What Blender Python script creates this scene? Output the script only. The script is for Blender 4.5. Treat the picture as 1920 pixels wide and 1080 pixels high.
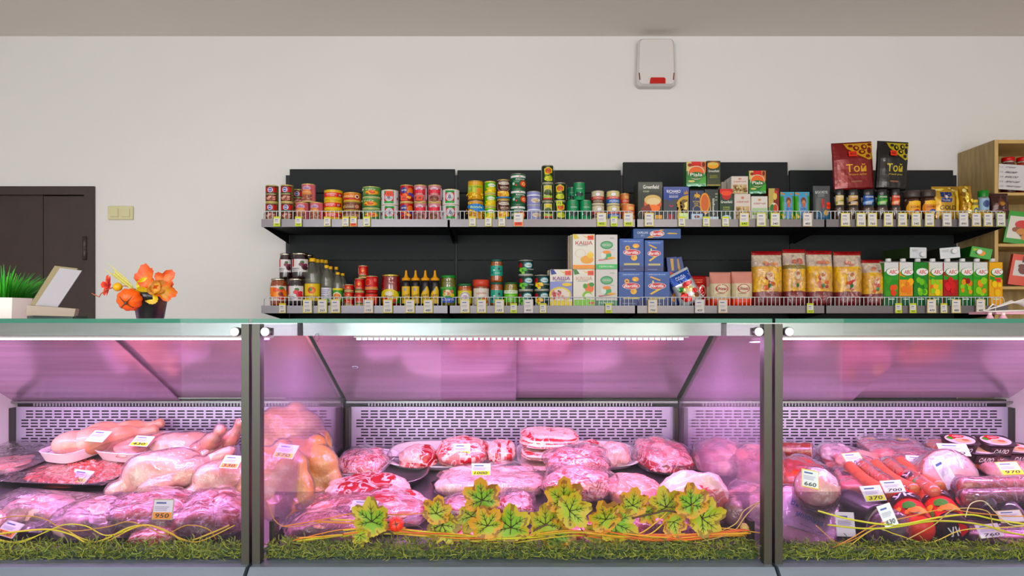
import bpy, bmesh, math, random
from math import sin, cos, pi, radians as R, atan2, sqrt
from mathutils import Vector, Matrix, noise
for o in list(bpy.data.objects): bpy.data.objects.remove(o)
SC = bpy.context.scene; COL = SC.collection
F = 1230.0; CZ = 1.25; HY = 598.0          # focal length in px, eye height, horizon row
# ---------------------------------------------------------------- camera
cam = bpy.data.cameras.new('camera'); cam.sensor_width = 36; cam.lens = 36*F/1920; cam.shift_y = (HY-540)/1920
cam.clip_start = .05
co = bpy.data.objects.new('camera', cam); COL.objects.link(co); co.location = (0, 0, CZ); co.rotation_euler = (pi/2, 0, 0)
SC.camera = co
# ---------------------------------------------------------------- view, world, lights
vs = SC.view_settings; vs.view_transform = 'Standard'; vs.look = 'None'; vs.gamma = 1; vs.use_curve_mapping = False
vs.exposure = 0.0
W = bpy.data.worlds.new('world'); SC.world = W; W.use_nodes = True
W.node_tree.nodes['Background'].inputs[0].default_value = (.80, .88, 1, 1)
W.node_tree.nodes['Background'].inputs[1].default_value = 1.0
def area(name, loc, rot, sx, sy, power, col):
    l = bpy.data.lights.new(name, 'AREA'); l.shape = 'RECTANGLE'; l.size = sx; l.size_y = sy; l.energy = power; l.color = col
    o = bpy.data.objects.new(name, l); COL.objects.link(o); o.location = loc; o.rotation_euler = rot; return o
# daylight through the two shop-front windows behind the camera, and ceiling lamps over the customers
WINDOW_LIGHTS = [area('window_light', (-1.7, -2.95, 1.5), (R(90), 0, 0), 2.2, 2.0, 118, (.93, .96, 1)),
                 area('window_light', (1.7, -2.95, 1.5), (R(90), 0, 0), 2.2, 2.0, 88, (1, .95, .88))]
LAMPS = [area('ceiling_lamp_light', (x, y, 2.70), (0, 0, 0), 1.2, .3, p, (1, .93, .82)) for x, y, p in
         ((-1.5, -.9, 30), (1.5, -.9, 34), (0, -2.0, 22))]
LED_POWER = 6.6; LED_EMIT = 2.6; LED_COL = (.97, .38, 1)

# ---------------------------------------------------------------- helpers
def lin(h, a=1.0):
    if not isinstance(h, str): return tuple(h)+(a,) if len(h) == 3 else tuple(h)
    h = h.lstrip('#'); c = [int(h[i:i+2], 16)/255 for i in (0, 2, 4)]
    return tuple((x/12.92 if x < .04045 else ((x+.055)/1.055)**2.4) for x in c)+(a,)
def vivid(h):
    c = lin(h); g = .3*c[0]+.6*c[1]+.1*c[2]
    return tuple(min(1, max(0, (g+(x-g)*1.2)*.82)) for x in c[:3])+(1,)
def pt(px, py, Y): return Vector(((px-960)/F*Y, Y, CZ+(HY-py)/F*Y))
def Xp(px, Y): return (px-960)/F*Y
def Zp(py, Y): return CZ+(HY-py)/F*Y
MATS = {}
def mat(name, col='808080', rough=.5, metal=0, attr=False, coat=0, emit=0, noise_amt=0, nscale=20, bump=0, bscale=40, sss=0, vein=None, spec=.5, stretch=None, aniso=None):
    m = bpy.data.materials.new(name); m.use_nodes = True; nt = m.node_tree; b = nt.nodes['Principled BSDF']
    b.inputs['Roughness'].default_value = rough; b.inputs['Metallic'].default_value = metal
    b.inputs['Coat Weight'].default_value = coat; b.inputs['Coat Roughness'].default_value = .08
    b.inputs['Specular IOR Level'].default_value = spec
    if sss:
        b.inputs['Subsurface Weight'].default_value = sss; b.inputs['Subsurface Radius'].default_value = (.02, .008, .006)
    tc = nt.nodes.new('ShaderNodeTexCoord'); src = tc.outputs['Object']
    if stretch:
        mp = nt.nodes.new('ShaderNodeMapping'); mp.inputs['Scale'].default_value = stretch
        nt.links.new(src, mp.inputs[0]); src = mp.outputs[0]
    if attr:
        a = nt.nodes.new('ShaderNodeAttribute'); a.attribute_name = 'Col'; c = a.outputs['Color']
    else:
        a = nt.nodes.new('ShaderNodeRGB'); a.outputs[0].default_value = lin(col); c = a.outputs[0]
    if noise_amt:
        n = nt.nodes.new('ShaderNodeTexNoise'); n.inputs['Scale'].default_value = nscale; n.inputs['Detail'].default_value = 4
        nt.links.new(src, n.inputs['Vector'])
        r = nt.nodes.new('ShaderNodeMapRange'); r.inputs[1].default_value = .3; r.inputs[2].default_value = .7
        r.inputs[3].default_value = 1-noise_amt; r.inputs[4].default_value = 1+noise_amt*.5
        nt.links.new(n.outputs[0], r.inputs[0])
        x = nt.nodes.new('ShaderNodeVectorMath'); x.operation = 'SCALE'
        nt.links.new(c, x.inputs[0]); nt.links.new(r.outputs[0], x.inputs['Scale']); c = x.outputs[0]
    if vein:   # (colour, scale, amount): branching fat veins / marbling from distorted noise ridges
        n = nt.nodes.new('ShaderNodeTexNoise'); n.inputs['Scale'].default_value = vein[1]; n.inputs['Detail'].default_value = 3
        n.inputs['Distortion'].default_value = 1.6; nt.links.new(src, n.inputs['Vector'])
        s = nt.nodes.new('ShaderNodeMath'); s.operation = 'SUBTRACT'; s.inputs[1].default_value = .5; nt.links.new(n.outputs[0], s.inputs[0])
        ab = nt.nodes.new('ShaderNodeMath'); ab.operation = 'ABSOLUTE'; nt.links.new(s.outputs[0], ab.inputs[0])
        r = nt.nodes.new('ShaderNodeMapRange'); r.inputs[1].default_value = .05*vein[2]; r.inputs[2].default_value = .0
        r.inputs[3].default_value = 0; r.inputs[4].default_value = .85; nt.links.new(ab.outputs[0], r.inputs[0])
        mx = nt.nodes.new('ShaderNodeMix'); mx.data_type = 'RGBA'; mx.inputs[7].default_value = lin(vein[0])
        nt.links.new(r.outputs[0], mx.inputs[0]); nt.links.new(c, mx.inputs[6]); c = mx.outputs[2]
    nt.links.new(c, b.inputs['Base Color'])
    if emit:
        nt.links.new(c, b.inputs['Emission Color']); b.inputs['Emission Strength'].default_value = emit
    if bump:
        n = nt.nodes.new('ShaderNodeTexNoise'); n.inputs['Scale'].default_value = bscale; n.inputs['Detail'].default_value = 3
        nt.links.new(src, n.inputs['Vector'])
        bp = nt.nodes.new('ShaderNodeBump'); bp.inputs['Strength'].default_value = bump; bp.inputs['Distance'].default_value = .004
        nt.links.new(n.outputs[0], bp.inputs['Height']); nt.links.new(bp.outputs[0], b.inputs['Normal'])
    MATS[name] = m; return m
def clear_mat(name, tint, gloss_ior, rough, haze=0, hazecol='ffffff', bump=0, bscale=30, boost=1.0, stretch=None):
    m = bpy.data.materials.new(name); m.use_nodes = True; nt = m.node_tree; nt.nodes.clear(); L = nt.links.new
    out = nt.nodes.new('ShaderNodeOutputMaterial'); tr = nt.nodes.new('ShaderNodeBsdfTransparent'); tr.inputs[0].default_value = lin(tint)
    gl = nt.nodes.new('ShaderNodeBsdfGlossy'); gl.inputs['Roughness'].default_value = rough
    ge = nt.nodes.new('ShaderNodeNewGeometry'); dt = nt.nodes.new('ShaderNodeVectorMath'); dt.operation = 'DOT_PRODUCT'
    L(ge.outputs['Incoming'], dt.inputs[0]); L(ge.outputs['Normal'], dt.inputs[1])
    def mth(op, a, b=None):
        n_ = nt.nodes.new('ShaderNodeMath'); n_.operation = op
        for i_, v_ in enumerate((a, b)):
            if v_ is None: continue
            if isinstance(v_, (int, float)): n_.inputs[i_].default_value = v_
            else: L(v_, n_.inputs[i_])
        return n_
    f0 = ((gloss_ior-1)/(gloss_ior+1))**2       # Schlick reflectance, the same from both sides of the thin sheet
    fr = mth('ADD', mth('MULTIPLY', mth('POWER', mth('SUBTRACT', 1.0, mth('ABSOLUTE', dt.outputs['Value']).outputs[0]).outputs[0], 5.0).outputs[0], 1-f0).outputs[0], f0)
    mu = nt.nodes.new('ShaderNodeMath'); mu.operation = 'MULTIPLY'; mu.inputs[1].default_value = boost; mu.use_clamp = True; L(fr.outputs[0], mu.inputs[0])
    if bump:
        tc = nt.nodes.new('ShaderNodeTexCoord'); n = nt.nodes.new('ShaderNodeTexNoise'); n.inputs['Scale'].default_value = bscale
        n.inputs['Detail'].default_value = 4; n.inputs['Distortion'].default_value = 1.2
        s = tc.outputs['Object']
        if stretch:
            mp = nt.nodes.new('ShaderNodeMapping'); mp.inputs['Scale'].default_value = stretch; L(s, mp.inputs[0]); s = mp.outputs[0]
        L(s, n.inputs['Vector'])
        bp = nt.nodes.new('ShaderNodeBump'); bp.inputs['Strength'].default_value = bump; bp.inputs['Distance'].default_value = .01
        L(n.outputs[0], bp.inputs['Height']); L(bp.outputs[0], gl.inputs['Normal']); L(bp.outputs[0], dt.inputs[1])
    mx = nt.nodes.new('ShaderNodeMixShader'); L(mu.outputs[0], mx.inputs[0]); L(tr.outputs[0], mx.inputs[1]); L(gl.outputs[0], mx.inputs[2])
    last = mx
    if haze:
        df = nt.nodes.new('ShaderNodeBsdfDiffuse'); df.inputs[0].default_value = lin(hazecol)
        tl = nt.nodes.new('ShaderNodeBsdfTranslucent'); tl.inputs[0].default_value = lin(hazecol)
        ad = nt.nodes.new('ShaderNodeMixShader'); L(df.outputs[0], ad.inputs[1]); L(tl.outputs[0], ad.inputs[2])
        m2 = nt.nodes.new('ShaderNodeMixShader'); m2.inputs[0].default_value = haze
        L(mx.outputs[0], m2.inputs[1]); L(ad.outputs[0], m2.inputs[2]); last = m2
    L(last.outputs[0], out.inputs[0]); MATS[name] = m; return m
mat('wall_paint', 'dad8d5', .8, noise_amt=.03, nscale=1.2, bump=.05, bscale=60)
mat('ceiling_paint', 'e4dcd6', .9, noise_amt=.03, nscale=1)
mat('floor_tile', '9a948c', .4, noise_amt=.1, nscale=3)
mat('brown_metal', '3a2c28', .45, noise_amt=.12, nscale=14, bump=.08, bscale=120)
mat('shelf_dark', '1b2021', .62, spec=.25, noise_amt=.08, nscale=4)
mat('rail_grey', '6e6a6d', .3, metal=.55)
mat('wire_white', 'd5dade', .35)
mat('steel', '8f8c90', .28, metal=.9, noise_amt=.08, nscale=5, stretch=(1, 20, 20))
mat('post_metal', '403f38', .36, metal=.75)
mat('rail_blue', '7c8c98', .3, metal=.6, noise_amt=.1, nscale=4, stretch=(1, 8, 8))
mat('panel_lilac', 'b9acc4', .35, metal=.45)
mat('mirror_steel', 'd2a8cc', .17, metal=.55, bump=.03, bscale=6, stretch=(.5, 12, 12), noise_amt=.22, nscale=3)
mat('black_gap', '0c0b10', .6)
mat('black_plastic', '101014', .3, coat=.3)
mat('white_plastic', 'd2cdc9', .4)
mat('cream_plastic', 'cfc79a', .4)
mat('red_lens', 'c01008', .15, coat=.6)
mat('wood', 'a58a58', .5, noise_amt=.28, nscale=7, stretch=(6, 6, .8))
mat('wood_edge', 'c2a062', .5, noise_amt=.1, nscale=8)
mat('print', attr=True, rough=.6, spec=.25)
mat('gloss', attr=True, rough=.38, coat=.12, spec=.3)
mat('foil', attr=True, rough=.28, metal=.35, coat=.4, bump=.5, bscale=28)
mat('chunk', attr=True, rough=.15, coat=1, noise_amt=.5, nscale=90)
mat('noodles', attr=True, rough=.35, coat=.3, noise_amt=.28, nscale=70, bump=.4, bscale=80)
mat('can_metal', 'c9c2ac', .25, metal=1)
mat('gold_metal', 'd8bf58', .25, metal=.9)
mat('meat', attr=True, rough=.34, coat=.35, sss=.08, vein=('f3cfcb', 24, 1.0), noise_amt=.22, nscale=30, bump=.5, bscale=45)
mat('meat_marbled', attr=True, rough=.32, coat=.4, sss=.06, vein=('f4d2d0', 42, 1.8), noise_amt=.3, nscale=60, bump=.5, bscale=70)
mat('skin', attr=True, rough=.36, coat=.35, sss=.12, noise_amt=.26, nscale=22, bump=.5, bscale=55)
mat('grass', attr=True, rough=.6)
mat('leaf', attr=True, rough=.5)
mat('card', attr=True, rough=.55)
mat('led_white', 'ffc0f8', .4, emit=LED_EMIT)
mat('foam', 'efe6ea', .45, sss=.05)
clear_mat('front_glass', 'f6fbf8', 1.11, .0, haze=.003)
clear_mat('low_glass', 'f8f4f8', 1.14, .02, haze=.006)
clear_mat('partition_glass', 'f4eaf4', 1.14, .05, haze=.075, hazecol='f2dff2', boost=.8)
clear_mat('film', 'fbf6fb', 1.42, .09, haze=.025, hazecol='ffffff', bump=1.0, bscale=30, boost=2.6)
clear_mat('bag_film', 'f4f2ea', 1.42, .10, haze=.05, hazecol='ffffff', bump=.9, bscale=30, boost=2.4)
clear_mat('bottle_pet', 'e0e2da', 1.45, .06, haze=.10, hazecol='e8e8d8', bump=.2, bscale=60, boost=2.2)
clear_mat('glass_edge_top', '9cc4b4', 1.5, .02, haze=.5, hazecol='58b098')
def M(x): return MATS[x]

class MB:
    """collects geometry of ONE mesh with a colour per face"""
    def __init__(s): s.v = []; s.f = []; s.c = []; s.s = []
    def add(s, vs, fs, col='ffffff', smooth=False, X=None):
        n = len(s.v)
        s.v += [tuple(X @ Vector(v)) if X else tuple(v) for v in vs]
        cl = isinstance(col, list)
        for i, f in enumerate(fs):
            s.f.append([k+n for k in f]); s.c.append(vivid(col[i]) if cl else vivid(col)); s.s.append(smooth)
        return s
    def box(s, x0, x1, y0, y1, z0, z1, col='ffffff', X=None):
        v = [(x, y, z) for z in (z0, z1) for y in (y0, y1) for x in (x0, x1)]
        return s.add(v, [(0, 2, 3, 1), (4, 5, 7, 6), (0, 1, 5, 4), (2, 6, 7, 3), (0, 4, 6, 2), (1, 3, 7, 5)], col, X=X)
    def bbox(s, x0, x1, y0, y1, z0, z1, b=.002, col='ffffff', X=None):   # box with chamfered vertical and top edges
        v = []
        def ring(z, i): return [(x0+i+(b if k in (0, 7) else 0), y0+i, z) for k in ()]
        for z, i in ((z0, b), (z0+b, 0), (z1-b, 0), (z1, b)):
            a, c, e, g = x0+i, x1-i, y0+i, y1-i; k = b
            v += [(a+k, e, z), (c-k, e, z), (c, e+k, z), (c, g-k, z), (c-k, g, z), (a+k, g, z), (a, g-k, z), (a, e+k, z)]
        f = [tuple(range(7, -1, -1)), tuple(range(24, 32))]
        for r in range(3):
            for i in range(8): f.append((r*8+i, r*8+(i+1) % 8, r*8+8+(i+1) % 8, r*8+8+i))
        return s.add(v, f, col, X=X)
    def lathe(s, prof, n=28, col='ffffff', smooth=True, X=None, cap=True):
        """prof: list of (r, z[, colour of the band above])"""
        vs = []; fs = []; cs = []
        for p in prof:
            for i in range(n): a = 2*pi*i/n; vs.append((p[0]*cos(a), p[0]*sin(a), p[1]))
        cur = col
        for k in range(len(prof)-1):
            if len(prof[k]) > 2: cur = prof[k][2]
            for i in range(n):
                j = (i+1) % n; fs.append((k*n+i, k*n+j, (k+1)*n+j, (k+1)*n+i)); cs.append(cur)
        if cap:
            fs.append(tuple(range(n-1, -1, -1))); cs.append(prof[0][2] if len(prof[0]) > 2 else col)
            b = (len(prof)-1)*n; fs.append(tuple(range(b, b+n))); cs.append(cur)
        n0 = len(s.s); s.add(vs, fs, cs, smooth, X)
        if cap: s.s[-1] = s.s[-2] = False
        return s
    def tube(s, pts, r, n=6, col='ffffff', smooth=True, taper=None):
        P = [Vector(p) for p in pts]; vs = []; fs = []
        up = Vector((0, 0, 1))
        for i, p in enumerate(P):
            t = (P[min(i+1, len(P)-1)]-P[max(i-1, 0)]).normalized()
            a = t.cross(up)
            if a.length < .05: a = t.cross(Vector((1, 0, 0)))
            a.normalize(); b = t.cross(a)
            rr = r*(1+(taper-1)*i/(len(P)-1)) if taper is not None else r
            for k in range(n): q = 2*pi*k/n; vs.append(p+a*(rr*cos(q))+b*(rr*sin(q)))
        for i in range(len(P)-1):
            for k in range(n): fs.append((i*n+k, i*n+(k+1) % n, (i+1)*n+(k+1) % n, (i+1)*n+k))
        fs.append(tuple(range(n-1, -1, -1))); m = (len(P)-1)*n; fs.append(tuple(range(m, m+n)))
        return s.add(vs, fs, col, smooth)
    def prism(s, pts2, y0, y1, col='ffffff', X=None):    # polygon in XZ extruded along Y
        n = len(pts2); vs = [(x, y0, z) for x, z in pts2]+[(x, y1, z) for x, z in pts2]
        fs = [tuple(range(n)), tuple(range(2*n-1, n-1, -1))]+[(i, n+i, n+(i+1) % n, (i+1) % n) for i in range(n)]
        return s.add(vs, fs, col, X=X)
    def mesh(s, name, m):
        me = bpy.data.meshes.new(name); me.from_pydata(s.v, [], s.f); 
        ca = me.color_attributes.new('Col', 'FLOAT_COLOR', 'CORNER')
        buf = []
        for f, c in zip(s.f, s.c): buf += list(c)*len(f)
        ca.data.foreach_set('color', buf)
        me.polygons.foreach_set('use_smooth', s.s); me.materials.append(M(m)); me.update(); return me
def ob(name, me, parent=None, loc=(0, 0, 0), rot=(0, 0, 0), **kw):
    if isinstance(me, tuple): me = me[0].mesh(name, me[1])
    o = bpy.data.objects.new(name, me); COL.objects.link(o); o.location = loc; o.rotation_euler = rot
    if parent is not None: o.parent = parent
    for k, v in kw.items():
        if v: o[k] = v
    return o
def thing(name, label, category, loc=(0, 0, 0), rot=(0, 0, 0), group=None, me=None, kind=None):
    return ob(name, me, None, loc, rot, label=label, category=category, group=group, kind=kind)
def recalc(me):
    b = bmesh.new(); b.from_mesh(me); bmesh.ops.recalc_face_normals(b, faces=b.faces); b.to_mesh(me); b.free(); return me

# flat printed graphics, cut up and wrapped onto the goods they are printed on
_TX = {}
def text2d(t):
    if t in _TX: return _TX[t]
    cu = bpy.data.curves.new('t', 'FONT'); cu.body = t; cu.resolution_u = 2; cu.offset = .012
    o = bpy.data.objects.new('t', cu); COL.objects.link(o)
    dg = bpy.context.evaluated_depsgraph_get(); me = bpy.data.meshes.new_from_object(o.evaluated_get(dg))
    vs = [(v.co.x, v.co.y) for v in me.vertices]; fs = [list(p.vertices) for p in me.polygons]
    bpy.data.objects.remove(o); bpy.data.curves.remove(cu); bpy.data.meshes.remove(me)
    if not vs: _TX[t] = ([], [], 1); return _TX[t]
    x0 = min(v[0] for v in vs); x1 = max(v[0] for v in vs); y0 = min(v[1] for v in vs); y1 = max(v[1] for v in vs)
    _TX[t] = ([((x-x0)/(x1-x0)-.5, (y-y0)/(y1-y0)-.5) for x, y in vs], fs, (x1-x0)/(y1-y0)); return _TX[t]
class Art:
    """u in -1..1 across the front, v in 0..1 up; later shapes lie above earlier ones"""
    def __init__(s): s.L = []
    def poly(s, pts, col): s.L.append(([tuple(p) for p in pts], [list(range(len(pts)))], col)); return s
    def rect(s, u0, v0, u1, v1, col): return s.poly([(u0, v0), (u1, v0), (u1, v1), (u0, v1)], col)
    def ell(s, u, v, ru, rv, col, n=18, a0=0, a1=360):
        return s.poly([(u+ru*cos(R(a0+(a1-a0)*i/n)), v+rv*sin(R(a0+(a1-a0)*i/n))) for i in range(n if a1-a0 >= 360 else n+1)], col)
    def ring(s, u, v, ru, rv, w, col, n=22):
        P = [(cos(2*pi*i/n), sin(2*pi*i/n)) for i in range(n)]
        vs = [(u+ru*c, v+rv*q) for c, q in P]+[(u+ru*w*c, v+rv*w*q) for c, q in P]
        s.L.append((vs, [[i, (i+1) % n, n+(i+1) % n, n+i] for i in range(n)], col)); return s
    def text(s, t, u, v, w, h, col, rot=0, shear=0):
        vs, fs, a = text2d(t); c, q = cos(R(rot)), sin(R(rot)); out = []
        for x, y in vs:
            x, y = x*w+y*shear*w*.2, y*h
            out.append((u+x*c-y*q*2, v+x*q/2+y*c))
        s.L.append((out, fs, col)); return s
    def blobs(s, u0, v0, u1, v1, n, ru, rv, cols, seed=1):
        r = random.Random(seed)
        for i in range(n):
            k = .7+.6*r.random(); s.ell(r.uniform(u0, u1), r.uniform(v0, v1), ru*k, rv*k, r.choice(cols), n=9)
        return s
    def lines(s, u0, u1, v0, v1, n, col, seed=0):
        r = random.Random(seed)
        for i in range(n):
            v = v0+(v1-v0)*(i+.5)/n; h = (v1-v0)/n*.22; s.rect(u0, v-h, u1-(u1-u0)*r.uniform(0, .3), v+h, col)
        return s
    def mesh(s, name, fn, m, du=None, dv=None, lay=.00022):
        mb = MB()
        for k, (vs, fs, col) in enumerate(s.L):
            if not vs: continue
            b = bmesh.new(); bv = [b.verts.new((x, y, 0)) for x, y in vs]
            for f in fs:
                try: b.faces.new([bv[i] for i in f])
                except ValueError: pass
            for d, ax in ((du, 0), (dv, 1)):
                if not d: continue
                lo = min(v[ax] for v in vs); hi = max(v[ax] for v in vs); t = math.ceil(lo/d)*d
                while t < hi:
                    if t > lo+1e-6:
                        n = (1, 0, 0) if ax == 0 else (0, 1, 0); c = (t, 0, 0) if ax == 0 else (0, t, 0)
                        bmesh.ops.bisect_plane(b, geom=b.verts[:]+b.edges[:]+b.faces[:], plane_co=c, plane_no=n, dist=1e-6)
                    t += d
            bmesh.ops.triangulate(b, faces=b.faces[:])
            b.verts.index_update()
            V = [fn(v.co.x, v.co.y, .0005+lay*k) for v in b.verts]
            FF = []
            for f in b.faces:
                i = [v.index for v in f.verts]
                if f.normal.z < 0: i.reverse()
                FF.append(i)
            mb.add(V, FF, col); b.free()
        return mb.mesh(name, m)
def on_cyl(Rf, H, z0=0, span=75):
    def fn(u, v, off):
        a = R(span)*u; z = z0+v*H; r = (Rf(z) if callable(Rf) else Rf)+off
        return (r*sin(a), -r*cos(a), z)
    return fn
def on_plane(W_, H, y, z0=0): return lambda u, v, off: (u*W_/2, y-off, z0+v*H)
# ================================================================ ROOM
YW = 3.55; ZC = Zp(68, YW)
def struct(name, mb, m, **k): return ob(name, (mb, m), kind='structure', **k)
struct('floor', MB().box(-3.3, 3.3, -3.1, YW+.1, -.1, 0), 'floor_tile')
struct('ceiling', MB().box(-3.3, 3.3, -3.1, YW+.1, ZC, ZC+.1), 'ceiling_paint')
struct('wall_left', MB().box(-3.3, -3.2, -3.1, YW, 0, ZC), 'wall_paint')
struct('wall_right', MB().box(3.2, 3.3, -3.1, YW, 0, ZC), 'wall_paint')
dx1 = Xp(179, YW); dz = Zp(350, YW); dx0 = dx1-1.0
struct('wall_back', MB().box(-3.3, dx0, YW, YW+.1, 0, ZC).box(dx1, 3.3, YW, YW+.1, 0, ZC).box(dx0, dx1, YW, YW+.1, dz, ZC), 'wall_paint')
fw = MB()
for x0, x1 in ((-3.3, -2.8), (-.6, .6), (2.8, 3.3)): fw.box(x0, x1, -3.1, -3.0, 0, ZC)
for x0, x1 in ((-2.8, -.6), (.6, 2.8)): fw.box(x0, x1, -3.1, -3.0, 0, .5).box(x0, x1, -3.1, -3.0, 2.5, ZC)
struct('wall_front', fw, 'wall_paint')
# steel door with its frame
d = struct('door_1', MB().box(dx0+.045, Xp(79, YW)-.004, YW+.012, YW+.05, .02, dz-.045), 'brown_metal')
ob('door_frame', (MB().box(dx0, dx1, YW-.012, YW+.09, dz-.045, dz).box(dx0, dx0+.045, YW-.012, YW+.09, 0, dz-.045).box(dx1-.055, dx1, YW-.012, YW+.09, 0, dz-.045), 'brown_metal'), d)
ob('door_leaf', (MB().box(Xp(79, YW)+.004, dx1-.063, YW+.006, YW+.05, .02, dz-.05), 'brown_metal'), d)
ob('door_gap', (MB().box(dx0, dx1, YW+.06, YW+.09, 0, dz), 'black_gap'), d)
hz0, hz1 = Zp(488, YW), Zp(444, YW); hx = Xp(162, YW)
ob('hinge', (MB().lathe([(.012, hz0), (.012, (hz0+hz1)/2-.003), (.009, (hz0+hz1)/2), (.012, (hz0+hz1)/2+.003), (.012, hz1)], 14, X=Matrix.Translation((hx, YW-.012, 0))).box(hx-.014, hx+.014, YW-.008, YW+.004, hz0+.004, hz1-.004), 'brown_metal'), d)
# ceiling lamps (behind and above the camera)
for l, wh in zip(LAMPS, ('left of the camera', 'right of the camera', 'near the shop windows')):
    t = thing('ceiling_light', 'white rectangular ceiling light panel above the customer floor, '+wh, 'light', (l.location.x, l.location.y, ZC), group='ceiling light panels', me=MB().box(-.62, .62, -.17, .17, -.035, 0).mesh('ceiling_light', 'white_plastic'))
# light switch
sx, sz = Xp(227.5, YW), Zp(399.5, YW)
sw = thing('light_switch', 'cream double light switch on the white wall right of the door', 'switch', (sx, YW, sz), me=MB().bbox(-.068, .068, -.011, 0, -.037, .037, .003).mesh('light_switch', 'cream_plastic'))
for k in (-1, 1):
    ob('switch_rocker', (MB().bbox(k*.031-.022, k*.031+.022, -.016, -.0115, -.022, .022, .0015), 'cream_plastic'), sw)
# wall siren with red lens
ax, az = Xp(1226.5, YW), Zp(123, YW)
def rr(w0, w1, h, r, n=6, zb=0.0):   # rounded outline wider at the bottom, with a bowed lower edge
    P = []
    for cx, cz, a0 in ((w1-r, -h+r, -90), (w0-r, h-r, 0), (-w0+r, h-r, 90), (-w1+r, -h+r, 180)):
        for i in range(n+1):
            a = R(a0+90*i/n); x = cx+r*cos(a); z = cz+r*sin(a)
            if z < 0: z -= zb*(1-(x/w1)**2)
            P.append((x, z))
    return P
body = MB()
O1 = rr(.096, .104, .125, .022, zb=.010); O2 = [(x*.9, z*.93) for x, z in O1]
n = len(O1); vs = [(x, 0, z) for x, z in O1]+[(x, -.045, z) for x, z in O1]+[(x, -.062, z) for x, z in O2]
body.add(vs, [tuple(range(n-1, -1, -1)), tuple(range(2*n, 3*n))]+[(k*n+i, k*n+(i+1) % n, (k+1)*n+(i+1) % n, (k+1)*n+i) for k in (0, 1) for i in range(n)], X=None)
me = recalc(body.mesh('alarm_siren', 'white_plastic'))
al = thing('alarm_siren', 'white alarm siren box with red lens high on the wall', 'alarm', (ax, YW, az), me=me)
ob('red_lens', (MB().prism([(-.038, -.120), (.046, -.120), (.046, -.094), (.040, -.088), (-.030, -.088), (-.034, -.094)], -.0665, -.050), 'red_lens'), al)
for k in (-1, 1): ob('side_lens', (MB().prism([(k*.086, -.100), (k*.092, -.100), (k*.095, -.062), (k*.090, -.062)], -.063, -.045, '7a2810'), 'gloss'), al)

# ================================================================ WALL SHELVING
YS = 3.09; YB = 3.46
ZU = Zp(411, YS); ZL = Zp(573, YS)       # walking surfaces of the two shelf levels
LIP = .036
bays = [(490, 839, 543, 853, 317), (843.5, 1190.5, 857.5, 1164, 319), (1195, 1545.5, 1168.5, 1477, 304), (1549.5, 1890, 1481, 1787.5, 319)]
BN = ['leftmost', 'second from left', 'third from left', 'rightmost']
for bi, (f0, f1, b0, b1, ty) in enumerate(bays):
    X0, X1 = Xp(f0, YS), Xp(f1, YS); B0, B1 = Xp(b0, YB), Xp(b1, YB)
    t = thing('shelf_bay', 'dark metal wall shelving bay with two shelves, %s of the four' % BN[bi], 'shelving', ((B0+B1)/2, YB, 0), group='wall shelving bays')
    cx = (B0+B1)/2
    zs = [(.05, Zp(489, YB)), (Zp(489, YB)+.004, Zp(363, YB)), (Zp(363, YB)+.004, Zp(ty, YB))]
    for z0, z1 in zs: ob('back_panel', (MB().bbox(B0-cx, B1-cx, 0, .02, z0, z1, .0015), 'shelf_dark'), t)
    for sgn, xx in ((0, B0-cx-.012), (1, B1-cx+.012)):
        if sgn and bi < 3: continue
        u = MB().box(xx-.011, xx+.011, .008, .05, 0, Zp(328, YB))
        for k in range(28): u.box(xx-.004, xx+.004, .006, .0085, .95+k*.033, .97+k*.033)
        ob('upright', (u, 'black_gap'), t)
    for zi, z in enumerate((ZU, ZL)):
        sh = ob('shelf', (MB().box(X0-cx+.001, X1-cx-.001, YS-YB+.012, -.002, z-.028, z-.002), 'shelf_dark'), t)
        ob('price_rail', (MB().prism([(X0-cx, z-LIP), (X1-cx, z-LIP), (X1-cx, z), (X0-cx, z)], YS-YB, YS-YB+.010), 'rail_grey'), sh)
        w = MB(); y = YS-YB+.014; zt = z+.040; r = .0015; xa, xb = X0-cx+.008, X1-cx-.008
        w.tube([(xa, y, z-.01), (xa, y, zt-.012), (xa+.004, y, zt-.003), (xa+.012, y, zt), (xb-.012, y, zt), (xb-.004, y, zt-.003), (xb, y, zt-.012), (xb, y, z-.01)], .0018, 4)
        nn = int((xb-xa)/.0195)
        for k in range(1, nn): xx = xa+(xb-xa)*k/nn; w.box(xx-.0011, xx+.0011, y-.0011, y+.0011, z-.01, zt)
        ob('wire_guard', (w, 'wire_white'), sh)
        for xx in (X0-cx+.004, X1-cx-.006):
            br = MB(); v = [(xx, YS-YB+.012, z-.03), (xx, YS-YB+.012, z-.036), (xx, -.001, z-.075), (xx, -.001, z-.002)]
            v += [(a+.002, b, c) for a, b, c in v]
            br.add(v, [(0, 1, 2, 3), (7, 6, 5, 4), (0, 4, 5, 1), (1, 5, 6, 2), (2, 6, 7, 3), (3, 7, 4, 0)])
            ob('bracket', (br, 'black_gap'), t)

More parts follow.
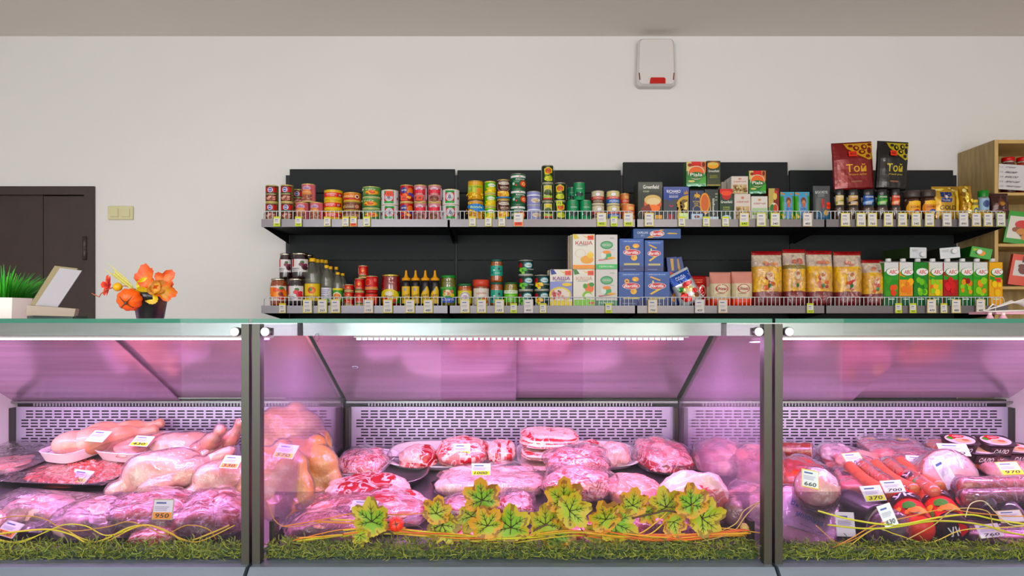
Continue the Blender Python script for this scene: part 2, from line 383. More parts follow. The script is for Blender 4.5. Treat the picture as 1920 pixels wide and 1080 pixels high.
# ================================================================ DISPLAY COUNTER
YF = 1.30; YBK = 2.04; HX = .5165            # front glass plane, perforated back plane, half width of a section
DZ0, DY0, DS = .760, 1.40, .16               # sloped deck: height at DY0 and slope
TILT = math.atan(DS)
def deck(y): return DZ0+DS*(y-DY0)
zr = Zp(1055, YF)
POS = ['left', 'middle', 'right']
for si, cx in enumerate((-2*HX, 0, 2*HX)):
    a, b = cx-HX+.003, cx+HX-.003
    t = thing('display_counter', '%s refrigerated glass display counter section lit pink inside' % POS[si], 'display counter', (cx, 1.65, 0), group='refrigerated display counters')
    def P(name, mb, m, par=t): return ob(name, (mb, m), par)
    oy = -1.65
    def bx(x0, x1, y0, y1, z0, z1, mb=None): return (mb or MB()).box(x0-cx, x1-cx, y0+oy, y1+oy, z0, z1)
    P('base_cabinet', bx(a, b, YF+.0, YBK+.09, .10, zr-.06), 'rail_blue')
    P('plinth', bx(a+.01, b-.01, YF+.06, YBK+.05, 0, .0995), 'black_plastic')
    rl = P('front_rail', MB().add([(x, y+oy, z) for x in (a-cx+.001, b-cx-.001) for y, z in ((YF-.03, zr-.045), (YF-.032, zr-.014), (YF-.018, zr-.002), (YF+.10, zr-.002), (YF+.10, zr-.058), (YF-.02, zr-.058))],
        [(5, 4, 3, 2, 1, 0), (6, 7, 8, 9, 10, 11)]+[(i, (i+1) % 6, 6+(i+1) % 6, 6+i) for i in range(6)]), 'rail_blue')
    # deck
    v = [(x-cx, y+oy, deck(y)+dz_) for dz_ in (-.012, -.001) for y in (YF+.105, YBK-.002) for x in (a+.006, b-.006)]
    P('deck', MB().add(v, [(0, 2, 3, 1), (4, 5, 7, 6), (0, 1, 5, 4), (2, 6, 7, 3), (0, 4, 6, 2), (1, 3, 7, 5)]), 'steel')
    # panes
    P('front_glass', bx(a+.014, b-.014, YF, YF+.004, zr, CZ-.0085), 'front_glass')
    tp = P('top_glass', bx(a, b, YF-.0045, 1.72, CZ-.0080, CZ+.0005), 'front_glass')
    P('polished_edge', bx(a, b, YF-.006, YF-.0047, CZ-.0080, CZ+.0005), 'glass_edge_top', tp)
    P('low_glass', bx(a+.02, b-.02, YF+.062, YF+.064, zr, Zp(922, YF+.063)), 'low_glass')
    if si < 2: P('partition_glass', MB().add([(b-cx-.004+dx_, y+oy, z) for dx_ in (0, .004) for y, z in ((YF+.02, zr), (YBK-.02, deck(YBK)), (YBK-.02, .985), (1.655, CZ-.045), (1.60, CZ-.012), (YF+.02, CZ-.012))],
        [(5, 4, 3, 2, 1, 0), (6, 7, 8, 9, 10, 11)]+[(i, (i+1) % 6, 6+(i+1) % 6, 6+i) for i in range(6)]), 'partition_glass')
    for k, xx in ((0, a), (1, b)):
        s_ = 1 if k == 0 else -1
        P('corner_post', bx(min(xx, xx+s_*.0155), max(xx, xx+s_*.0155), YF-.004, YF+.018, zr-.002, CZ-.010), 'post_metal')
        P('glass_clip', bx(min(xx+s_*.016, xx+s_*.026), max(xx+s_*.016, xx+s_*.026), YF+.045, YF+.075, zr, zr+.068), 'post_metal')
        kn = MB().lathe([(.0095, -.006), (.0095, .004), (.0085, .0055)], 24, X=Matrix.Translation((xx+s_*.027-cx, YF+oy-.003, Zp(622, YF))) @ Matrix.Rotation(pi/2, 4, 'X'))
        P('glass_knob', kn, 'steel')
        P('knob_arm', bx(min(xx+s_*.016, xx+s_*.036), max(xx+s_*.016, xx+s_*.036), YF+.006, YF+.016, Zp(629, YF), Zp(615, YF)), 'post_metal')
    # rear: top bar, sloping sliding doors, black backing sheet, perforated panel, side posts
    P('top_bar', bx(a+.004 if si else a+.004, b-.004, 1.60, 1.655, CZ-.041, CZ-.009), 'steel')
    def slope(x0, x1, off):
        y0, z0, y1, z1 = 1.662, CZ-.040, 2.015, .999
        v = [(x-cx, y+off+oy+q, z+off) for q in (0, .006) for (y, z) in ((y0, z0), (y1, z1)) for x in (x0, x1)]
        return MB().add(v, [(0, 1, 3, 2), (4, 6, 7, 5), (0, 4, 5, 1), (2, 3, 7, 6), (0, 2, 6, 4), (1, 5, 7, 3)])
    P('sliding_door', slope(a+.006, cx+.012, 0), 'mirror_steel'); P('sliding_door', slope(cx-.014, b-.006, .008), 'mirror_steel')
    P('lower_track', bx(a+.006, b-.006, 2.008, 2.016, .992, .998), 'steel')
    cb = bx(a+.02, b-.02, 2.03, 2.036, .978, .990)
    P('gap_shade_sheet', bx(a+.004, b-.004, 2.036, 2.06, .60, 1.0), 'black_gap')  # solid black sheet; its colour stands in for shade behind the slots
    fins = MB()
    for k in range(90): xx = a+.07+k*.0098; fins.box(xx-cx, xx+.003-cx, 2.024+oy, 2.034+oy, .981, .990)
    P('air_outlet_fins', fins, 'panel_lilac')
    pn = MB(); x0, x1 = a+.018, b-.018; zt = .979; yp = 2.022
    pn.box(x0-cx, x1-cx, yp+oy, yp+.0015+oy, .968, zt)
    rows = 17; ph = .0094; pw = .0292; slot = .0225
    for r_ in range(rows):
        z1 = .968-r_*ph; z0 = z1-.0042                        # slot row
        off = 0 if (r_//3) % 2 == 0 else -pw/2
        pn.box(x0-cx, x1-cx, yp+oy, yp+.0015+oy, z0-(ph-.0042), z0)
        x = x0+.030+off; prev = x0
        while x+slot < x1-.012:
            pn.box(prev-cx, x-cx, yp+oy, yp+.0015+oy, z0, z1); prev = x+slot; x += pw
        pn.box(prev-cx, x1-cx, yp+oy, yp+.0015+oy, z0, z1)
    P('perforated_panel', pn, 'panel_lilac')
    for xx in (a+.006, b-.018): P('rear_post', bx(xx, xx+.011, 2.000, 2.024, deck(2.02), .978), 'post_metal')
    if si != 1:
        w = a if si == 0 else b-.012
        P('end_wall', MB().add([(w-cx+dx_, y+oy, z) for dx_ in (0, .012) for y, z in ((YF+.02, zr), (YBK+.06, .6), (YBK+.06, .99), (1.66, CZ-.012), (YF+.02, CZ-.012))],
            [(4, 3, 2, 1, 0), (5, 6, 7, 8, 9)]+[(i, (i+1) % 5, 5+(i+1) % 5, 5+i) for i in range(5)]), 'white_plastic')
    if si == 0: l0, l1 = a+.03, Xp(462, 1.60)+.06
    elif si == 1: l0, l1 = Xp(665, 1.625), Xp(1290, 1.625)
    else: l0, l1 = Xp(1480, 1.60)-.06, b-.03
    hw = (l1-l0)/2; lc = (l0+l1)/2
    lt = thing('led_strip', 'glowing pink LED tube lighting the %s counter section' % POS[si], 'light strip', (lc, 1.625, CZ-.0425), group='LED tubes in the display counters', me=MB().box(-hw, hw, -.008, .010, -.004, 0).mesh('led_strip', 'white_plastic'))
    led = MB(); k = -hw+.006
    while k < hw-.012: led.box(k, k+.009, -.007, .006, -.0095, -.0042); k += .0145
    ob('led_diodes', (led, 'led_white'), lt)
    L_ = area('led_light', (lc, 1.60, CZ-.056), (R(-8), 0, 0), 2*hw, .02, LED_POWER*hw/.41, LED_COL)
st = thing('oval_sticker', 'tiny blue and white oval sticker on the rear sliding door', 'sticker', (Xp(666, 1.812), 1.812, 1.1170), (R(59), 0, 0), me=MB().lathe([(.0085, -.0003, 'e8e8f4'), (.0085, 0, 'e8e8f4')], 24, X=Matrix.Rotation(pi/2, 4, 'X') @ Matrix.Diagonal((1, .8, 1, 1))).mesh('oval_sticker', 'card'))
ob('sticker_print', Art().ell(0, .5, .8, .3, '2a4a8a').mesh('sticker_print', on_plane(.016, .012, -.0002, -.006), 'card'), st)
wl_ = pt(594, 628, 1.59)
thing('cable_loop', 'thin dark cable loop hanging under the top bar of the middle counter', 'cable', wl_, me=MB().tube([(0, 0, .004), (-.006, 0, -.004), (-.004, 0, -.014), (.002, 0, -.016), (.006, 0, -.008), (.003, 0, .004)], .0008, 5, '2a2430').mesh('cable_loop', 'gloss'))
# ================================================================ GOODS ON THE SHELVES
PRODUCTS = {}
def can_tpl(key, Rr, H, base, art, lid='gold_metal', bands=(), rim='d9c68a'):
    k = (key, round(Rr, 4), round(H, 4))
    if k in PRODUCTS: return PRODUCTS[k]
    pr = [(Rr*.93, 0, rim), (Rr, .0015, rim), (Rr, .004, rim), (Rr*.985, .0055, base)]
    for v0, v1, c in bands: pr += [(Rr*.985, H*v0, c), (Rr*.985, H*v1, base)]
    pr += [(Rr*.985, H-.0055, base), (Rr, H-.004, rim), (Rr, H-.0025, rim)]
    b = MB().lathe(pr, 32).mesh('food_can', 'gloss')
    l = MB().lathe([(Rr*.97, H-.0024), (Rr*1.0, H-.001), (Rr*.96, H), (Rr*.93, H-.002), (Rr*.5, H-.0022)], 32).mesh('lid', lid)
    a = art.mesh('label_print', on_cyl(Rr*.985, H-.014, .007), 'gloss', du=.2) if art else None
    PRODUCTS[k] = (b, [('lid', l, [])]+([('label_print', a, [])] if a else [])); return PRODUCTS[k]
def inst(name, tpl, label, cat, loc, rot=(0, 0, 0), group=None):
    root = thing(name, label, cat, loc, rot, group, me=tpl[0])
    for nm, me, sub in tpl[1]:
        c = ob(nm, me, root)
        for n2, m2 in sub: ob(n2, m2, c)
    return root
rng = random.Random(5)
def geo(x0, x1, yt, z0, depth=None, back=0):
    """front face stands just behind the wire guard; returns centre x, centre y, width, height above z0"""
    yf = YS+.022+back
    w = (x1-x0)/F*yf
    d = w if depth is None else depth
    yc = yf+d/2; w = (x1-x0)/F*(yc if depth is None else yf)
    h = Zp(yt, yf)-z0
    return ((x0+x1)/2-960)/F*(yc if depth is None else yf), yc, w, h
def top(h, n=1): return h
PO = {1: [''], 2: ['bottom', 'top'], 3: ['bottom', 'middle', 'top'], 4: ['bottom', 'second', 'third', 'top']}
def cans(fn, x0, x1, yt, n, desc, where, level=0, group=None, back=0, z0=None, name='food_can', cat='can', fns=None):
    z = (ZU, ZL)[level] if z0 is None else z0
    x, y, w, h = geo(x0, x1, yt, z, back=back); hh = h/n
    for i in range(n):
        f = fns[i] if fns else fn
        t = f(w/2*.985, hh)
        d = desc[i] if isinstance(desc, list) else desc
        lab = ('%s %s %s' % (PO[n][i], d, where)).strip() if n > 1 else '%s %s' % (d, where)
        inst(name, t, lab, cat, (x+rng.uniform(-.0008, .0008), y, z+hh*i+.0003), (0, 0, atan2(-x, y)*-1*.0+rng.uniform(-.12, .12)), group)
    return z+h
def dcan(key, base, art, lid='gold_metal', bands=(), rim='d9c68a'):
    return lambda r, h: can_tpl(key, r, h, base, art, lid, bands, rim)
GU = 'tins on the upper shelf'; GL = 'jars and bottles on the lower shelf'
stew = dcan('stew', '6f6a42', Art().rect(-.75, .0, .75, 1, '55201a').rect(-.75, .60, .75, .93, 'b5202c').ell(-.05, .76, .32, .17, 'e8e2f0').ell(-.05, .76, .25, .13, '2c3f94').rect(-.25, .72, .2, .80, 'd8d8e8').rect(-.75, .50, .75, .57, '3e5a3a').rect(-.6, .44, .6, .49, 'c9b98a').ell(.0, .2, .62, .2, '8f4a38').blobs(-.45, .1, .45, .3, 14, .14, .05, ['c98a76', '7a3328', 'd9aa98'], 2))
pinkcan = dcan('pinkcan', 'd77b86', Art().rect(-.7, 0, .7, 1, 'c65f66').ell(0, .8, .5, .15, 'c9a0b8').text('Ulan', 0, .8, .55, .12, '30508c').ell(0, .42, .6, .3, 'd98a4a').rect(-.6, .0, .6, .40, '8a5446').blobs(-.5, .05, .5, .33, 16, .13, .05, ['a96a52', '6d3a30', 'c58a70'], 4).text('ГОВЯДИНА', 0, .53, .9, .09, 'f2dcb8'))
fish_red = dcan('fish_red', 'e2b62a', Art().rect(-1, .2, 1, .80, 'd2221e').rect(-.62, .34, .42, .7, 'e25a50').text('САРДИНЫ', -.1, .6, .8, .18, 'ffffff').text('В МАСЛЕ', -.1, .4, .6, .12, 'ffffff').rect(.52, .25, .84, .6, '7a1a1c').text('77', .67, .43, .24, .26, 'ffffff'), rim='e8d040')
fish_brown = dcan('fish_brown', '7a4a38', Art().rect(-1, .15, 1, .85, '6a3a2e').text('ШПРОТЫ', -.1, .62, 1.0, .2, 'f0c8a0').rect(-.5, .25, .4, .45, 'c0a890').ell(-.72, .4, .17, .26, 'e8c030').ell(-.72, .4, .11, .17, 'f4e080').ell(.65, .45, .22, .3, 'c98a70'), rim='b89a50')
fish_orange = dcan('fish_orange', 'd8803c', Art().rect(-1, .12, 1, .34, 'b02838').text('КИЛЬКА', -.1, .58, .9, .24, 'fff0c8').ell(.68, .55, .22, .3, 'f0e8d0').ell(.68, .55, .13, .18, '802030').blobs(-.8, .4, .3, .6, 8, .1, .08, ['e8a860', 'f0c890'], 3), rim='d8c070')
fish_green = dcan('fish_green', '5d8f4c', Art().rect(-1, .0, 1, .2, '3e6e38').ell(.1, .45, .62, .28, 'e09030').ell(.1, .43, .5, .2, 'e8b040').blobs(-.35, .32, .55, .55, 12, .13, .08, ['d04a28', 'e8782a', 'f0d060'], 7).text('РАГУ', .0, .78, .8, .16, 'f0f0d0').ell(-.75, .8, .14, .12, 'e8e0c0'), rim='c8d0a0')
whitecan = dcan('whitecan', 'dfe0e2', Art().rect(-.42, 0, .42, 1, '2f8a3c').rect(-.42, .18, .42, .82, 'c83a40').ell(0, .5, .36, .34, 'e8e6ea').ring(0, .5, .30, .28, .82, '9a98a4').ell(0, .5, .15, .2, 'a09ca8').poly([(-.2, .35), (.0, .7), (.2, .35), (.08, .4), (0, .3), (-.1, .4)], '7c7a88').ell(0, .08, .36, .09, '3fa04a').ell(-.8, .4, .09, .12, '8a5058').ell(.8, .4, .09, .12, '8a5058'), rim='e0e0dc')
redblue = dcan('redblue', 'b8261c', Art().rect(-1, .0, 1, .18, '8c1c16').ell(-.35, .72, .42, .2, '2a3a8c').text('БЫЧКИ', -.3, .72, .6, .13, 'fff0d0').ell(.5, .65, .4, .24, 'e07a2a').blobs(-.7, .2, .7, .5, 18, .16, .07, ['e87a2a', 'd02a20', 'f0b040', '3848a0'], 9).ell(.75, .35, .15, .12, '6a4aa0'))
pinkred = dcan('pinkred', 'c8868c', Art().rect(-.75, .42, .75, .8, 'b8283c').ell(0, .80, .46, .13, 'e8c8d0').text('Ulan', 0, .82, .5, .1, '40508c').ell(0, .64, .62, .13, 'd84050').text('ТУШЕНКА', 0, .47, .9, .09, 'f8e0d8').ell(0, .16, .55, .22, '7a4838').blobs(-.4, .05, .4, .28, 12, .12, .05, ['a0664e', '5e3028'], 3).rect(.78, .1, .98, .9, 'e4d8dc'))
corn_tall = dcan('corn_tall', 'dba52a', Art().rect(-1, .38, 1, .82, 'b9c63a').rect(-.8, .45, -.3, .75, '88a82c').lines(-.75, -.35, .5, .72, 5, 'e8e8b0').ell(.4, .5, .3, .14, 'e0902a').text('ГОРОХ', .3, .7, .8, .09, '4a6a1c').blobs(-.9, .05, .9, .3, 30, .09, .05, ['e8b83a', 'c88c1c', 'f0d060'], 2), rim='6a4a28')
corn_blue = dcan('corn_blue', 'd9a032', Art().blobs(-.9, .05, .9, .95, 60, .1, .045, ['e8b83a', 'c88c1c', 'f0d060'], 5).ell(.05, .68, .7, .17, '2a7ac0').ell(.35, .5, .5, .12, '2a7ac0').text('Bonda', .1, .66, .9, .14, 'd8f0a0'), rim='2a7ab8')
peas = dcan('peas', 'd6cc30', Art().poly([(-1, 1), (1, 1), (1, .5), (.1, .62), (-1, .35)], '5fae3a').ell(.2, .72, .55, .17, 'eef4e0').text('Bonduelle', .2, .72, .85, .12, '2a7a30').blobs(-.7, .08, .8, .35, 18, .13, .06, ['f0c828', 'e8b018', 'f8e060'], 6).ell(-.6, .25, .2, .14, '4a8a28'), rim='c8c890')
beans_maroon = dcan('beans_maroon', '4a1c1c', Art().ell(.1, .86, .7, .09, 'e0d8c8').text('BONDUELLE', .1, .86, .9, .06, '4a1c1c').text('BACON', .15, .62, 1.0, .11, 'f0e0c0').text('КУКУРУЗА', .15, .51, .8, .06, 'c8a890').ring(.05, .7, .9, .34, .94, 'd0c0b0').ell(0, .24, .85, .18, 'e8a828').blobs(-.7, .14, .7, .36, 24, .12, .05, ['f4c83a', 'd8901c', 'f8e080'], 8).rect(-.9, 0, .9, .08, '2a7ab0'), rim='c8b070')
beans_green = dcan('beans_green', '0f5a36', Art().rect(-1, .80, 1, .97, 'e8eae6').ell(.1, .89, .09, .04, 'c02020').text('ФАСОЛЬ', .2, .66, 1.0, .12, 'ffffff').lines(-.5, .2, .4, .56, 4, '7ab090').ell(.55, .30, .42, .27, 'c83a20').ell(.55, .30, .34, .21, 'e86a3a').ring(.55, .30, .2, .13, .5, 'f0d0a0').ell(-.5, .3, .13, .12, 'c8d8c8').ell(-.25, .18, .08, .07, 'd03a28'), rim='2a6a4a', lid='can_metal')
lilac = dcan('lilac', '8f92c4', Art().rect(-1, .72, 1, .82, 'e8e8f4').text('ФАСОЛЬ', .1, .64, 1.0, .10, '3a3a80').ell(.2, .3, .5, .2, 'e8dcc8').blobs(-.2, .15, .6, .42, 20, .09, .05, ['f4ecd8', 'd8c8a8', 'c0a888'], 3), rim='b8b8cc', lid='can_metal')
olive = dcan('olive', '22381c', Art().poly([(-.5, .45), (-.6, .85), (0, .97), (.6, .85), (.5, .45)], 'e0c840').ell(0, .72, .42, .18, 'd06a2a').text('ITLV', 0, .74, .6, .1, '7a1c14').blobs(-.5, .35, .5, .52, 9, .16, .07, ['2c4a1c', '1c3014', '6a8a34'], 4).ell(0, .2, .55, .17, 'c8cc40').blobs(-.4, .1, .4, .3, 8, .16, .08, ['d8dc5a', 'a8b434'], 8).rect(-1, 0, -.86, 1, 'a8a890').rect(.86, 0, 1, 1, 'a8a890'), rim='b0b098', lid='can_metal')
olive2 = dcan('olive2', '283c20', Art().rect(-.6, .04, .6, .97, 'ccc8a0').ell(0, .82, .5, .12, 'd8c840').ell(0, .5, .5, .2, '566a34').blobs(-.4, .38, .4, .6, 9, .17, .08, ['2c4018', '4a6428'], 2).rect(-.6, .18, .6, .28, 'a8c83a').rect(-.6, .04, .6, .14, 'c04a2a').rect(-1, 0, -.84, 1, 'a8a890').rect(.84, 0, 1, 1, 'a8a890'), rim='b0b098', lid='can_metal')
greencan = dcan('greencan', '0c8a58', Art().text('ITLV', 0, .80, .6, .09, '8a5a34').text('МАСЛИНЫ', 0, .67, .8, .08, 'd8f0e0').blobs(-.35, .18, .45, .42, 8, .17, .09, ['101c18', '20302a'], 6).ell(-.5, .25, .07, .05, 'd0f0e0').ell(.1, .4, .07, .04, 'b0e0d0'), rim='1a9a66', lid='can_metal')
milk_brown = dcan('milk_brown', 'd9cdb0', Art().ell(0, .80, .32, .15, 'f0f0f0').ring(0, .8, .34, .16, .9, '404060').rect(-1, .38, 1, .62, 'c23a34').text('МОЛОКО', 0, .5, 1.2, .12, 'f8e8d8').rect(-1, .08, 1, .36, '4a1e1a').text('МОЛОКО', 0, .22, 1.2, .15, 'f0dcc8'), rim='c8c0a8', lid='can_metal')
milk_blue = dcan('milk_blue', 'e0d49a', Art().ell(0, .80, .32, .15, 'f0f0f0').ring(0, .8, .34, .16, .9, '404060').rect(-1, .42, 1, .62, 'd04a50').text('ЦЕЛЬНОЕ', 0, .52, 1.1, .11, 'f8e8d8').rect(-1, .06, 1, .40, '1e62b0').text('МОЛОКО', .1, .22, 1.2, .18, 'ffffff'), rim='c8c0a8', lid='can_metal')
milk_orange = dcan('milk_orange', 'e08a5a', Art().ell(.2, .78, .4, .14, 'f0c080').rect(-1, .3, 1, .6, 'd45a4a').text('СЛИВКИ', 0, .46, 1.1, .14, 'f8e0c8').rect(-1, .05, 1, .25, 'e8a878'), rim='d8b890')
# --- upper shelf, left bay
cans(stew, 498, 522, 346.5, 2, 'brown stewed beef tin', 'at the far left end of the upper shelf', group=GU)
cans(stew, 527, 551, 346, 2, 'brown stewed beef tin', 'in the second stack from the left end', group=GU)
inst('food_can', stew(.031, .081), 'brown stewed beef tin half hidden behind the second stack', 'can', (Xp(561, 3.22), 3.22, ZU+.081), group=GU)
inst('food_can', stew(.031, .081), 'lower brown stewed beef tin standing behind the pink tins', 'can', (Xp(561, 3.22), 3.22, ZU+.0), group=GU)
cans(pinkcan, 554, 579, 378.5, 1, 'pink stewed meat tin', 'under the left side of its pyramid', group=GU)
zz = cans(pinkcan, 581, 606, 378.5, 1, 'pink stewed meat tin', 'under the right side of its pyramid', group=GU)
cans(pinkcan, 566, 592, 344, 1, 'pink stewed meat tin', 'on top of two others', group=GU, z0=zz+.0005)
cans(fish_red, 608, 643, 355, 3, 'red and yellow flat fish tin', 'in the three high stack', group=GU)
cans(None, 644, 677, 360, 3, ['brown flat fish tin with lemon', 'dark brown flat fish tin', 'orange flat fish tin'], 'beside the green tins', group=GU, fns=[fish_brown, fish_brown, fish_orange])
cans(fish_green, 679.5, 714, 349, 3, 'green flat vegetable ragout tin', 'in the green stack', group=GU)
cans(whitecan, 714.5, 748, 355, 2, 'white tin with green and red emblem', 'left of the red and blue tins', group=GU)
cans(redblue, 750, 775, 346, 2, 'dark red and blue fish tin', 'right of the white tins', group=GU)
cans(pinkred, 776, 800.5, 346, 2, 'pink and red stew tin', 'right beside the dark red tins', group=GU)
cans(pinkred, 802.5, 828, 346, 2, 'pink and red stew tin', 'left beside the last white tins', group=GU)
cans(whitecan, 829, 862, 354, 2, 'white tin with green and red emblem', 'at the right end of the left bay', group=GU)
def sticker(px, py, Y, w, h, txt, label, col='f05a1c', rot=(0, 0, 0), tcol='5a1408', cat='price sticker', name='price_sticker', group='orange price stickers'):
    mb = Art().rect(-1, 0, 1, 1, col).text(txt, 0, .5, 1.3, .5, tcol)
    thing(name, label, cat, pt(px, py, Y), rot, group, me=mb.mesh('price_sticker', on_plane(w, h, 0, -h/2), 'card'))
sticker(730, 363, 3.1095, .034, .024, '312', 'orange price sticker on the left top white tin')
sticker(757.5, 371, 3.1095, .030, .024, '383', 'orange price sticker on the top dark red tin')
sticker(786.5, 371, 3.1095, .030, .024, '285', 'orange price sticker on a top pink and red tin')
# --- upper shelf, second bay
cans(None, 877, 906.5, 338, 2, ['tall corn tin with blue badge', 'tall yellow green pea tin'], 'at the left of the second bay', group=GU, fns=[corn_blue, corn_tall])
cans(peas, 908, 930, 339, 3, 'small green and yellow sweetcorn tin', 'in its narrow stack', group=GU)
cans(beans_maroon, 931.5, 956, 336, 2, 'maroon bacon and corn tin', 'left of the dark green tins', group=GU)
cans(beans_green, 957, 986, 325, 3, 'dark green bean tin with white band', 'in the tall green stack', group=GU)
cans(lilac, 987.5, 1014.5, 358, 2, 'lilac bean tin', 'right of the dark green stack', group=GU)
cans(None, 1015.5, 1037.5, 309, 3, ['olive tin with cream label', 'olive tin with cream label', 'olive tin with yellow label'], 'in the tallest narrow stack', group=GU, fns=[olive2, olive2, olive])
cans(olive, 1039, 1061, 342, 2, 'dark olive tin with yellow label', 'right of the tallest stack', group=GU)
sticker(1048.5, 381, 3.1095, .028, .023, '75', 'yellow green price sticker on the lower olive tin', 'c8dc28')
cans(greencan, 1062.5, 1085.5, 375, 1, 'emerald green black olive tin', 'lower left of the pyramid', group=GU)
zz = cans(greencan, 1087, 1109, 375, 1, 'emerald green black olive tin', 'lower right of the pyramid', group=GU)
cans(greencan, 1075, 1097, 341.5, 1, 'emerald green black olive tin', 'on top of the pyramid', group=GU, z0=zz+.0005)
zz = cans(greencan, 1064, 1083, 379, 1, 'emerald green olive tin', 'standing low behind the pyramid', group=GU, back=.07)
cans(greencan, 1064, 1083, 351, 1, 'emerald green olive tin', 'upper one behind the pyramid', group=GU, back=.07, z0=zz+.0005)
cans(milk_brown, 1109, 1133, 357, 2, 'red and brown condensed milk tin', 'right of the emerald tins', group=GU)
cans(milk_blue, 1137, 1162, 357, 2, 'blue and red condensed milk tin', 'near the end of the second bay', group=GU)
cans(milk_orange, 1166, 1190, 382, 1, 'orange cream tin', 'at the right end of the second bay', group=GU)
zz = cans(milk_orange, 1163, 1181, 390, 1, 'orange cream tin', 'lower one in the back row', group=GU, back=.075)
cans(milk_orange, 1162.5, 1180.5, 362, 1, 'orange cream tin', 'raised in the back row', group=GU, back=.075, z0=zz+.0005)

# --- boxes
def carton(name, x0, x1, yt, level, art, base, label, cat, depth=.045, back=0, z0=None, yb=None, side=None, m='gloss', group=None, rz=0, top=None):
    z = (ZU, ZL)[level] if z0 is None else z0
    x, y, w, h = geo(x0, x1, yt, z, depth, back)
    w -= .0012
    b = MB().bbox(-w/2, w/2, -depth/2, depth/2, 0, h, .0012, base)
    cs = lin(side or base); ct = lin(top or side or base)
    for i in range(len(b.f)):
        q = sum((Vector(b.v[k]) for k in b.f[i]), Vector())/len(b.f[i])
        if abs(q.x) > w*.49: b.c[i] = cs
        if q.z > h-.001: b.c[i] = ct
    t = thing(name, label, cat, (x, y, z+.0002), (0, 0, rz), group, me=b.mesh(name, m))
    if art: ob('front_print', art.mesh('front_print', on_plane(w*.985, h*.99, -depth/2, h*.005), m), t)
    return z+h
tea_amber = Art().rect(-1, 0, 1, 1, '20281c').text('Greenfield', .05, .87, 1.3, .1, 'e8ece0').text('GOLDEN', -.35, .75, .5, .04, 'c8d0a0').rect(-.1, .2, .75, .72, '14140c').ell(.2, .42, .72, .19, 'd8602a').ell(.2, .52, .7, .14, 'd8b878').ell(.25, .48, .55, .10, 'e8d0a0').ell(.2, .30, .62, .1, 'f08020').poly([(-.8, .3), (-.1, .42), (.3, .1), (-.5, .05)], '7a2a14').rect(.4, .02, .98, .12, 'e0a030')
tea_lion = Art().rect(-1, 0, 1, 1, '383c46').rect(-1, .62, 1, 1, '1c3a8c').poly([(-1, .7), (-.5, .55), (.1, .7), (.3, 1), (-1, 1)], '1c3a8c').text('RICHARD', -.2, .86, 1.1, .09, 'f0f0f0').text('ROYAL TEA', -.2, .79, .7, .03, 'c8c8d8').text('ENGLISH', -.2, .72, .7, .03, 'e8e8f0').text('BREAKFAST', -.2, .68, .7, .03, 'e8e8f0').poly([(-.6, .42), (-.4, .38), (-.2, .42), (-.3, .45), (-.4, .4), (-.5, .45)], 'c03040').rect(-.6, .02, -.25, .16, 'b03038').poly([(.95, .75), (.5, .7), (.2, .62), (.02, .5), (.1, .45), (.05, .4), (.2, .36), (.1, .22), (.05, 0), (.95, 0)], 'c8a23a').poly([(.9, .6), (.55, .62), (.3, .55), (.45, .5), (.3, .45), (.5, .4), (.35, .3), (.6, .34), (.45, .18), (.7, .25), (.6, .05), (.9, .1)], '6a5420').poly([(.88, .55), (.6, .5), (.7, .4), (.55, .32), (.85, .3)], 'f0dc8a').poly([(.6, .88), (.7, .8), (.8, .9), (.9, .8), (.95, .92), (.95, .78), (.6, .76)], 'b88a20').rect(.2, 0, .95, .2, 'd8ecb0')
tea_horse = Art().rect(-1, 0, 1, 1, '1c2c54').poly([(-.45, .72), (-.3, .88), (-.1, .86), (-.02, .96), (.1, .88), (.4, .86), (.5, .8), (.4, .8), (.42, .68), (.3, .76), (-.05, .76), (-.2, .7), (-.15, .78), (-.3, .8)], 'd8a83a').text('RICHARD', 0, .62, 1.1, .06, 'd0b060').lines(-.4, .4, .48, .58, 2, 'b09850').ring(0, .36, .6, .12, .85, 'c0a860', 20).rect(-.8, 0, .8, .2, 'c0d8ec').ell(0, .1, .4, .05, '8a5030')
tea_orange = Art().rect(-1, 0, 1, 1, '26302a').ell(-1, .55, .75, .34, 'e09a2c').ell(-1, .55, .55, .28, 'c86a14').poly([(-1, .2), (-.25, .3), (-.2, .6), (-.3, .85), (-.15, .55), (-.15, .3), (-1, .15)], 'e8c890').text('Greenfield', .3, .45, 1.3, .16, 'e8ece0', rot=0).rect(-1, 0, 1, .1, 'c8dce8').lines(.5, .9, .6, .9, 3, '90a080')
tea_orange.L[4] = ([(.28+y*.35, .42+x*.55) for x, y in text2d('Greenfield')[0]], [list(reversed(f)) for f in text2d('Greenfield')[1]], 'e8ece0')
tea_red = Art().rect(-1, 0, 1, 1, '1e3a24').rect(-1, .85, 1, 1, 'd03020').ell(0, .80, .7, .16, 'b8301c').ell(0, .86, .8, .08, 'e85a38').text('Greenfield', 0, .58, 1.7, .09, 'e8ece0').text('SUMMER', 0, .40, 1.0, .05, 'b8c878').text('BOUQUET', 0, .33, 1.0, .05, 'b8c878').ell(0, .05, .7, .1, 'bcd8e8')
tea_green_top = Art().rect(-1, 0, 1, 1, '303a20').ell(0, .87, .95, .12, '9a5a20').ell(-.1, .82, .85, .13, 'e8a838').ell(-.1, .88, .8, .06, 'd8c070').text('Greenfield', 0, .60, 1.6, .09, 'e8ece0').text('CLASSIC', 0, .42, 1.1, .05, 'a8a848').text('BREAKFAST', 0, .35, 1.2, .05, 'a8a848').rect(-1, .03, 1, .06, 'c8b060')
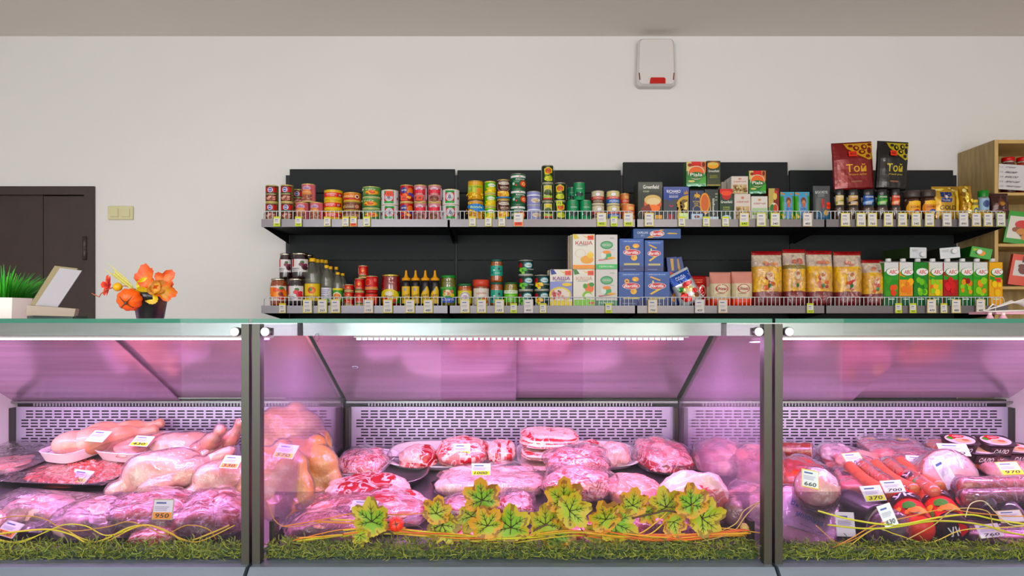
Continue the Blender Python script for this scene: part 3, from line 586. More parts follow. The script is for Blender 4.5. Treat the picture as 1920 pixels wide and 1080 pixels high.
piala = Art().rect(-1, 0, 1, 1, '2f7a34').rect(-1, .72, 1, 1, 'c03a34').poly([(-1, 1), (-1, .6), (-.4, .7), (-.5, 1)], 'd8c080').poly([(.45, 1), (1, 1), (1, .55), (.55, .7)], 'c87a50').ell(-.65, .86, .22, .07, '8a2a20').ell(.75, .88, .16, .1, '702018').poly([(-.4, 1), (-.3, .85), (.3, .88), (.45, 1)], 'd01830').ell(0, .55, .86, .28, 'e8d8b8').ell(0, .55, .78, .25, 'b84820').ell(0, .60, .72, .18, 'e0703a').ell(0, .44, .77, .14, '1f6a30').rect(-.77, .42, .77, .52, '1f6a30').text('Piala', 0, .47, 1.25, .13, 'f4f4e8').text('GOLD', 0, .37, .4, .03, 'c8b060').ell(-.5, .2, .35, .04, 'd8c880').poly([(.2, .1), (.6, .35), (1, .42), (1, .1)], '4aa040').rect(-1, 0, 1, .1, '8ac0a0').blobs(-.9, .0, .9, .1, 12, .15, .03, ['b8e0d0', '50906a'], 3)
azer = Art().rect(-1, 0, 1, 1, 'dcd2c8').text('АЗЕРЧАЙ', 0, .70, 1.5, .09, 'b03a34').ell(0, .85, .2, .05, 'c88a7a').rect(-.85, .0, .85, .52, 'c8b088').blobs(-.8, .05, .8, .48, 40, .12, .05, ['8a6a48', 'b89a6a', '6a4a34', 'd8c8a0'], 6)
azer_green = Art().rect(-1, 0, 1, 1, 'e0dcd4').text('АЗЕРЧАЙ', 0, .70, 1.5, .09, 'b03a34').ell(0, .85, .2, .05, 'c8a07a').rect(-.9, 0, .9, .5, '8ab060').rect(-.9, .3, .9, .5, 'b0c8a0').rect(-.9, .05, .9, .2, 'e8e8e0')
piala_small = Art().rect(-1, 0, 1, 1, '7a1c1c').poly([(-1, 1), (-1, 0), (0, 0), (-.1, .5), (.2, 1)], 'b8a868').rect(-1, 0, .0, .4, '3a8040').ell(0, .35, .8, .19, 'e8e0c8').ell(-.3, .35, .45, .15, '2a7a38').ell(.3, .35, .4, .15, 'c04a28').ell(.2, .75, .4, .12, 'd8c070').ell(.4, .88, .3, .05, 'c04030')
TG = 'tea cartons on the upper shelf'
carton('tea_box', 1196, 1242.5, 341, 0, tea_amber, '262c22', 'large dark green tea carton picturing an amber cup, left of the blue lion box', 'tea box', .12, side='323a30', group=TG)
zz = carton('tea_box', 1243.5, 1292, 350, 0, tea_lion, '30343e', 'blue and grey tea carton with a golden lion', 'tea box', .07, group=TG)
zq = carton('tea_box', 1293, 1320, 357, 0, tea_horse, '1a2644', 'navy tea carton with small gold animal emblem', 'tea box', .07, group=TG)
zo = carton('tea_box', 1321, 1347.5, 355, 0, tea_orange, '222a26', 'dark tea carton with vertical lettering and an orange edge', 'tea box', .07, group=TG)
carton('tea_box', 1349, 1375, 354, 0, tea_red, '1c3020', 'green tea carton with red cup printed on its top edge', 'tea box', .07, group=TG)
zm = max(zq, zo, zz)
carton('tea_box', 1286.5, 1324, 303, 0, piala, '245a28', 'green and red tea carton stacked highest, left of the gold one', 'tea box', .055, z0=zm+.001, group=TG, top='c84030')
carton('tea_box', 1325, 1351, 301.5, 0, tea_green_top, '2a3420', 'olive green tea carton stacked next to the highest red one', 'tea box', .055, z0=zm+.001, group=TG)
za = carton('tea_box', 1377, 1407.5, 363.5, 0, azer, 'd4ccc2', 'cream tea carton with brown picture, lower of its stack', 'tea box', .06, m='print', group=TG)
zb = carton('tea_box', 1408.5, 1439.5, 368, 0, azer_green, 'd8d4cc', 'cream tea carton with green field picture', 'tea box', .06, m='print', group=TG)
carton('tea_box', 1371, 1403, 330.5, 0, azer, 'd4ccc2', 'cream tea carton with brown picture, upper of its stack', 'tea box', .045, z0=za+.001, m='print', group=TG)
carton('tea_box', 1404, 1436, 320, 0, piala, '245a28', 'green and red tea carton standing on the cream cartons', 'tea box', .045, z0=za+.001, group=TG, top='c84030')
carton('tea_box', 1352.5, 1363, 341, 0, None, 'c8beb0', 'narrow cream carton edge in the back row, left one', 'tea box', .05, back=.09, m='print', group=TG)
carton('tea_box', 1364, 1370.5, 335, 0, None, 'd0d4c8', 'narrow white carton edge in the back row, right one', 'tea box', .05, back=.09, m='print', group=TG)
carton('tea_box', 1440.5, 1461, 353, 0, piala_small, '6a1c1c', 'slim dark red and green tea carton right of the cream ones', 'tea box', .06, group=TG)

def bag(key, w, h, d, base, art=None, m='foil', bands=(), crimp=.05, topc=None, seed=1, wr=.04, contents=None, taper=.0, nx=18, nz=20, bottom=True):
    """pillow pack standing on its base; bands: (v0, v1, colour)"""
    k = (key, round(w, 4), round(h, 4))
    if k in PRODUCTS: return PRODUCTS[k]
    def prof(u, v):
        e = max(0., 1-abs(u)**3.2)**.55
        vv = min(1, (1-v)/.35)**.75 if v > .65 else 1
        if v < .12: vv = .72+.28*(v/.12)**.5 if bottom else (v/.12)**.5
        nz_ = noise.noise(Vector((u*2.3+seed, v*3.1*h/w, seed*3.3)))*wr*2+noise.noise(Vector((u*6+seed, v*7*h/w, seed)))*wr
        return max(.0015, d/2*e*vv*(1+nz_)) if v < 1-crimp else .0015
    def xw(u, v): return u*w/2*(1-taper*v+.02*noise.noise(Vector((v*6, seed, u))))
    def fn(u, v, off): return (xw(u, v), -prof(u, v)-off, v*h)
    vs = []; fs = []; cs = []
    for sgn in (-1, 1):
        for j in range(nz+1):
            for i in range(nx+1):
                u = -1+2*i/nx; v = j/nz; vs.append((xw(u, v), sgn*prof(u, v), v*h))
    N = (nx+1)*(nz+1)
    for s_ in (0, 1):
        for j in range(nz):
            for i in range(nx):
                a = s_*N+j*(nx+1)+i; q = (a, a+1, a+nx+2, a+nx+1)
                fs.append(q if s_ == 0 else q[::-1]); v = (j+.5)/nz; c = base
                for v0, v1, cc in bands:
                    if v0 <= v < v1: c = cc
                cs.append(c)
    for i in range(nx): fs += [(i+1, i, N+i, N+i+1), (nz*(nx+1)+i, nz*(nx+1)+i+1, N+nz*(nx+1)+i+1, N+nz*(nx+1)+i)]; cs += [base, topc or base]
    for j in range(nz):
        a = j*(nx+1); fs.append((a, a+nx+1, N+a+nx+1, N+a)); cs.append(base); a += nx; fs.append((a+nx+1, a, N+a, N+a+nx+1)); cs.append(base)
    mb = MB().add(vs, fs, cs, True)
    body = mb.mesh('bag', m); ch = []
    if art: ch.append(('front_print', art.mesh('front_print', fn, m, du=.14, dv=.07, lay=.0004), []))
    PRODUCTS[k] = (body, ch); return PRODUCTS[k]
toi = lambda bg, c: Art().rect(-.96, .03, .99, .97, bg).text('Той', .05, .44, 1.0, .17, c).text('Жана дәм', .1, .30, .9, .04, c).rect(-.25, .14, .3, .17, '90604a').poly([(-.45, .97), (1, .97), (1, .6), (.85, .62), (.7, .60), (.3, .68), (.15, .72), (.0, .70), (-.1, .8), (-.3, .85)], c).ell(.15, .86, .16, .06, bg).ell(.55, .88, .15, .06, bg).ell(.8, .80, .12, .07, bg).ell(.4, .77, .17, .05, bg).ell(.85, .93, .1, .03, bg).ell(.68, .68, .12, .035, bg).ell(-.12, .91, .12, .03, bg).ell(.15, .86, .07, .03, c).ell(.55, .88, .07, .03, c).ell(.4, .77, .08, .025, c).rect(-.3, .68, .12, .79, 'f0501c').text('450', -.09, .735, .3, .06, '7a1408')
def bagthing(name, key, x0, x1, yt, yb, z0, d, base, art, label, cat, m='foil', rot=(0, 0, 0), back=0, group=None, yc=None, **kw):
    y = YS+.024+back+d/2
    w = (x1-x0)/F*y; h = (yb-yt)/F*y if yb else Zp(yt, y)-z0
    return inst(name, bag(key, w, h, d, base, art, m, **kw), label, cat, (Xp((x0+x1)/2, y), y, z0+.0003), rot, group)
# glass instant-coffee jars under the big bags
def coffee(label_col, x0, x1, lab, yt=354, alt=None, n_='coffee_jar', lidc='black_plastic', brew='4a3026', txt='Жокей', kind=0):
    x, y, w, h = geo(x0, x1, yt, ZU); r = w/2*.97
    b = MB().lathe([(r*.9, 0, brew), (r, .004, brew), (r, h*.40, '1a1410'), (r*.96, h*.45, '1a1410'), (r*.86, h*.5, '1a1410'), (r*.86, h*.80, '1a1410')] if not kind else [(r*.9, 0, brew), (r, .004, brew), (r, h*.3, brew), (r*.88, h*.45, brew), (r, h*.62, brew), (r*.85, h*.76, brew)], 28).mesh('coffee_jar', 'chunk')
    l = MB().lathe([(r*.9, h*.80), (r*.92, h*.81), (r*.92, h*.99), (r*.88, h)] if not kind else [(r*.95, h*.765), (r*.98, h*.78), (r*.98, h*.98), (r*.92, h)], 28, brew).mesh('lid', lidc)
    a = Art().rect(-.8, 0, .8, 1, label_col).text(txt, 0, .84, 1.1, .17, 'f0f0e8').poly([(-.8, .35), (.8, .65), (.8, .4), (-.8, .12)], alt or 'e8d8a8').lines(-.5, .5, .1, .4, 3, 'f8f0e0')
    if kind: a = Art().ell(0, .5, .9, .52, label_col).rect(-.62, .75, .62, .98, 'f0c040').text(txt, 0, .6, .9, .14, '6a3010').ell(.1, .25, .4, .2, alt or 'a02818').ell(.1, .25, .2, .1, 'f8e8c0')
    rf = (lambda z: r*.87) if not kind else (lambda z: r*1.01)
    am = a.mesh('label_print', on_cyl(rf, h*(.34 if not kind else .52), h*(.47 if not kind else .12)), 'gloss', du=.2)
    return inst(n_, (b, [('lid', l, []), ('label_print', am, [])]), lab, 'coffee jar', (x, y, ZU+.0003), group='instant coffee jars')
coffee('d8c088', 1562, 1582.5, 'black capped coffee jar with gold label at the left end', alt='8a8a3a')
coffee('c8a068', 1585, 1609.5, 'black capped coffee jar with tan label left of the blue one', alt='3a2418')
coffee('1c4a94', 1612, 1638.5, 'black capped coffee jar with blue label', alt='6aa0d8')
coffee('2a7a34', 1639.5, 1664, 'black capped coffee jar with green label', alt='70b850')
coffee('c84a30', 1667, 1687.5, 'black capped coffee jar with red label', alt='e8905a')
zc = Zp(354, YS+.022)
bagthing('coffee_bag', 'toi_red', 1563, 1638, 264, 353, zc, .05, '7a1218', toi('7a1218', 'd8a83a'), 'large dark red foil coffee bag with gold ornament on top of the jars', 'coffee bag', rot=(0, R(-3), 0), seed=3)
bagthing('coffee_bag', 'toi_black', 1640, 1698, 263, 353.5, zc, .05, '0e0e10', toi('0e0e10', 'c8b428'), 'large black foil coffee bag with gold ornament on top of the jars', 'coffee bag', rot=(0, R(3), 0), seed=7)
coffee('e8a820', 1694, 1724, 'brown lidded instant coffee jar with yellow label', 356, kind=1, lidc='brown_metal', txt='КОФЕ')
coffee('d88a30', 1724.5, 1753, 'brown lidded instant coffee jar with orange label and blue ring', 354.5, kind=1, lidc='brown_metal', txt='КОФЕ', alt='2a4a9a')
coffee('e0b050', 1722, 1744, 'brown lidded coffee jar half hidden in the back row', 353, kind=1, lidc='brown_metal', txt='КОФЕ').location.y += .085
gold = Art().rect(-.5, .52, .3, .82, '18307a').ell(-.1, .68, .1, .06, 'e8e8f0').text('COFFEE', -.1, .57, .5, .05, 'c8c8e8').text('GOLD', .0, .36, 1.2, .13, '4a3410').blobs(-.9, .85, .9, .97, 12, .14, .03, ['f4e070', 'a8801c', 'fff0a0'], 4).rect(.55, .05, .75, .85, 'ecc860')
bagthing('coffee_pouch', 'gold1', 1746, 1797, 347, 411, ZU, .05, 'c09a4a', gold, 'golden foil coffee pouch lettered GOLD with a blue square', 'coffee pouch', seed=4, wr=.10)
bagthing('coffee_pouch', 'gold2', 1797.5, 1820, 346, 411, ZU, .05, 'b88c38', Art().blobs(-.7, .1, .7, .95, 26, .25, .05, ['f0d870', '8a6418', 'fff4b0', 'b8923a'], 9), 'narrow golden foil pouch right of the one lettered GOLD', 'coffee pouch', seed=8, wr=.12)
bagthing('snack_pouch', 'brownp', 1854, 1889, 360, 411, ZU, .05, '3c1612', Art().poly([(-.6, .55), (0, .85), (.6, .55), (.4, .5), (0, .7), (-.4, .5)], '6a3a2a').ell(0, .6, .3, .08, 'b07a3a').lines(-.6, .6, .1, .4, 4, '7a4a34'), 'dark brown foil pouch at the right end of the upper shelf', 'snack pouch', seed=2, wr=.1)
bagthing('drink_pouch', 'ego', 1524, 1556, 346, 411, ZU, .04, '55585a', Art().text('EGOISTE', -.1, .80, 1.4, .08, 'd8dcdc').lines(-.6, .4, .66, .74, 2, '9aa0a0').rect(-.2, .35, .1, .6, 'b02020').rect(.35, .32, .9, .5, 'f0501c').text('410', .6, .41, .4, .08, '5a1008').rect(-.8, .0, .9, .25, '2c5a7a').ell(.3, .2, .3, .08, 'c8a060'), 'grey coffee pack with a small red mark left of the coffee jars', 'coffee pack', m='gloss', seed=6)
bluep = Art().rect(-.98, 0, .98, 1, '4a9a3a').rect(-.6, .05, .6, .95, '6a9ac8').rect(-.98, .85, .98, 1, '58a4c8').blobs(-.9, .9, .9, .98, 6, .12, .03, ['e8c030', 'd08a20'], 4).ell(0, .66, .32, .14, '7a4a34').ell(0, .6, .22, .1, 'c88a60').poly([(-.2, .45), (.2, .45), (.1, .6), (-.1, .6)], 'c06a40').text('НЕГРО', 0, .38, .8, .06, '2a4a8a').blobs(-.9, .05, .9, .2, 8, .15, .05, ['d8b830', '3a8a30'], 5)
bagthing('tea_pouch', 'bluep', 1462.5, 1489, 358, 411, ZU, .03, '4a9a3a', bluep, 'blue and green tea pouch beside the slim red carton', 'tea pouch', m='gloss', seed=2)
bagthing('tea_pouch', 'bluep2', 1490, 1517.5, 358, 411, ZU, .03, '4a9a3a', bluep, 'blue and green tea pouch beside the grey coffee pack', 'tea pouch', m='gloss', seed=5)
# small spice jars
def jar(name, x0, x1, yt, z0, body, lidc, art, label, cat='jar', yb=None, back=0, lidm=None, glass=True, neck=.86, lidh=.14, lr=(.12, .72), h=None, group=GL, squat=.93):
    x, y, w, hh = geo(x0, x1, yt, z0, back=back)
    if h: hh = h
    r = w/2*.985; k = ('jar', name, body, round(r, 4), round(hh, 4), id(art))
    if k not in PRODUCTS:
        b = MB().lathe([(r*.85, 0, body), (r*.97, .003, body), (r, .008, body), (r, hh*(squat-.21), body), (r*.97, hh*(squat-.15), body), (r*neck, hh*(1-lidh), body), (r*neck, hh*(1-lidh)+.002, body)], 30).mesh(name, 'chunk')
        lm = MB().lathe([(r*(neck+.03), hh*(1-lidh), lidc), (r*(neck+.07), hh*(1-lidh)+.002, lidc), (r*(neck+.07), hh-.003, lidc), (r*(neck+.02), hh, lidc)], 30).mesh('lid', lidm or 'gloss')
        ch = [('lid', lm, [])]
        if art: ch.append(('label_print', art.mesh('label_print', on_cyl(r, hh*(lr[1]-lr[0]), hh*lr[0]), 'gloss', du=.2), []))
        PRODUCTS[k] = (b, ch)
    inst(name, PRODUCTS[k], label, cat, (x, y, z0+.0003), (0, 0, rng.uniform(-.1, .1)), group); return z0+hh
jar('spice_jar', 1820, 1833, 374, ZU, '8a7a3c', 'e0c020', Art().rect(-1, 0, 1, 1, 'd8c040').ell(0, .5, .5, .3, '2a5a8a').ell(0, .5, .25, .15, 'f0e060'), 'small jar with yellow lid beside the golden pouches', 'spice jar', group=None)
jar('spice_jar', 1834, 1853, 356, ZU, '8a9a90', '1f7a2c', Art().rect(-1, 0, 1, 1, '9ab8d0').rect(-1, .0, 1, .35, 'c8a038').ell(0, .7, .5, .2, '3a4a7a').ell(0, .2, .35, .15, '6a3a20'), 'taller jar with green lid beside the brown pouch', 'spice jar', lidh=.3, group=None)

# ---------------------------------------------------------------- lower shelf
def jam(img, fruit):
    a = Art().rect(-.95, 0, .95, 1, 'e0dcdc').rect(-.72, .45, -.48, 1, 'c8202c').poly([(-.72, .45), (-.6, .36), (-.48, .45)], 'c8202c').text(fruit, -.35, .25, .9, .13, '2a3a5a').text('ВАРЕНЬЕ', -.35, .1, .6, .07, '5a5a6a').ell(.3, .75, .2, .12, '3a6a30')
    return a.blobs(.1, .3, .8, .6, 7, .25, .16, img, 3)
j_cherry = jam(['5a1830', '7a2a48', '401020'], 'АБРИКОС'); j_rasp = jam(['b82030', 'd83a48', 'c02838'], 'МАЛИНОВ')
j_apr = Art().rect(-.95, 0, .95, 1, 'e8dcd0').rect(-.9, .5, -.75, 1, 'c8202c').blobs(-.5, .2, .8, .85, 14, .3, .18, ['e8602a', 'f08838', 'd8481c', 'f4a050'], 5).ell(.35, .45, .2, .14, '7a2a18').ell(.4, .85, .2, .1, '3a7a30').text('ДЖЕМ', -.7, .2, .4, .12, '2a3a5a')
zj = jar('jam_jar', 507, 539, 521.7, ZL, '9a4a1c', 'd8c888', j_apr, 'apricot jam jar at the lower left end of the lower shelf', lidm='can_metal', neck=.84, lidh=.08, lr=(.18, .72))
jar('jam_jar', 540.5, 572, 521.7, ZL, '241420', 'd8c888', j_rasp, 'dark raspberry jam jar beside the apricot jar', lidm='can_metal', neck=.84, lidh=.08, lr=(.18, .72))
jar('jam_jar', 524, 547, 474.5, zj, '241018', 'd8c888', j_cherry, 'upper dark plum jam jar, smaller left one', lidm='can_metal', neck=.84, lidh=.08, lr=(.25, .75), back=.02)
jar('jam_jar', 548, 579, 473.5, zj, '241018', 'd8c888', j_cherry, 'upper dark plum jam jar, larger right one', lidm='can_metal', neck=.84, lidh=.08, lr=(.25, .75))
zj2 = jar('jam_jar', 564, 590, 522, ZL, '241018', 'd8c888', None, 'lower dark jam jar in the back row behind the bottles', lidm='can_metal', neck=.84, lidh=.08, back=.09)
jar('jam_jar', 564, 590, 477, zj2, '241018', 'd8c888', None, 'upper dark jam jar in the back row', lidm='can_metal', neck=.84, lidh=.08, back=.09)
def bottle(x0, x1, yt, art, label, back=0, ribs=True, lr=(.10, .43), n_='oil_bottle', liquid=True):
    x, y, w, h = geo(x0, x1, yt, ZL, back=back); r = w/2*.97; k = ('bot', round(r, 4), round(h, 4), id(art))
    pr = [(r*.8, 0), (r*.97, .004), (r, .01), (r, h*.48)]
    for i in range(5): z = h*(.49+i*.035); pr += [(r*.965, z), (r, z+h*.018)]
    pr += [(r*.95, h*.69), (r*.62, h*.82), (r*.36, h*.90), (r*.34, h*.925)]
    b = MB().lathe(pr, 28).mesh(n_, 'bottle_pet')
    c = MB().lathe([(r*.40, h*.925, 'f0c018'), (r*.42, h*.93, 'f0c018'), (r*.42, h*.995, 'f0c018'), (r*.38, h, 'f0c018')], 20).mesh('cap', 'gloss')
    ch = [('cap', c, [])]
    if art: ch.append(('label_print', art.mesh('label_print', on_cyl(r, h*(lr[1]-lr[0]), h*lr[0], 85), 'gloss', du=.2), []))
    return inst(n_, (b, ch), label, 'bottle', (x, y, ZL+.0003), group='clear bottles with yellow caps')
ol = Art().rect(-1, 0, 1, 1, 'e8c818').ell(.1, .62, .35, .2, 'd8582a').ell(.0, .66, .15, .1, '3a8a30').ell(.25, .58, .15, .1, 'f08838').text('ФРУКТОЗА', 0, .24, 1.3, .14, '2a2a4a')
bottle(571.5, 601, 483, ol, 'large clear bottle with yellow label, in front', lr=(.10, .46))
for k, (a_, b_, t_) in enumerate(((585, 606, 485.5), (594, 613, 486), (602, 620, 487))): bottle(a_, b_, t_, None, ['second clear bottle in line behind the large one', 'third clear bottle in line behind the large one', 'rearmost tall clear bottle behind the large one'][k], back=.085+.075*k)
ol2 = Art().rect(-1, 0, 1, 1, 'dcdce4').lines(-.6, .7, .55, .9, 3, '8a8ab0').text('МАСЛО', 0, .45, 1.0, .13, '5a5a8a').ell(.2, .15, .3, .12, '5aa04a')
bottle(602.5, 622.5, 496.5, ol2, 'clear bottle with white label beside the large bottle', lr=(.08, .44))
bottle(611, 629, 499, None, 'clear bottle behind the white labelled one', back=.07)
bottle(622, 639, 500, None, 'clear bottle in the back row right of the white label', back=.13)
ol3 = Art().rect(-1, 0, 1, 1, '4a9a3a').ell(0, .35, .7, .35, 'f0e8d0').ell(0, .4, .5, .22, 'e08a3a').rect(-1, .85, 1, 1, 'e8d830').text('УКСУС', 0, .3, .7, .1, '7a2a1c')
bottle(624, 643, 510, ol3, 'short clear bottle with green label', lr=(.12, .52))
bottle(634, 651, 512, None, 'short clear bottle behind the green labelled one', back=.05)
paste = dcan('paste', 'c01c1c', Art().ell(0, .55, .5, .32, 'e8702a').ell(0, .55, .4, .26, 'c8201c').ell(.05, .6, .22, .14, 'f0a040').text('ТОМАТ', .0, .2, 1.1, .12, 'f8e0d0').rect(-.6, .02, .6, .12, '3a8a3a').rect(-.9, .3, -.7, .9, 'f0c8b8'), lid='can_metal')
GP = 'red tomato paste tins on the lower shelf'
cans(paste, 645.5, 663.5, 533, 3, 'small red tomato paste tin', 'in the lower left column', 1, GP)
cans(paste, 665, 683, 521.7, 2, 'small red tomato paste tin', 'in the second column', 1, GP)
zt_ = Zp(521.7, YS+.022)
cans(paste, 672, 690, 497.5, 1, 'red tomato paste tin', 'balanced highest of all', 1, GP, z0=zt_+.001)
bigp = dcan('bigp', 'c8201c', Art().ell(-.3, .55, .42, .3, 'f0702a').ell(-.3, .55, .33, .24, 'c8201c').rect(-1, .0, 1, .14, 'e88a5a').text('Alem', -.3, .22, .7, .12, '3a3a8a').rect(.4, .6, .8, .9, 'e86a60'), lid='can_metal')
zp = jar('sauce_jar', 684.5, 709, 543.5, ZL, '7a2414', 'c0301c', Art().rect(-1, 0, 1, 1, 'd8401c').ell(0, .5, .5, .3, 'f0a060'), 'squat red sauce jar under the larger tomato tin', lidh=.2)
cans(bigp, 684.5, 709, 517, 1, 'larger red tomato tin', 'standing on a squat sauce jar', 1, GP, z0=zp+.0005)
jar('pickle_jar', 715, 752, 514, ZL, '8a1c10', 'd8b828', Art().rect(-1, 0, 1, .9, '2f8a34').ell(0, .55, .85, .52, 'e0cc28').ell(0, .7, .3, .2, 'e8e0d0').blobs(-.5, .1, .5, .35, 8, .22, .12, ['b81c1c', 'd03a28'], 3).text('ЛЕЧО', 0, .5, .8, .14, '7a1c14'), 'big red relish jar with yellow lid', lidm='gold_metal', neck=.9, lidh=.07, lr=(.08, .5))
def mustard(x0, x1, label, v):
    x, y, w, h = geo(x0, x1, 506, ZL); r = w/2*.94
    b = MB().lathe([(r*.9, 0, '16161a'), (r, .004, '16161a'), (r, h*.62, '16161a'), (r*.9, h*.70, '16161a')], 26).mesh('sauce_bottle', 'gloss')
    c = MB().lathe([(r*.95, h*.70, 'e8a818'), (r*1.04, h*.705, 'e8a818'), (r*1.04, h*.765, 'e8a818'), (r*.5, h*.80, 'e8a818'), (r*.3, h*.88, 'e8a818'), (r*.24, h*.97, 'e8a818'), (r*.12, h, 'e8a818')], 24).mesh('cap', 'gloss')
    a = Art().rect(-.9, 0, .9, 1, 'e8c01c').ell(-.1, .82, .25, .1, '9a9aa8').text('Соевый' if v else 'TURBO', 0, .48, 1.3, .13, '1a1a1a', rot=8).text('соус' if v else 'СОУС', 0, .28, 1.0, .13, '1a1a1a', rot=8)
    if not v: a.poly([(-.9, 1), (-.9, .5), (.2, .95), (.2, 1)], '16161a').poly([(.5, 1), (.9, .7), (.9, 1)], '16161a')
    inst('sauce_bottle', (b, [('cap', c, []), ('label_print', a.mesh('label_print', on_cyl(r, h*.48, h*.06), 'gloss', du=.2), [])]), label, 'sauce bottle', (x, y, ZL+.0003), group='black sauce bottles with yellow nozzles')
for k, (a_, b_) in enumerate(((753, 770), (771, 787.5), (789, 806), (807, 824))):
    mustard(a_, b_, '%s black sauce bottle with yellow nozzle cap' % ['leftmost', 'second from left', 'third from left', 'rightmost'][k], k < 2)
jar('pickle_jar', 826, 856, 516, ZL, '6a6a20', '1c8a3c', Art().rect(-1, 0, 1, 1, '2a8a3c').poly([(-1, .3), (1, .3), (.6, .0), (-.6, .0)], '3a5ac0').ell(0, .62, .4, .2, 'e8d8b0').blobs(-.5, .45, .5, .75, 8, .18, .1, ['d8c040', 'c87a5a', 'e0e0c0'], 2).text('АССОРТИ', 0, .18, 1.2, .12, 'e8e8ff').lines(-.9, .9, .85, .98, 2, '8ad06a'), 'pickle jar with green lid at the bay joint', neck=.88, lidh=.08, lr=(.1, .62))
jar('pickle_jar', 858, 885, 531.6, ZL, 'b8602a', '1a6a3c', Art().rect(-1, 0, 1, 1, 'd8d02c').ell(0, .5, .6, .4, 'e8e8e0').ring(0, .5, .55, .36, .85, '8a6aa0').ell(0, .5, .25, .15, 'b89ac0'), 'squat orange spread jar with green lid and yellow label', neck=.9, lidh=.11, lr=(.1, .68))
jar('pickle_jar', 886.5, 917.5, 524, ZL, '8a4028', 'c85040', Art().rect(-.9, 0, .9, 1, 'e0d8cc').text('АДЖИКА', 0, .7, 1.0, .12, 'c03a30').ell(.3, .3, .3, .2, 'd86a3a').ell(-.1, .3, .2, .14, '3a7a3a').ell(.5, .2, .15, .1, 'c83030'), 'relish jar with printed red lid and white label', neck=.96, lidh=.26, lr=(.02, .66))
teal = Art().rect(-1, 0, 1, 1, '1ea088').ell(-.3, .55, .13, .07, 'e8f0f0').ell(.3, .7, .16, .1, '2a3a5a').ell(.55, .45, .13, .08, '6a2a3a').ell(-.55, .3, .12, .08, '2a3a5a').text('FISH', .1, .25, .6, .08, 'f0f8f8')
zj = jar('pickle_jar', 919.5, 943, 529, ZL, 'a85a1c', '12564a', teal, 'lower jar of the teal labelled pair', neck=.92, lidh=.10, lr=(.12, .66))
jar('pickle_jar', 919.5, 943, 486, zj, 'a85a1c', '12564a', teal, 'upper jar of the teal labelled pair', neck=.92, lidh=.10, lr=(.28, .72))
jar('pickle_jar', 944.5, 971, 529, ZL, '8a7a24', '2a5a30', Art().rect(-1, 0, 1, 1, '6aba2c').rect(-1, .72, 1, .98, 'e8f0d8').text('ОГУРЦЫ', 0, .85, 1.1, .1, '3a6a20').lines(-.6, .6, .2, .6, 3, 'a8dc60'), 'green cucumber jar right of the teal pair', neck=.9, lidh=.08, lr=(.15, .66))
veg = lambda b_, t_: Art().ell(-.75, .66, .3, .22, 'a82830').ell(.25, .68, .5, .25, '3a8a9a').ell(.25, .68, .4, .18, 'd8e8e8').text('Бонд', .25, .68, .6, .14, '1a5a4a').blobs(-.85, .05, -.1, .45, 16, .16, .1, b_, 3).text(t_, .5, .35, .7, .1, 'e8f0e8')
vp = dcan('vegpea', '10342a', veg(['4aa83a', '2f8a2a', '8ad05a'], 'ГОРОШЕК'), lid='can_metal', rim='c8c8c0'); vc = dcan('vegcorn', '10342a', veg(['f0c028', 'e09018', 'f8e060'], 'КУКУРУЗА'), lid='can_metal', rim='c8c8c0')
cans(vp, 972, 1000, 487, 3, 'dark green pea tin', 'in the three high dark stack', 1, 'dark green vegetable tins on the lower shelf')
cans(vc, 1001.5, 1030, 515, 2, 'dark green sweetcorn tin', 'left of the porridge boxes', 1, 'dark green vegetable tins on the lower shelf')
# porridge boxes
def kasha(c1, c2, tcol, kind):
    a = Art().rect(-1, 0, 1, 1, 'e8e4d8').rect(-1, 0, 1, .12, c1).poly([(-1, 1), (-.7, 1), (-.4, .88), (-.9, .85)], c2).poly([(-.2, .98), (.2, .93), (.9, .99), (.9, .94), (.2, .9)], 'e8c040')
    if kind == 0: a.ell(.3, .27, .6, .12, 'e8a828').ell(.6, .4, .3, .09, 'f0c85a').ell(.6, .47, .14, .04, 'f4d880').ring(-.3, .45, .5, .12, .9, 'e8c8b8').rect(-1, .0, 1, .08, 'e89a1c')
    if kind == 1: a.rect(-1, .18, 1, .66, '8a94d0').ell(-.1, .3, 1.0, .22, 'e0cc28').ell(-.1, .3, .85, .17, 'e8dcd0').blobs(-.8, .2, .4, .4, 22, .11, .04, ['a82a34', 'c84a50', 'd88a80', '7a1c24'], 4).ell(.5, .58, .45, .05, 'e8c828')
    if kind == 2: a.ell(.5, .48, .42, .14, 'e87a2c').ell(.1, .54, .2, .07, '4a9a2a').ell(.7, .58, .25, .06, '3a8a2a').ell(.3, .28, .45, .12, '8ac04a').ell(.4, .26, .35, .08, 'e8e8d8').rect(-1, .0, 1, .16, '88c830').ell(.7, .07, .25, .03, 'e04a30')
    return a.text('КАША', .02, .75, 1.55, .10, tcol).lines(-.6, .7, .66, .69, 1, '8a9a9a').rect(.35, .84, .9, .96, 'f05a20').text('110' if kind else '156', .62, .9, .35, .06, '7a1408')
GK = 'porridge boxes on the lower shelf'
zk = carton('porridge_box', 1031, 1073.5, 505, 1, kasha('e8d028', '2a3a8a', '8a3aa0', 1), 'd8d4c8', 'porridge box with blue and yellow berry picture', 'porridge box', .055, side='c8a8a8', group=GK)
carton('porridge_box', 1074.5, 1115.5, 505, 1, kasha('e8d028', '3a7a30', 'd8b0a0', 2), 'd8d4c8', 'porridge box with green base and fruit picture', 'porridge box', .055, group=GK)
carton('porridge_box', 1073.5, 1115.5, 439, 1, kasha('f09a1c', 'e8c860', 'b81c3c', 0), 'e0dcd0', 'porridge box stacked above the green one, with a golden picture', 'porridge box', .055, z0=zk+.0005, group=GK)
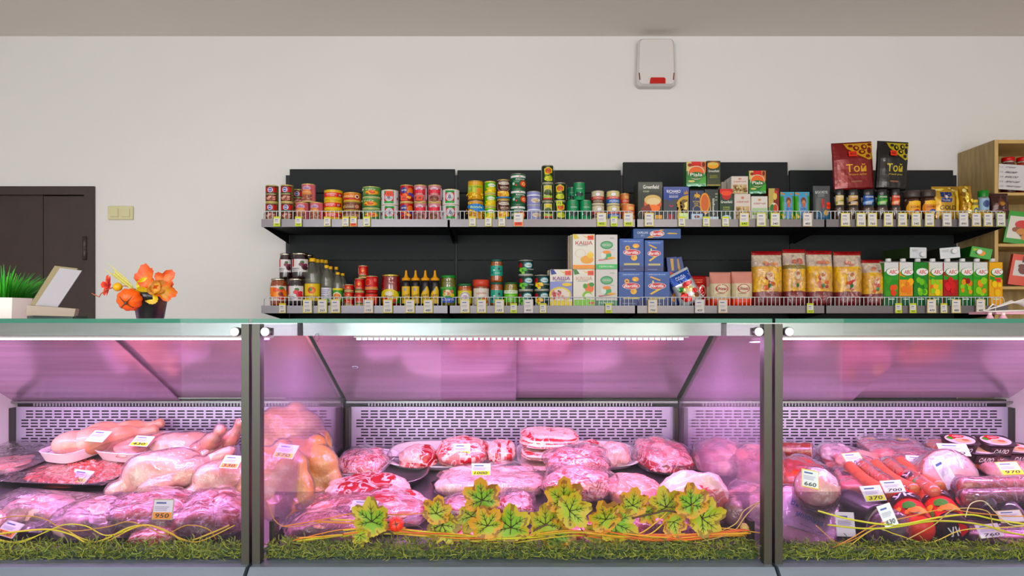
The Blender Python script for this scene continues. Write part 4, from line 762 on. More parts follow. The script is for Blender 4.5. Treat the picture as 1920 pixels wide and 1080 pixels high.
for k, (a_, c_) in enumerate(((1065, 'e0a898'), (1069.2, 'd8c84a'))):
    carton('porridge_box', a_, a_+38, 442+k*-1.5, 1, None, 'dcd4cc', ['rearmost porridge box, edge showing left of the upper stack', 'middle porridge box, edge showing behind the golden picture box'][k], 'porridge box', .05, back=.125-.062*k, z0=zk+.0005, side=c_, group=GK)
    carton('porridge_box', 1026+k*3+.5, 1066+k*3, 507-k, 1, None, 'dcd4cc', ['lower rear porridge box whose edge shows beside the sweetcorn tins', 'lower porridge box close behind the berry picture box'][k], 'porridge box', .05, back=.125-.062*k, side='c8c090', group=GK)
uz = lambda g: Art().rect(-1, 0, 1, 1, 'd8d4d0').ell(0, .70, .6, .12, '2a8a50').ell(0, .70, .5, .085, '6ab080').text('УВЕЛКА', 0, .70, .8, .05, 'e0c8c8').ell(-.05, .40, .5, .11, '3fa468').ell(-.3, .40, .25, .09, 'e0e8e0').ell(0, .49, .38, .05, 'e8922c').ell(.45, .32, .4, .035, 'e8b040').poly([(-.8, .27), (.5, .30), (.5, .29), (-.7, .24)], 'b84a4a').lines(.3, .85, .55, .58, 1, '9aa09a').lines(.3, .85, .88, .92, 1, '8a9a8a').rect(-1, 0, 1, .14, g).text('ГЕРКУЛЕС', 0, .07, 1.4, .05, 'e8f4e8')
zk = carton('oat_box', 1117, 1158, 505, 1, uz('1a7a50'), 'd4d0cc', 'lower white oat flake box with green oval logo', 'oat box', .055, group=GK)
carton('oat_box', 1117, 1158, 440, 1, uz('4ab868'), 'd4d0cc', 'upper white oat flake box with green oval logo', 'oat box', .055, z0=zk+.0005, group=GK)
# pasta cartons
def pasta(kind, bg='1c4a94'):
    a = Art().rect(-1, 0, 1, 1, bg).poly([(-1, 1), (-.7, .85), (.7, .85), (1, 1)], '2a5aa8').text('PIPE RIGATE N 91', 0, .92, 1.3, .03, 'd8e0f0').rect(-1, 0, 1, .16, '1c2a6a')
    if kind == 0: a.ell(.35, .78, .28, .07, 'e8a828').ell(.3, .76, .12, .03, 'f8d860').ell(-.35, .72, .2, .07, 'e8b030').ell(-.35, .72, .09, .03, '8a5a14').ell(.2, .42, .26, .09, 'f0c040').ell(.1, .44, .12, .05, 'e09a20')
    else: a.poly([(-.6, .84), (-.5, .87), (.3, .76), (.2, .73)], 'e8b030').poly([(-.6, .35), (-.45, .32), (.4, .5), (.2, .53)], 'e8c040').poly([(-.4, .72), (-.3, .75), (-.2, .62), (-.35, .6)], 'f0d880')
    return a.ell(0, .58, .72, .10, 'e8ece8').ell(0, .58, .68, .09, 'c8203c').text('Barilla', 0, .58, 1.1, .09, 'ffffff', shear=.6).rect(-.65, .19, .65, .25, 'c8b878').lines(-.7, .7, .04, .08, 1, '8a9ad0')
GB = 'blue pasta boxes'
z1 = carton('pasta_box', 1159.5, 1207, 509.5, 1, pasta(0), '1a3f84', 'lower left blue pasta box picturing curved tubes', 'pasta box', .06, group=GB)
carton('pasta_box', 1208, 1256, 509.5, 1, pasta(1), '1a3f84', 'lower right blue pasta box picturing penne', 'pasta box', .06, group=GB)
z2 = carton('pasta_box', 1161, 1207.5, 447.5, 1, pasta(0), '1a3f84', 'upper left blue pasta box picturing curved tubes', 'pasta box', .055, z0=z1+.0005, group=GB)
carton('pasta_box', 1208.5, 1244.5, 450.5, 1, pasta(1), '1a3f84', 'upper right blue pasta box picturing penne', 'pasta box', .055, z0=z1+.0005, group=GB)
lay_ = Art().rect(-1, 0, 1, 1, '1c4c8c').text('CAPELLINI', -.62, .6, .45, .22, 'd8e0f0').text('N°1', -.62, .3, .12, .16, 'd8e0f0').poly([(-.45, .05), (-.2, .05), (.3, .9), (.15, .95)], 'c8922a').ell(0, .5, .31, .33, 'e8ece8').ell(0, .5, .28, .29, 'c8203c').text('Barilla', 0, .5, .5, .32, 'ffffff', shear=.6).poly([(.4, .5), (.5, .6), (.85, .55), (.85, .45), (.5, .45)], 'd8b040')
carton('pasta_box', 1187, 1277, 429, 1, lay_, '183f78', 'long blue pasta box lying on top of the pasta stacks', 'pasta box', .05, z0=z2+.0005, group=GB)
spag = Art().rect(-1, 0, 1, 1, '16307c').poly([(-.3, .97), (.3, .97), (.25, .72), (-.2, .72)], 'c8a030').poly([(-1, .52), (1, .3), (1, .62), (-.6, .7)], 'd8402a').poly([(-.8, .1), (-.2, .05), (1, .42), (1, .6)], 'd88a2a').ell(-.2, .55, .65, .08, 'c81c34').text('SPAGHETTI', -.1, .15, 1.4, .05, 'e0e0f0')
for k, (px_, yt_, lean, lb) in enumerate(((1261, 486, -5, 'upright blue spaghetti box leaning left, nearer the penne box'), (1282, 483, -12, 'blue spaghetti box leaning more, beside the white bag'))):
    y = YS+.095+.045*k; h = .232; w = .05
    t = thing('spaghetti_box', lb, 'pasta box', (Xp(px_+(3 if k else 4), y), y, ZL+.005+.006*k), (0, R(lean), 0), GB, me=MB().bbox(-w/2, w/2, -.02, .02, 0, h, .001, '14286a').mesh('spaghetti_box', 'gloss'))
    ob('front_print', spag.mesh('front_print', on_plane(w*.98, h*.99, -.02, .001), 'gloss'), t)
# leaning white bag, red bag, pink bags
wb = Art().rect(-1, .66, 1, .93, '1c50b0').text('СОДА', 0, .8, .9, .12, 'e8f0ff').blobs(-.6, .1, .6, .5, 12, .28, .09, ['e88a2c', 'd83a28', 'f0b040', '8a4a24', 'e0d0a0'], 5).ell(-.5, .5, .25, .07, '3a8a3a').ell(.2, .58, .45, .07, 'c82c30')
bagthing('sugar_bag', 'white_lean', 1277, 1320, 505, 571, ZL+.012, .05, 'd4d8e0', wb, 'white and blue bag leaning over to the left', 'food bag', rot=(0, R(-27), 0), seed=3, wr=.08, back=-.004)
bagthing('food_bag', 'redbag', 1295, 1326, 514.5, 571, ZL, .04, 'c01c1c', Art().ell(.3, .5, .4, .2, 'e8d8d0').ell(.3, .5, .3, .14, 'c83030').lines(-.7, .7, .75, .9, 2, 'e87a5a'), 'red bag behind the leaning white one', 'food bag', back=.08, seed=4, wr=.08)
sb = Art().rect(-.9, .24, .9, .64, 'dccfae').ell(0, .5, .62, .14, 'f0e4cc').ring(0, .5, .6, .13, .86, 'b03040').text('Шебекин', 0, .5, .9, .09, 'a82434', shear=.5).lines(-.5, .5, .33, .38, 1, 'b09a80')
sbk = dict(bands=((0, .22, 'e8501c'), (.22, .66, 'dccfae'), (.66, 1, 'd89a8c')), seed=5, wr=.1, crimp=.03)
bagthing('flour_bag', 'sb1', 1330, 1370, 508, 571, ZL, .06, 'd89a8c', sb, 'cream and pink bag with orange base, left of the pair', 'food bag', m='gloss', group='cream and pink bags', **sbk)
bagthing('flour_bag', 'sb2', 1371, 1410, 507, 571, ZL, .06, 'd89a8c', sb, 'cream and pink bag with orange base, right of the pair', 'food bag', m='gloss', group='cream and pink bags', **sbk)
bagthing('flour_bag', 'sb3', 1322, 1350, 516, 571, ZL, .05, 'd89a8c', None, 'cream and pink bag half hidden behind the pair', 'food bag', m='gloss', back=.075, group='cream and pink bags', **sbk)
bagthing('flour_bag', 'sb4', 1356, 1386, 510, 571, ZL, .05, 'c01c1c', None, 'red topped bag seen between the pink pair', 'food bag', m='gloss', back=.085, seed=6, group='cream and pink bags')
# big bags of yellow noodles
def noodle(k): return Art().rect(-.55, .12, .55, .26, '7a1420').rect(-.55, .26, .55, .6, 'f0c020').blobs(-.3, .30, .3, .52, 11, .17, .04, ['c8402c', 'd86a34', 'e8c8a8', 'b0302a', 'e0a878'], 3+k).ell(.0, .54, .26, .08, 'e8ccb0').ell(0, .56, .16, .04, 'c07a50').ell(.0, .36, .14, .04, '2a7a3a').blobs(-.3, .74, .5, .82, 4, .2, .03, ['c87a6a', 'd8946a'], 4+k).text('МАКАРОНЫ', 0, .16, 1.1, .035, 'e0a0a0')
for k, (a_, b_, t_, lb) in enumerate(((1408.5, 1465.5, 472, 'leftmost large bag'), (1467, 1509, 468, 'second large bag from the left'), (1510.5, 1559.5, 471, 'middle large bag'), (1562, 1614, 472.5, 'fourth large bag from the left'), (1615.5, 1654, 488, 'smaller bag at the right end'))):
    g = '8a7a30' if k == 1 else 'e0b41c'
    t = bagthing('noodle_bag', 'noodle%d' % k, a_, b_, t_, 574, ZL, .085, 'e0b41c', noodle(k), lb+' of yellow noodles with dark red base', 'noodle bag', m='noodles', group='bags of yellow noodles', bands=((0, .26, '7a1420'), (.26, .66, 'f0c020'), (.66, .72, g if k == 1 else 'f0c020'), (.72, .93, 'd8c8b4'), (.93, 1, 'a01c28')), seed=k+2, wr=.09, crimp=.04, nz=28)
    w = (b_-a_)/F*3.15; h = (574-t_)/F*3.15
    ob('plastic_wrapper', bag('wrap%d' % k, w*1.015, h*.99, .090, 'ffffff', None, 'film', seed=k+2.3, wr=.13)[0], t)
# juice cartons
def abc(top, body, fruit, sd): 
    a = Art().rect(-1, 0, 1, 1, body).rect(-1, .78, 1, 1, top).poly([(-1, .70), (-.3, .66), (.6, .70), (1, .76), (1, .6), (-1, .6)], '3a9a3a' if top != '1a7a2c' else body)
    a.ell(.1, .77, .95, .10, '1e8a3c').ell(.18, .78, .88, .085, 'f0f0ec').text('ABC', .25, .78, 1.1, .09, 'c81c34', shear=.5)
    a.blobs(-.6, .28, .7, .6, 9, .36, .07, fruit, sd).rect(-1, 0, 1, .22, '0f5a34' if body != 'e8b01c' else 'e8a81c').lines(-.5, .7, .12, .18, 1, 'd0e8d0')
    return a
JC = [(1657.5, 1685, 'dcdcdc', '3a8a30', ['e04a24', 'e8602c', 'c8301c', '4a9a30'], 'tomato juice carton'), (1686, 1712, 'dcdcdc', 'e89a20', ['f0a028', 'f4b84a', 'e88418'], 'orange juice carton'),
      (1713.5, 1740, '1a7a2c', '1f8030', ['7ac030', '9ad04a', '4aa028'], 'all green apple juice carton'), (1741.5, 1768, 'dcdcdc', 'c8b03a', ['f0c030', 'e8702c', '9aca4a', 'f4d860', 'd84030'], 'mixed fruit juice carton'),
      (1769, 1796.5, 'dcdcdc', 'a8281c', ['c8202c', 'e04a3a', 'd83040'], 'red berry juice carton'), (1798, 1824, 'dcdcdc', '5aa83a', ['e8962c', '8a1c1c', 'e07a28', '9ad04a'], 'peach juice carton left of its twin'),
      (1825, 1852, 'dcdcdc', '5aa83a', ['e8962c', '8a1c1c', 'e07a28', '9ad04a'], 'peach juice carton right of its twin'), (1855, 1880, 'e8b01c', 'e8b01c', ['f0c020', 'e8a010', '5a9a2c', 'f4d040'], 'yellow banana juice carton at the right end')]
def juice(w, d, h, top, body, art):
    b = MB().bbox(-w/2, w/2, -d/2, d/2, 0, h, .0015, body); ht = .012
    g = MB()
    for i in range(len(b.f)):
        q = sum((Vector(b.v[k]) for k in b.f[i]), Vector())/len(b.f[i])
        if q.z > h*.9: b.c[i] = lin(top)
    b.add([(-w/2, -d/2, h), (w/2, -d/2, h), (w/2, d/2, h), (-w/2, d/2, h), (-w/2, d/2, h+ht), (w/2, d/2, h+ht), (-w/2, d/2-.003, h+ht), (w/2, d/2-.003, h+ht)],
          [(0, 1, 7, 6), (6, 7, 5, 4), (1, 2, 5, 7), (3, 0, 6, 4), (2, 3, 4, 5)], top)
    cp = MB().lathe([(.0125, 0, 'e4e4e4'), (.0125, .014, 'e4e4e4'), (.011, .016, 'e4e4e4')], 18, X=Matrix.Translation((-.002, -d*.18, h+.0035))).mesh('cap', 'gloss')
    return (b.mesh('juice_carton', 'gloss'), [('cap', cp, []), ('front_print', art.mesh('front_print', on_plane(w*.97, h, -d/2, 0), 'gloss'), [])])
jd = .072
for k, (a_, b_, tp_, bd, fr_, lb) in enumerate(JC):
    x, y, w, h = geo(a_, b_, 492, ZL, jd); t = juice(w-.001, jd, h, tp_, bd, abc(tp_, bd, fr_, k+3))
    inst('juice_carton', t, lb+' in the front row', 'juice carton', (x, y, ZL+.0003), group='juice cartons on the lower shelf')
sticker(1871, 525, 3.1105, .030, .022, '560', 'orange price sticker on the yellow juice carton')
zt_ = ZL+h+.021
for k, (px_, tp_, bd, rr_, lb) in enumerate(((1721, 'c8ccd0', '2a3a20', 0, 'grey ended juice carton lying above the apple carton'), (1781, 'c8ccd0', '2a2a20', 90, 'grey ended juice carton lying above the berry carton'), (1836, '3a9a34', '1a6a24', 60, 'green juice carton lying above the twin peach cartons'))):
    wz = .088 if k < 2 else .09; L_ = .19
    b = MB().bbox(-wz/2, wz/2, -.0, L_, 0, .052, .002, bd); 
    for i in range(len(b.f)):
        q = sum((Vector(b.v[j]) for j in b.f[i]), Vector())/len(b.f[i])
        if q.y < .06: b.c[i] = lin(tp_)
    t = thing('juice_carton', lb, 'juice carton', (Xp(px_, 3.13), 3.125, zt_), (0, R((0, -4, 12)[k]), R((8, -10, -14)[k])), 'juice cartons on the lower shelf', me=b.mesh('juice_carton', 'gloss'))
    ob('cap', (MB().lathe([(.012, 0, 'e8e8e8'), (.012, .012, 'e8e8e8'), (.010, .014, 'e8e8e8')], 18, X=Matrix.Translation(((.015, .015, -.012)[k], -.0, (.018, .032, .028)[k])) @ Matrix.Rotation(pi/2, 4, 'X')), 'gloss'), t)
    ob('front_print', (Art().ell(0, .5, .16 if k < 2 else .4, .25, 'd8d8dc' if k < 2 else 'e8962c').lines(-.8, .0, .6, .85, 3, 'a0a4a8' if k < 2 else 'e8e060').mesh('front_print', on_plane(wz, .05, 0, 0), 'gloss')), t)

# ---------------------------------------------------------------- shelf price tags
def shelf_tag(px, z, big, txt, what, edge='e0d850', band=None, face='e4e0dc', tilt=0):
    w, h = (.044, .064) if big else (.032, .046)
    a = Art().rect(-1, 0, 1, 1, edge).rect(-.86, .06, .86, .94 if big else .82, face)
    if band: a.rect(-.86, .04, .86, .32, band)
    a.lines(-.6, .6, .70 if big else .6, .84 if big else .76, 1, '5a6a9a').lines(-.7, .7, .42, .6, 2, 'b0b0b8').text(txt, 0, .2, 1.1, .16, '2a2a30', shear=.4)
    fn = lambda u, v, off: (u*w/2, -off-.004*(1-v)*(1-v), v*h)
    t = thing('price_tag', 'price tag reading %s %s' % (txt, what), 'price tag', (Xp(px, YS-.006), YS-.0065, z-LIP+.001), (R(3), 0, R(tilt)), 'price tags on the shelf rails', me=MB().box(-w/2, w/2, .0, .0012, 0, h).mesh('price_tag', 'white_plastic'))
    ob('tag_print', a.mesh('tag_print', fn, 'card', dv=.25), t)
U = [(519.6, 0, '350', 'below the brown beef tins', 'd0d820'), (560, 0, '355', 'below the pink meat tins', 'd0d820'), (614, 0, '835', 'below the red fish tins', 'd8cc50'), (648, 0, '370', 'below the lemon fish tins', 'd8cc60'),
     (663, 0, '310', 'with orange band, below the flat tins', 'd8c850'), (688, 0, '480', 'below the green ragout tins', 'd8dc60'), (886, 0, '550', 'below the corn tin with blue badge', 'd8cc40'), (915.6, 0, '390', 'below the small sweetcorn tins', 'd8cc40'),
     (941, 0, '375', 'below the maroon tins', 'd8cc40'), (972, 1, '590', 'large with orange band, below the dark green tins', 'e0c890'), (1128, 1, '450', 'with green band, below the brown milk tins', 'e0d080'), (1151, 0, '425', 'with green band, below the blue milk tins', 'c8d830'), (1178, 1, '450', 'with green band, below the orange cream tins', 'e0c890'),
     (1217, 1, '870', 'below the amber cup tea box', 'd8c860'), (1278, 0, '980', 'below the golden lion box', 'd8dc20'), (1324, 0, '560', 'below the navy tea box', 'd8dc20'), (1360, 0, '520', 'below the red topped tea box', 'd8dc20'), (1395, 1, '640', 'with green band, below the brown picture tea box', 'e0c880'),
     (1427, 1, '1350', 'below the green field tea box', 'c8d040'), (1453, 1, '540', 'below the slim red tea box', 'c8d040'), (1513.5, 1, '485', 'below the blue tea pouches', 'd0b8a0'), (1584.5, 1, '690', 'below the gold labelled coffee jar', 'd8cc50'), (1614, 1, '730', 'below the blue labelled coffee jar', 'd8cc50'),
     (1635, 1, '760', 'left below the green labelled coffee jar', 'd8cc50'), (1665, 1, '580', 'below the red labelled coffee jar', 'd8cc50'), (1691.5, 1, '585', 'left below the yellow coffee jar', 'd8cc50'), (1717, 1, '545', 'right below the yellow coffee jar', 'd8cc50'), (1742, 1, '650', 'below the orange coffee jar', 'd8cc50'),
     (1775, 1, '990', 'below the GOLD pouch', 'c8c0a0'), (1806, 1, '890', 'below the narrow golden pouch', 'd0ccc8'), (1830, 1, '290', 'below the yellow lidded spice jar', 'd8c060'), (1852, 1, '295', 'below the green lidded spice jar', 'd8c060'), (1876, 1, '340', 'below the brown pouch', 'a8c060')]
for k, (px_, bg_, tx_, wh, ed) in enumerate(U):
    bd = 'f05a20' if 'orange band' in wh else ('c8dc20' if ('green band' in wh or ed in ('d0d820', 'c8d830')) else None)
    shelf_tag(px_, ZU, bg_, tx_, wh, ed, bd, tilt=(px_-1100)*.006)
Lw = [(530, 0, '450', 'below the apricot jam', 'd8cc40'), (577, 1, '250', 'below the large bottle', 'd8cc50'), (605, 1, '265', 'below the white labelled bottle', 'd8cc50'), (629.5, 1, '600', 'below the green labelled bottle', 'd8cc50'), (691.5, 1, '195', 'with sand edge, below the tomato tins', 'd8b890'), (727.5, 1, '550', 'below the big relish jar', 'd8cc50'),
      (769, 1, '420', 'below the left black sauce bottles', 'd8cc50'), (803, 1, '480', 'below the right black sauce bottles', 'd8cc50'), (872, 1, '420', 'below the orange spread jar', 'd8cc50'), (903, 1, '215', 'below the printed lid jar', 'd8cc50'), (936.5, 1, '185', 'below the teal labelled jars', 'd8cc50'), (963, 0, '360', 'below the cucumber jar', 'c8d820'),
      (991, 1, '490', 'below the pea tins', 'd0c8c8'), (1018, 0, '475', 'below the sweetcorn tins', 'd0d020'), (1141, 0, '510', 'below the oat boxes', 'c8d820'), (1223.5, 1, '790', 'below the penne box', 'e0c890'), (1311.5, 1, '420', 'below the leaning bag', 'c8c8d0'), (1355, 1, '380', 'below the pink bags', 'd8b890'),
      (1518.7, 0, '615', 'below the middle noodle bag', 'c8d820'), (1684, 0, '460', 'below the tomato juice', 'c8d820'), (1711, 0, '465', 'below the orange juice', 'c8d820'), (1746, 1, '470', 'below the mixed fruit juice', 'e0c880'), (1769, 0, '475', 'below the berry juice', 'd8d040'), (1792, 1, '480', 'below the left peach juice', 'e0c880'), (1838, 1, '485', 'below the right peach juice', 'e0c880')]
for k, (px_, bg_, tx_, wh, ed) in enumerate(Lw):
    shelf_tag(px_, ZL, bg_, tx_, wh, ed, 'c8dc20' if ed == 'c8d820' else None, tilt=(px_-1100)*.006)
# ================================================================ WOODEN CABINET ON THE RIGHT
YC = 3.275
cxl = Xp(1865, YC); cz = Zp(262, YC); CW = .74
cab = thing('wooden_cabinet', 'light wood open shelf cabinet at the right edge, holding jars and boxes', 'cabinet', (cxl, YC, 0))
ob('side_panel', (MB().box(0, .018, .002, .27, 0, cz), 'wood'), cab); ob('side_panel', (MB().box(CW-.018, CW, .002, .27, 0, cz), 'wood'), cab)
ob('edge_band', (MB().box(0, .018, 0, .0018, 0, cz), 'wood_edge'), cab)
ob('back_board', (MB().box(.0185, CW-.0185, .262, .27, .02, cz-.019), 'wood'), cab)
sh_z = [cz-.018, Zp(361, YC)-.014, Zp(457, YC)-.014, Zp(537, YC)-.014, .75, .4, .02]
for z in sh_z: ob('shelf_board', (MB().box(.0185, CW-.0185, .0, .2615, z, z+.018 if z > 2 else z+.014), 'wood_edge'), cab)
s1, s2, s3 = sh_z[1]+.0145, sh_z[2]+.0145, sh_z[3]+.0145
def cabjar(px, w, lab, body):
    r = w/2; h = Zp(293, YC+.06)-s1
    b = MB().lathe([(r*.9, 0, body), (r, .006, body), (r, h*.72, body), (r*.8, h*.86, 'c8b8a8'), (r*.8, h*.9, 'c8b8a8')], 28).mesh('preserve_jar', 'chunk')
    l = MB().lathe([(r*.85, h*.9), (r*.88, h*.905), (r*.88, h*.985), (r*.84, h)], 28, 'c81c20').mesh('lid', 'gloss')
    inst('preserve_jar', (b, [('lid', l, [])]), lab, 'jar', (Xp(px, YC+.06+r), YC+.06+r, s1), group='red lidded jars in the wooden cabinet')
cabjar(1890, .066, 'dark preserve jar with red lid in the wooden cabinet, behind the paper sheet', '5a1c18')
cabjar(1918, .066, 'orange red preserve jar with red lid at the right edge of the photo', 'a83a1c')
sheet = Art().rect(-1, 0, 1, 1, 'd8d4d4')
r_ = random.Random(4)
for k, wd in enumerate(('огурцы', 'вишня', 'масло', 'лечо сал', 'томат соус')):
    sheet.text('1/2', -.86, .88-.19*k, .16, .06, '8a8a90', shear=.5).text(wd, -.42+.03*k, .88-.19*k, .5+.06*k, .075, '50505a', shear=.9).text('25', .72, .86-.18*k, .14, .06, '70707a')
sheet.rect(.86, .62, 1, .78, 'c8dc30').rect(.86, .38, 1, .5, 'c8dc30')
sw_ = .20; thing('paper_list', 'white handwritten list taped to the front of the wooden cabinet', 'paper', (Xp(1871, YC)+sw_/2, YC-.003, Zp(357, YC)), (R(-3), R(3.5), 0), me=MB().box(-sw_/2, sw_/2, 0, .0008, 0, .128).mesh('paper_list', 'white_plastic'))
pl_ = [o for o in bpy.data.objects if o.name.startswith('paper_list')][0]
ob('handwriting', sheet.mesh('handwriting', on_plane(sw_, .128, 0), 'card'), pl_)
def leanbox(px0, px1, yt, z, col, art, lab, lean, d=.03, yoff=.05):
    y = YC+yoff; w = (px1-px0)/F*y; h = Zp(yt, y)-z
    t = thing('chocolate_box', lab, 'chocolate box', (Xp((px0+px1)/2, y), y, z+.002), (0, R(lean), R(-18)), None, me=MB().bbox(-w/2, w/2, 0, d, 0, h, .001, col).mesh('chocolate_box', 'gloss'))
    ob('front_print', art.mesh('front_print', on_plane(w, h, 0), 'gloss'), t)
leanbox(1886, 1950, 399, s2, '2f8a2a', Art().rect(-1, 0, 1, 1, '3a9a30').rect(-.9, .15, .8, .85, 'e0dcd0').ell(-.2, .6, .4, .14, 'c82030').blobs(-.7, .2, .4, .45, 9, .2, .09, ['5a2c18', '8a4a24', 'c8843a'], 3), 'green and white chocolate box on the middle cabinet shelf', 10)
leanbox(1877, 1893, 415, s2, 'c8983a', Art().rect(-1, 0, 1, 1, 'd0a040').rect(-.8, .3, .8, .6, 'b84a30').ell(0, .7, .4, .12, 'e8d8a0'), 'yellow box standing left of the green chocolate box', 8, yoff=.12)
leanbox(1895, 1960, 480, s3, 'c84a20', Art().rect(-1, 0, 1, 1, 'd8501c').rect(-.85, .3, .9, .8, 'd8d4d0').rect(-.5, .75, .5, .95, '5a1c14').blobs(-.5, .38, .6, .66, 8, .22, .09, ['6a2c18', '9a5a2c'], 5), 'orange chocolate box on the lower cabinet shelf', 9)

# ================================================================ THINGS ON THE GLASS TOP
GT = CZ+.0008
def leafmesh(name, size, inner, outer, vein=None, lobes=None, tip=None, seed=0, curl=.12, blunt=.48, m='leaf', wid=33):
    lobes = lobes or ((90, 1), (38, .92), (142, .92), (-12, .74), (192, .74), (-62, .42), (242, .42))
    n, rings = 72, 6; vs = [(0, 0, 0)]; fs = []; cs = []
    ci, co_, ct = lin(inner), lin(outer), lin(tip or outer)
    def rad(a):
        r = blunt
        for la, lr in lobes:
            d = abs((math.degrees(a)-la+180) % 360-180); r = max(r, blunt+(lr-blunt)*max(0, 1-(d/wid)**1.9))
        return r*(1+.035*sin(a*23+seed))
    for j in range(1, rings+1):
        for i in range(n):
            a = 2*pi*i/n; t = j/rings; r = rad(a)*t**.9*size
            vs.append((r*cos(a), -curl*size*t*t*(1+.6*sin(a*3+seed)), r*sin(a)))
    def colr(t, i):
        a = 2*pi*i/n; q = noise.noise(Vector((cos(a)*t*3+seed, sin(a)*t*3, seed*1.7)))
        k = min(1, max(0, (t-.45+q*.35)*3.2)); c = [ci[x]*(1-k)+co_[x]*k for x in range(3)]
        if tip and t > .74 and q > .16: c = [c[x]*.35+ct[x]*.65 for x in range(3)]
        return (c[0], c[1], c[2])
    for i in range(n): fs.append((0, 1+i, 1+(i+1) % n)); cs.append(colr(.1, i))
    for j in range(1, rings):
        for i in range(n): fs.append((1+(j-1)*n+i, 1+j*n+i, 1+j*n+(i+1) % n, 1+(j-1)*n+(i+1) % n)); cs.append(colr((j+.5)/rings, i))
    me = MB().add(vs, fs, cs, True).mesh(name, m); vm = None
    if vein:
        vb = MB()
        for la, lr in lobes[:5]:
            a = R(la); L_ = size*lr*.78; P = [(L_*t*cos(a), -curl*size*t*t-.0012, L_*t*sin(a)) for t in (0, .35, .7, 1)]
            vb.tube(P, size*.020, 4, vein, taper=.3)
            for t in (.35, .6):
                for s in (-1, 1):
                    b = a+s*.7; q = (L_*t*cos(a), -curl*size*t*t-.0012, L_*t*sin(a)); l2 = L_*.28
                    vb.tube([q, (q[0]+l2*cos(b), q[1]-.0005, q[2]+l2*sin(b))], size*.013, 4, vein, taper=.3)
        vm = vb.mesh('veins', 'leaf')
    return me, vm
# --- artificial grass in the white pot
px_, Yg = 6, 1.48
gp = thing('grass_planter', 'artificial green grass in a white faceted pot at the left end of the glass top', 'plant', (Xp(px_, Yg), Yg, GT))
r0, hh_ = .060, Zp(559, Yg)-GT
ob('pot', (MB().lathe([(r0*.92, 0), (r0*.93, .002), (r0*1.0, hh_), (r0*.93, hh_), (r0*.9, hh_*.85)], 8, smooth=False, X=Matrix.Rotation(R(8), 4, 'Z')), 'white_plastic'), gp)
g = MB(); rg = random.Random(2)
for i in range(620):
    a = rg.uniform(0, 2*pi); q = rg.random()**.5; sp = q*.05; L_ = rg.uniform(.045, .085)*(1.05-.25*q); out = q*rg.uniform(.5, 1.25)
    x0, y0 = sp*cos(a), sp*sin(a); c = rg.choice(['2f9a24', '48b430', '1f7a1c', '6ac83a', '35a028'])
    w = .0013; vs = []; 
    for t in (0, .35, .7, 1):
        r = out*L_*t**1.6; z = hh_*.85+L_*(t-.28*out*t*t); ww = w*(1-t*.85)
        vs += [(x0+r*cos(a)-sin(a)*ww, y0+r*sin(a)+cos(a)*ww, z), (x0+r*cos(a)+sin(a)*ww, y0+r*sin(a)-cos(a)*ww, z)]
        vs[-2] = (vs[-2][0]-ww, vs[-2][1], vs[-2][2]); vs[-1] = (vs[-1][0]+ww, vs[-1][1], vs[-1][2])
    g.add(vs, [(0, 1, 3, 2), (2, 3, 5, 4), (4, 5, 7, 6)], c, True)
ob('grass_blades', (g, 'grass'), gp, kind='stuff')
# --- card holder
Yh = 1.44
ch = thing('card_holder', 'beige wooden stand with a leaning blank white card beside the grass pot', 'card holder', (Xp(104, Yh), Yh, GT))
X0 = Xp(104, Yh)
def hp(px, py, Y): p = pt(px, py, Y); return (p.x-X0, p.y-Yh, p.z-GT)
def slab(c, th, col, m, name, par):
    a = [Vector(q) for q in c]; nrm = (a[1]-a[0]).cross(a[3]-a[0]).normalized()*th
    vs = a+[q+nrm for q in a]
    me = MB().add(vs, [(0, 1, 2, 3), (7, 6, 5, 4)]+[(i, 4+i, 4+(i+1) % 4, (i+1) % 4) for i in range(4)], col).mesh(name, m)
    return ob(name, recalc(me), par)
slab([hp(57, 591, 1.43), hp(146, 593, 1.45), hp(149, 579, 1.45), hp(59, 572, 1.43)], .02, '9a8e80', 'card', 'base_block', ch)
slab([hp(66, 574, 1.445), hp(108, 577, 1.450), hp(154, 508, 1.50), hp(113, 503, 1.495)], .0015, 'a8a6ac', 'card', 'white_card', ch)
slab([hp(58, 573, 1.450), hp(106, 577, 1.456), hp(147, 505, 1.508), hp(104, 500, 1.502)], .004, '8e8468', 'card', 'backing_board', ch)
ob('foot', (MB().box(-.055, .045, -.01, .04, 0, .006, '30403a'), 'card'), ch)
# --- autumn arrangement in a black pot
Yp = 1.44; X0 = Xp(282, Yp)
ap = thing('autumn_arrangement', 'black plastic pot with orange leaves, small pumpkin and wheat on the glass top', 'flower arrangement', (X0, Yp, GT))
def ah(px, py, Y=Yp-.01): p = pt(px, py, Y); return (p.x-X0, p.y-Yp, p.z-GT)
ph_ = Zp(549, Yp)-GT
ob('pot', (MB().lathe([(.026, 0), (.027, .001), (.0335, ph_*.72), (.0365, ph_*.73), (.037, ph_), (.034, ph_), (.033, ph_*.8)], 26), 'black_plastic'), ap)
def leafat(name, par, X, Y0, Z, size, rot, ry, inner, outer, vein=None, lobes=None, tip=None, seed=0, curl=.12, blunt=.48, wid=33):
    me, vm = leafmesh(name, size, inner, outer, vein, lobes, tip, seed, curl, blunt, wid=wid)
    o = ob(name, me, par, (X, Y0, Z), (R(ry), R(-rot), R(rng.uniform(-15, 15))))
    if vm: ob('veins', vm, o)
    return o
oval = ((90, 1.0), (55, .75), (125, .75)); tri = ((90, 1), (30, .7), (150, .7))
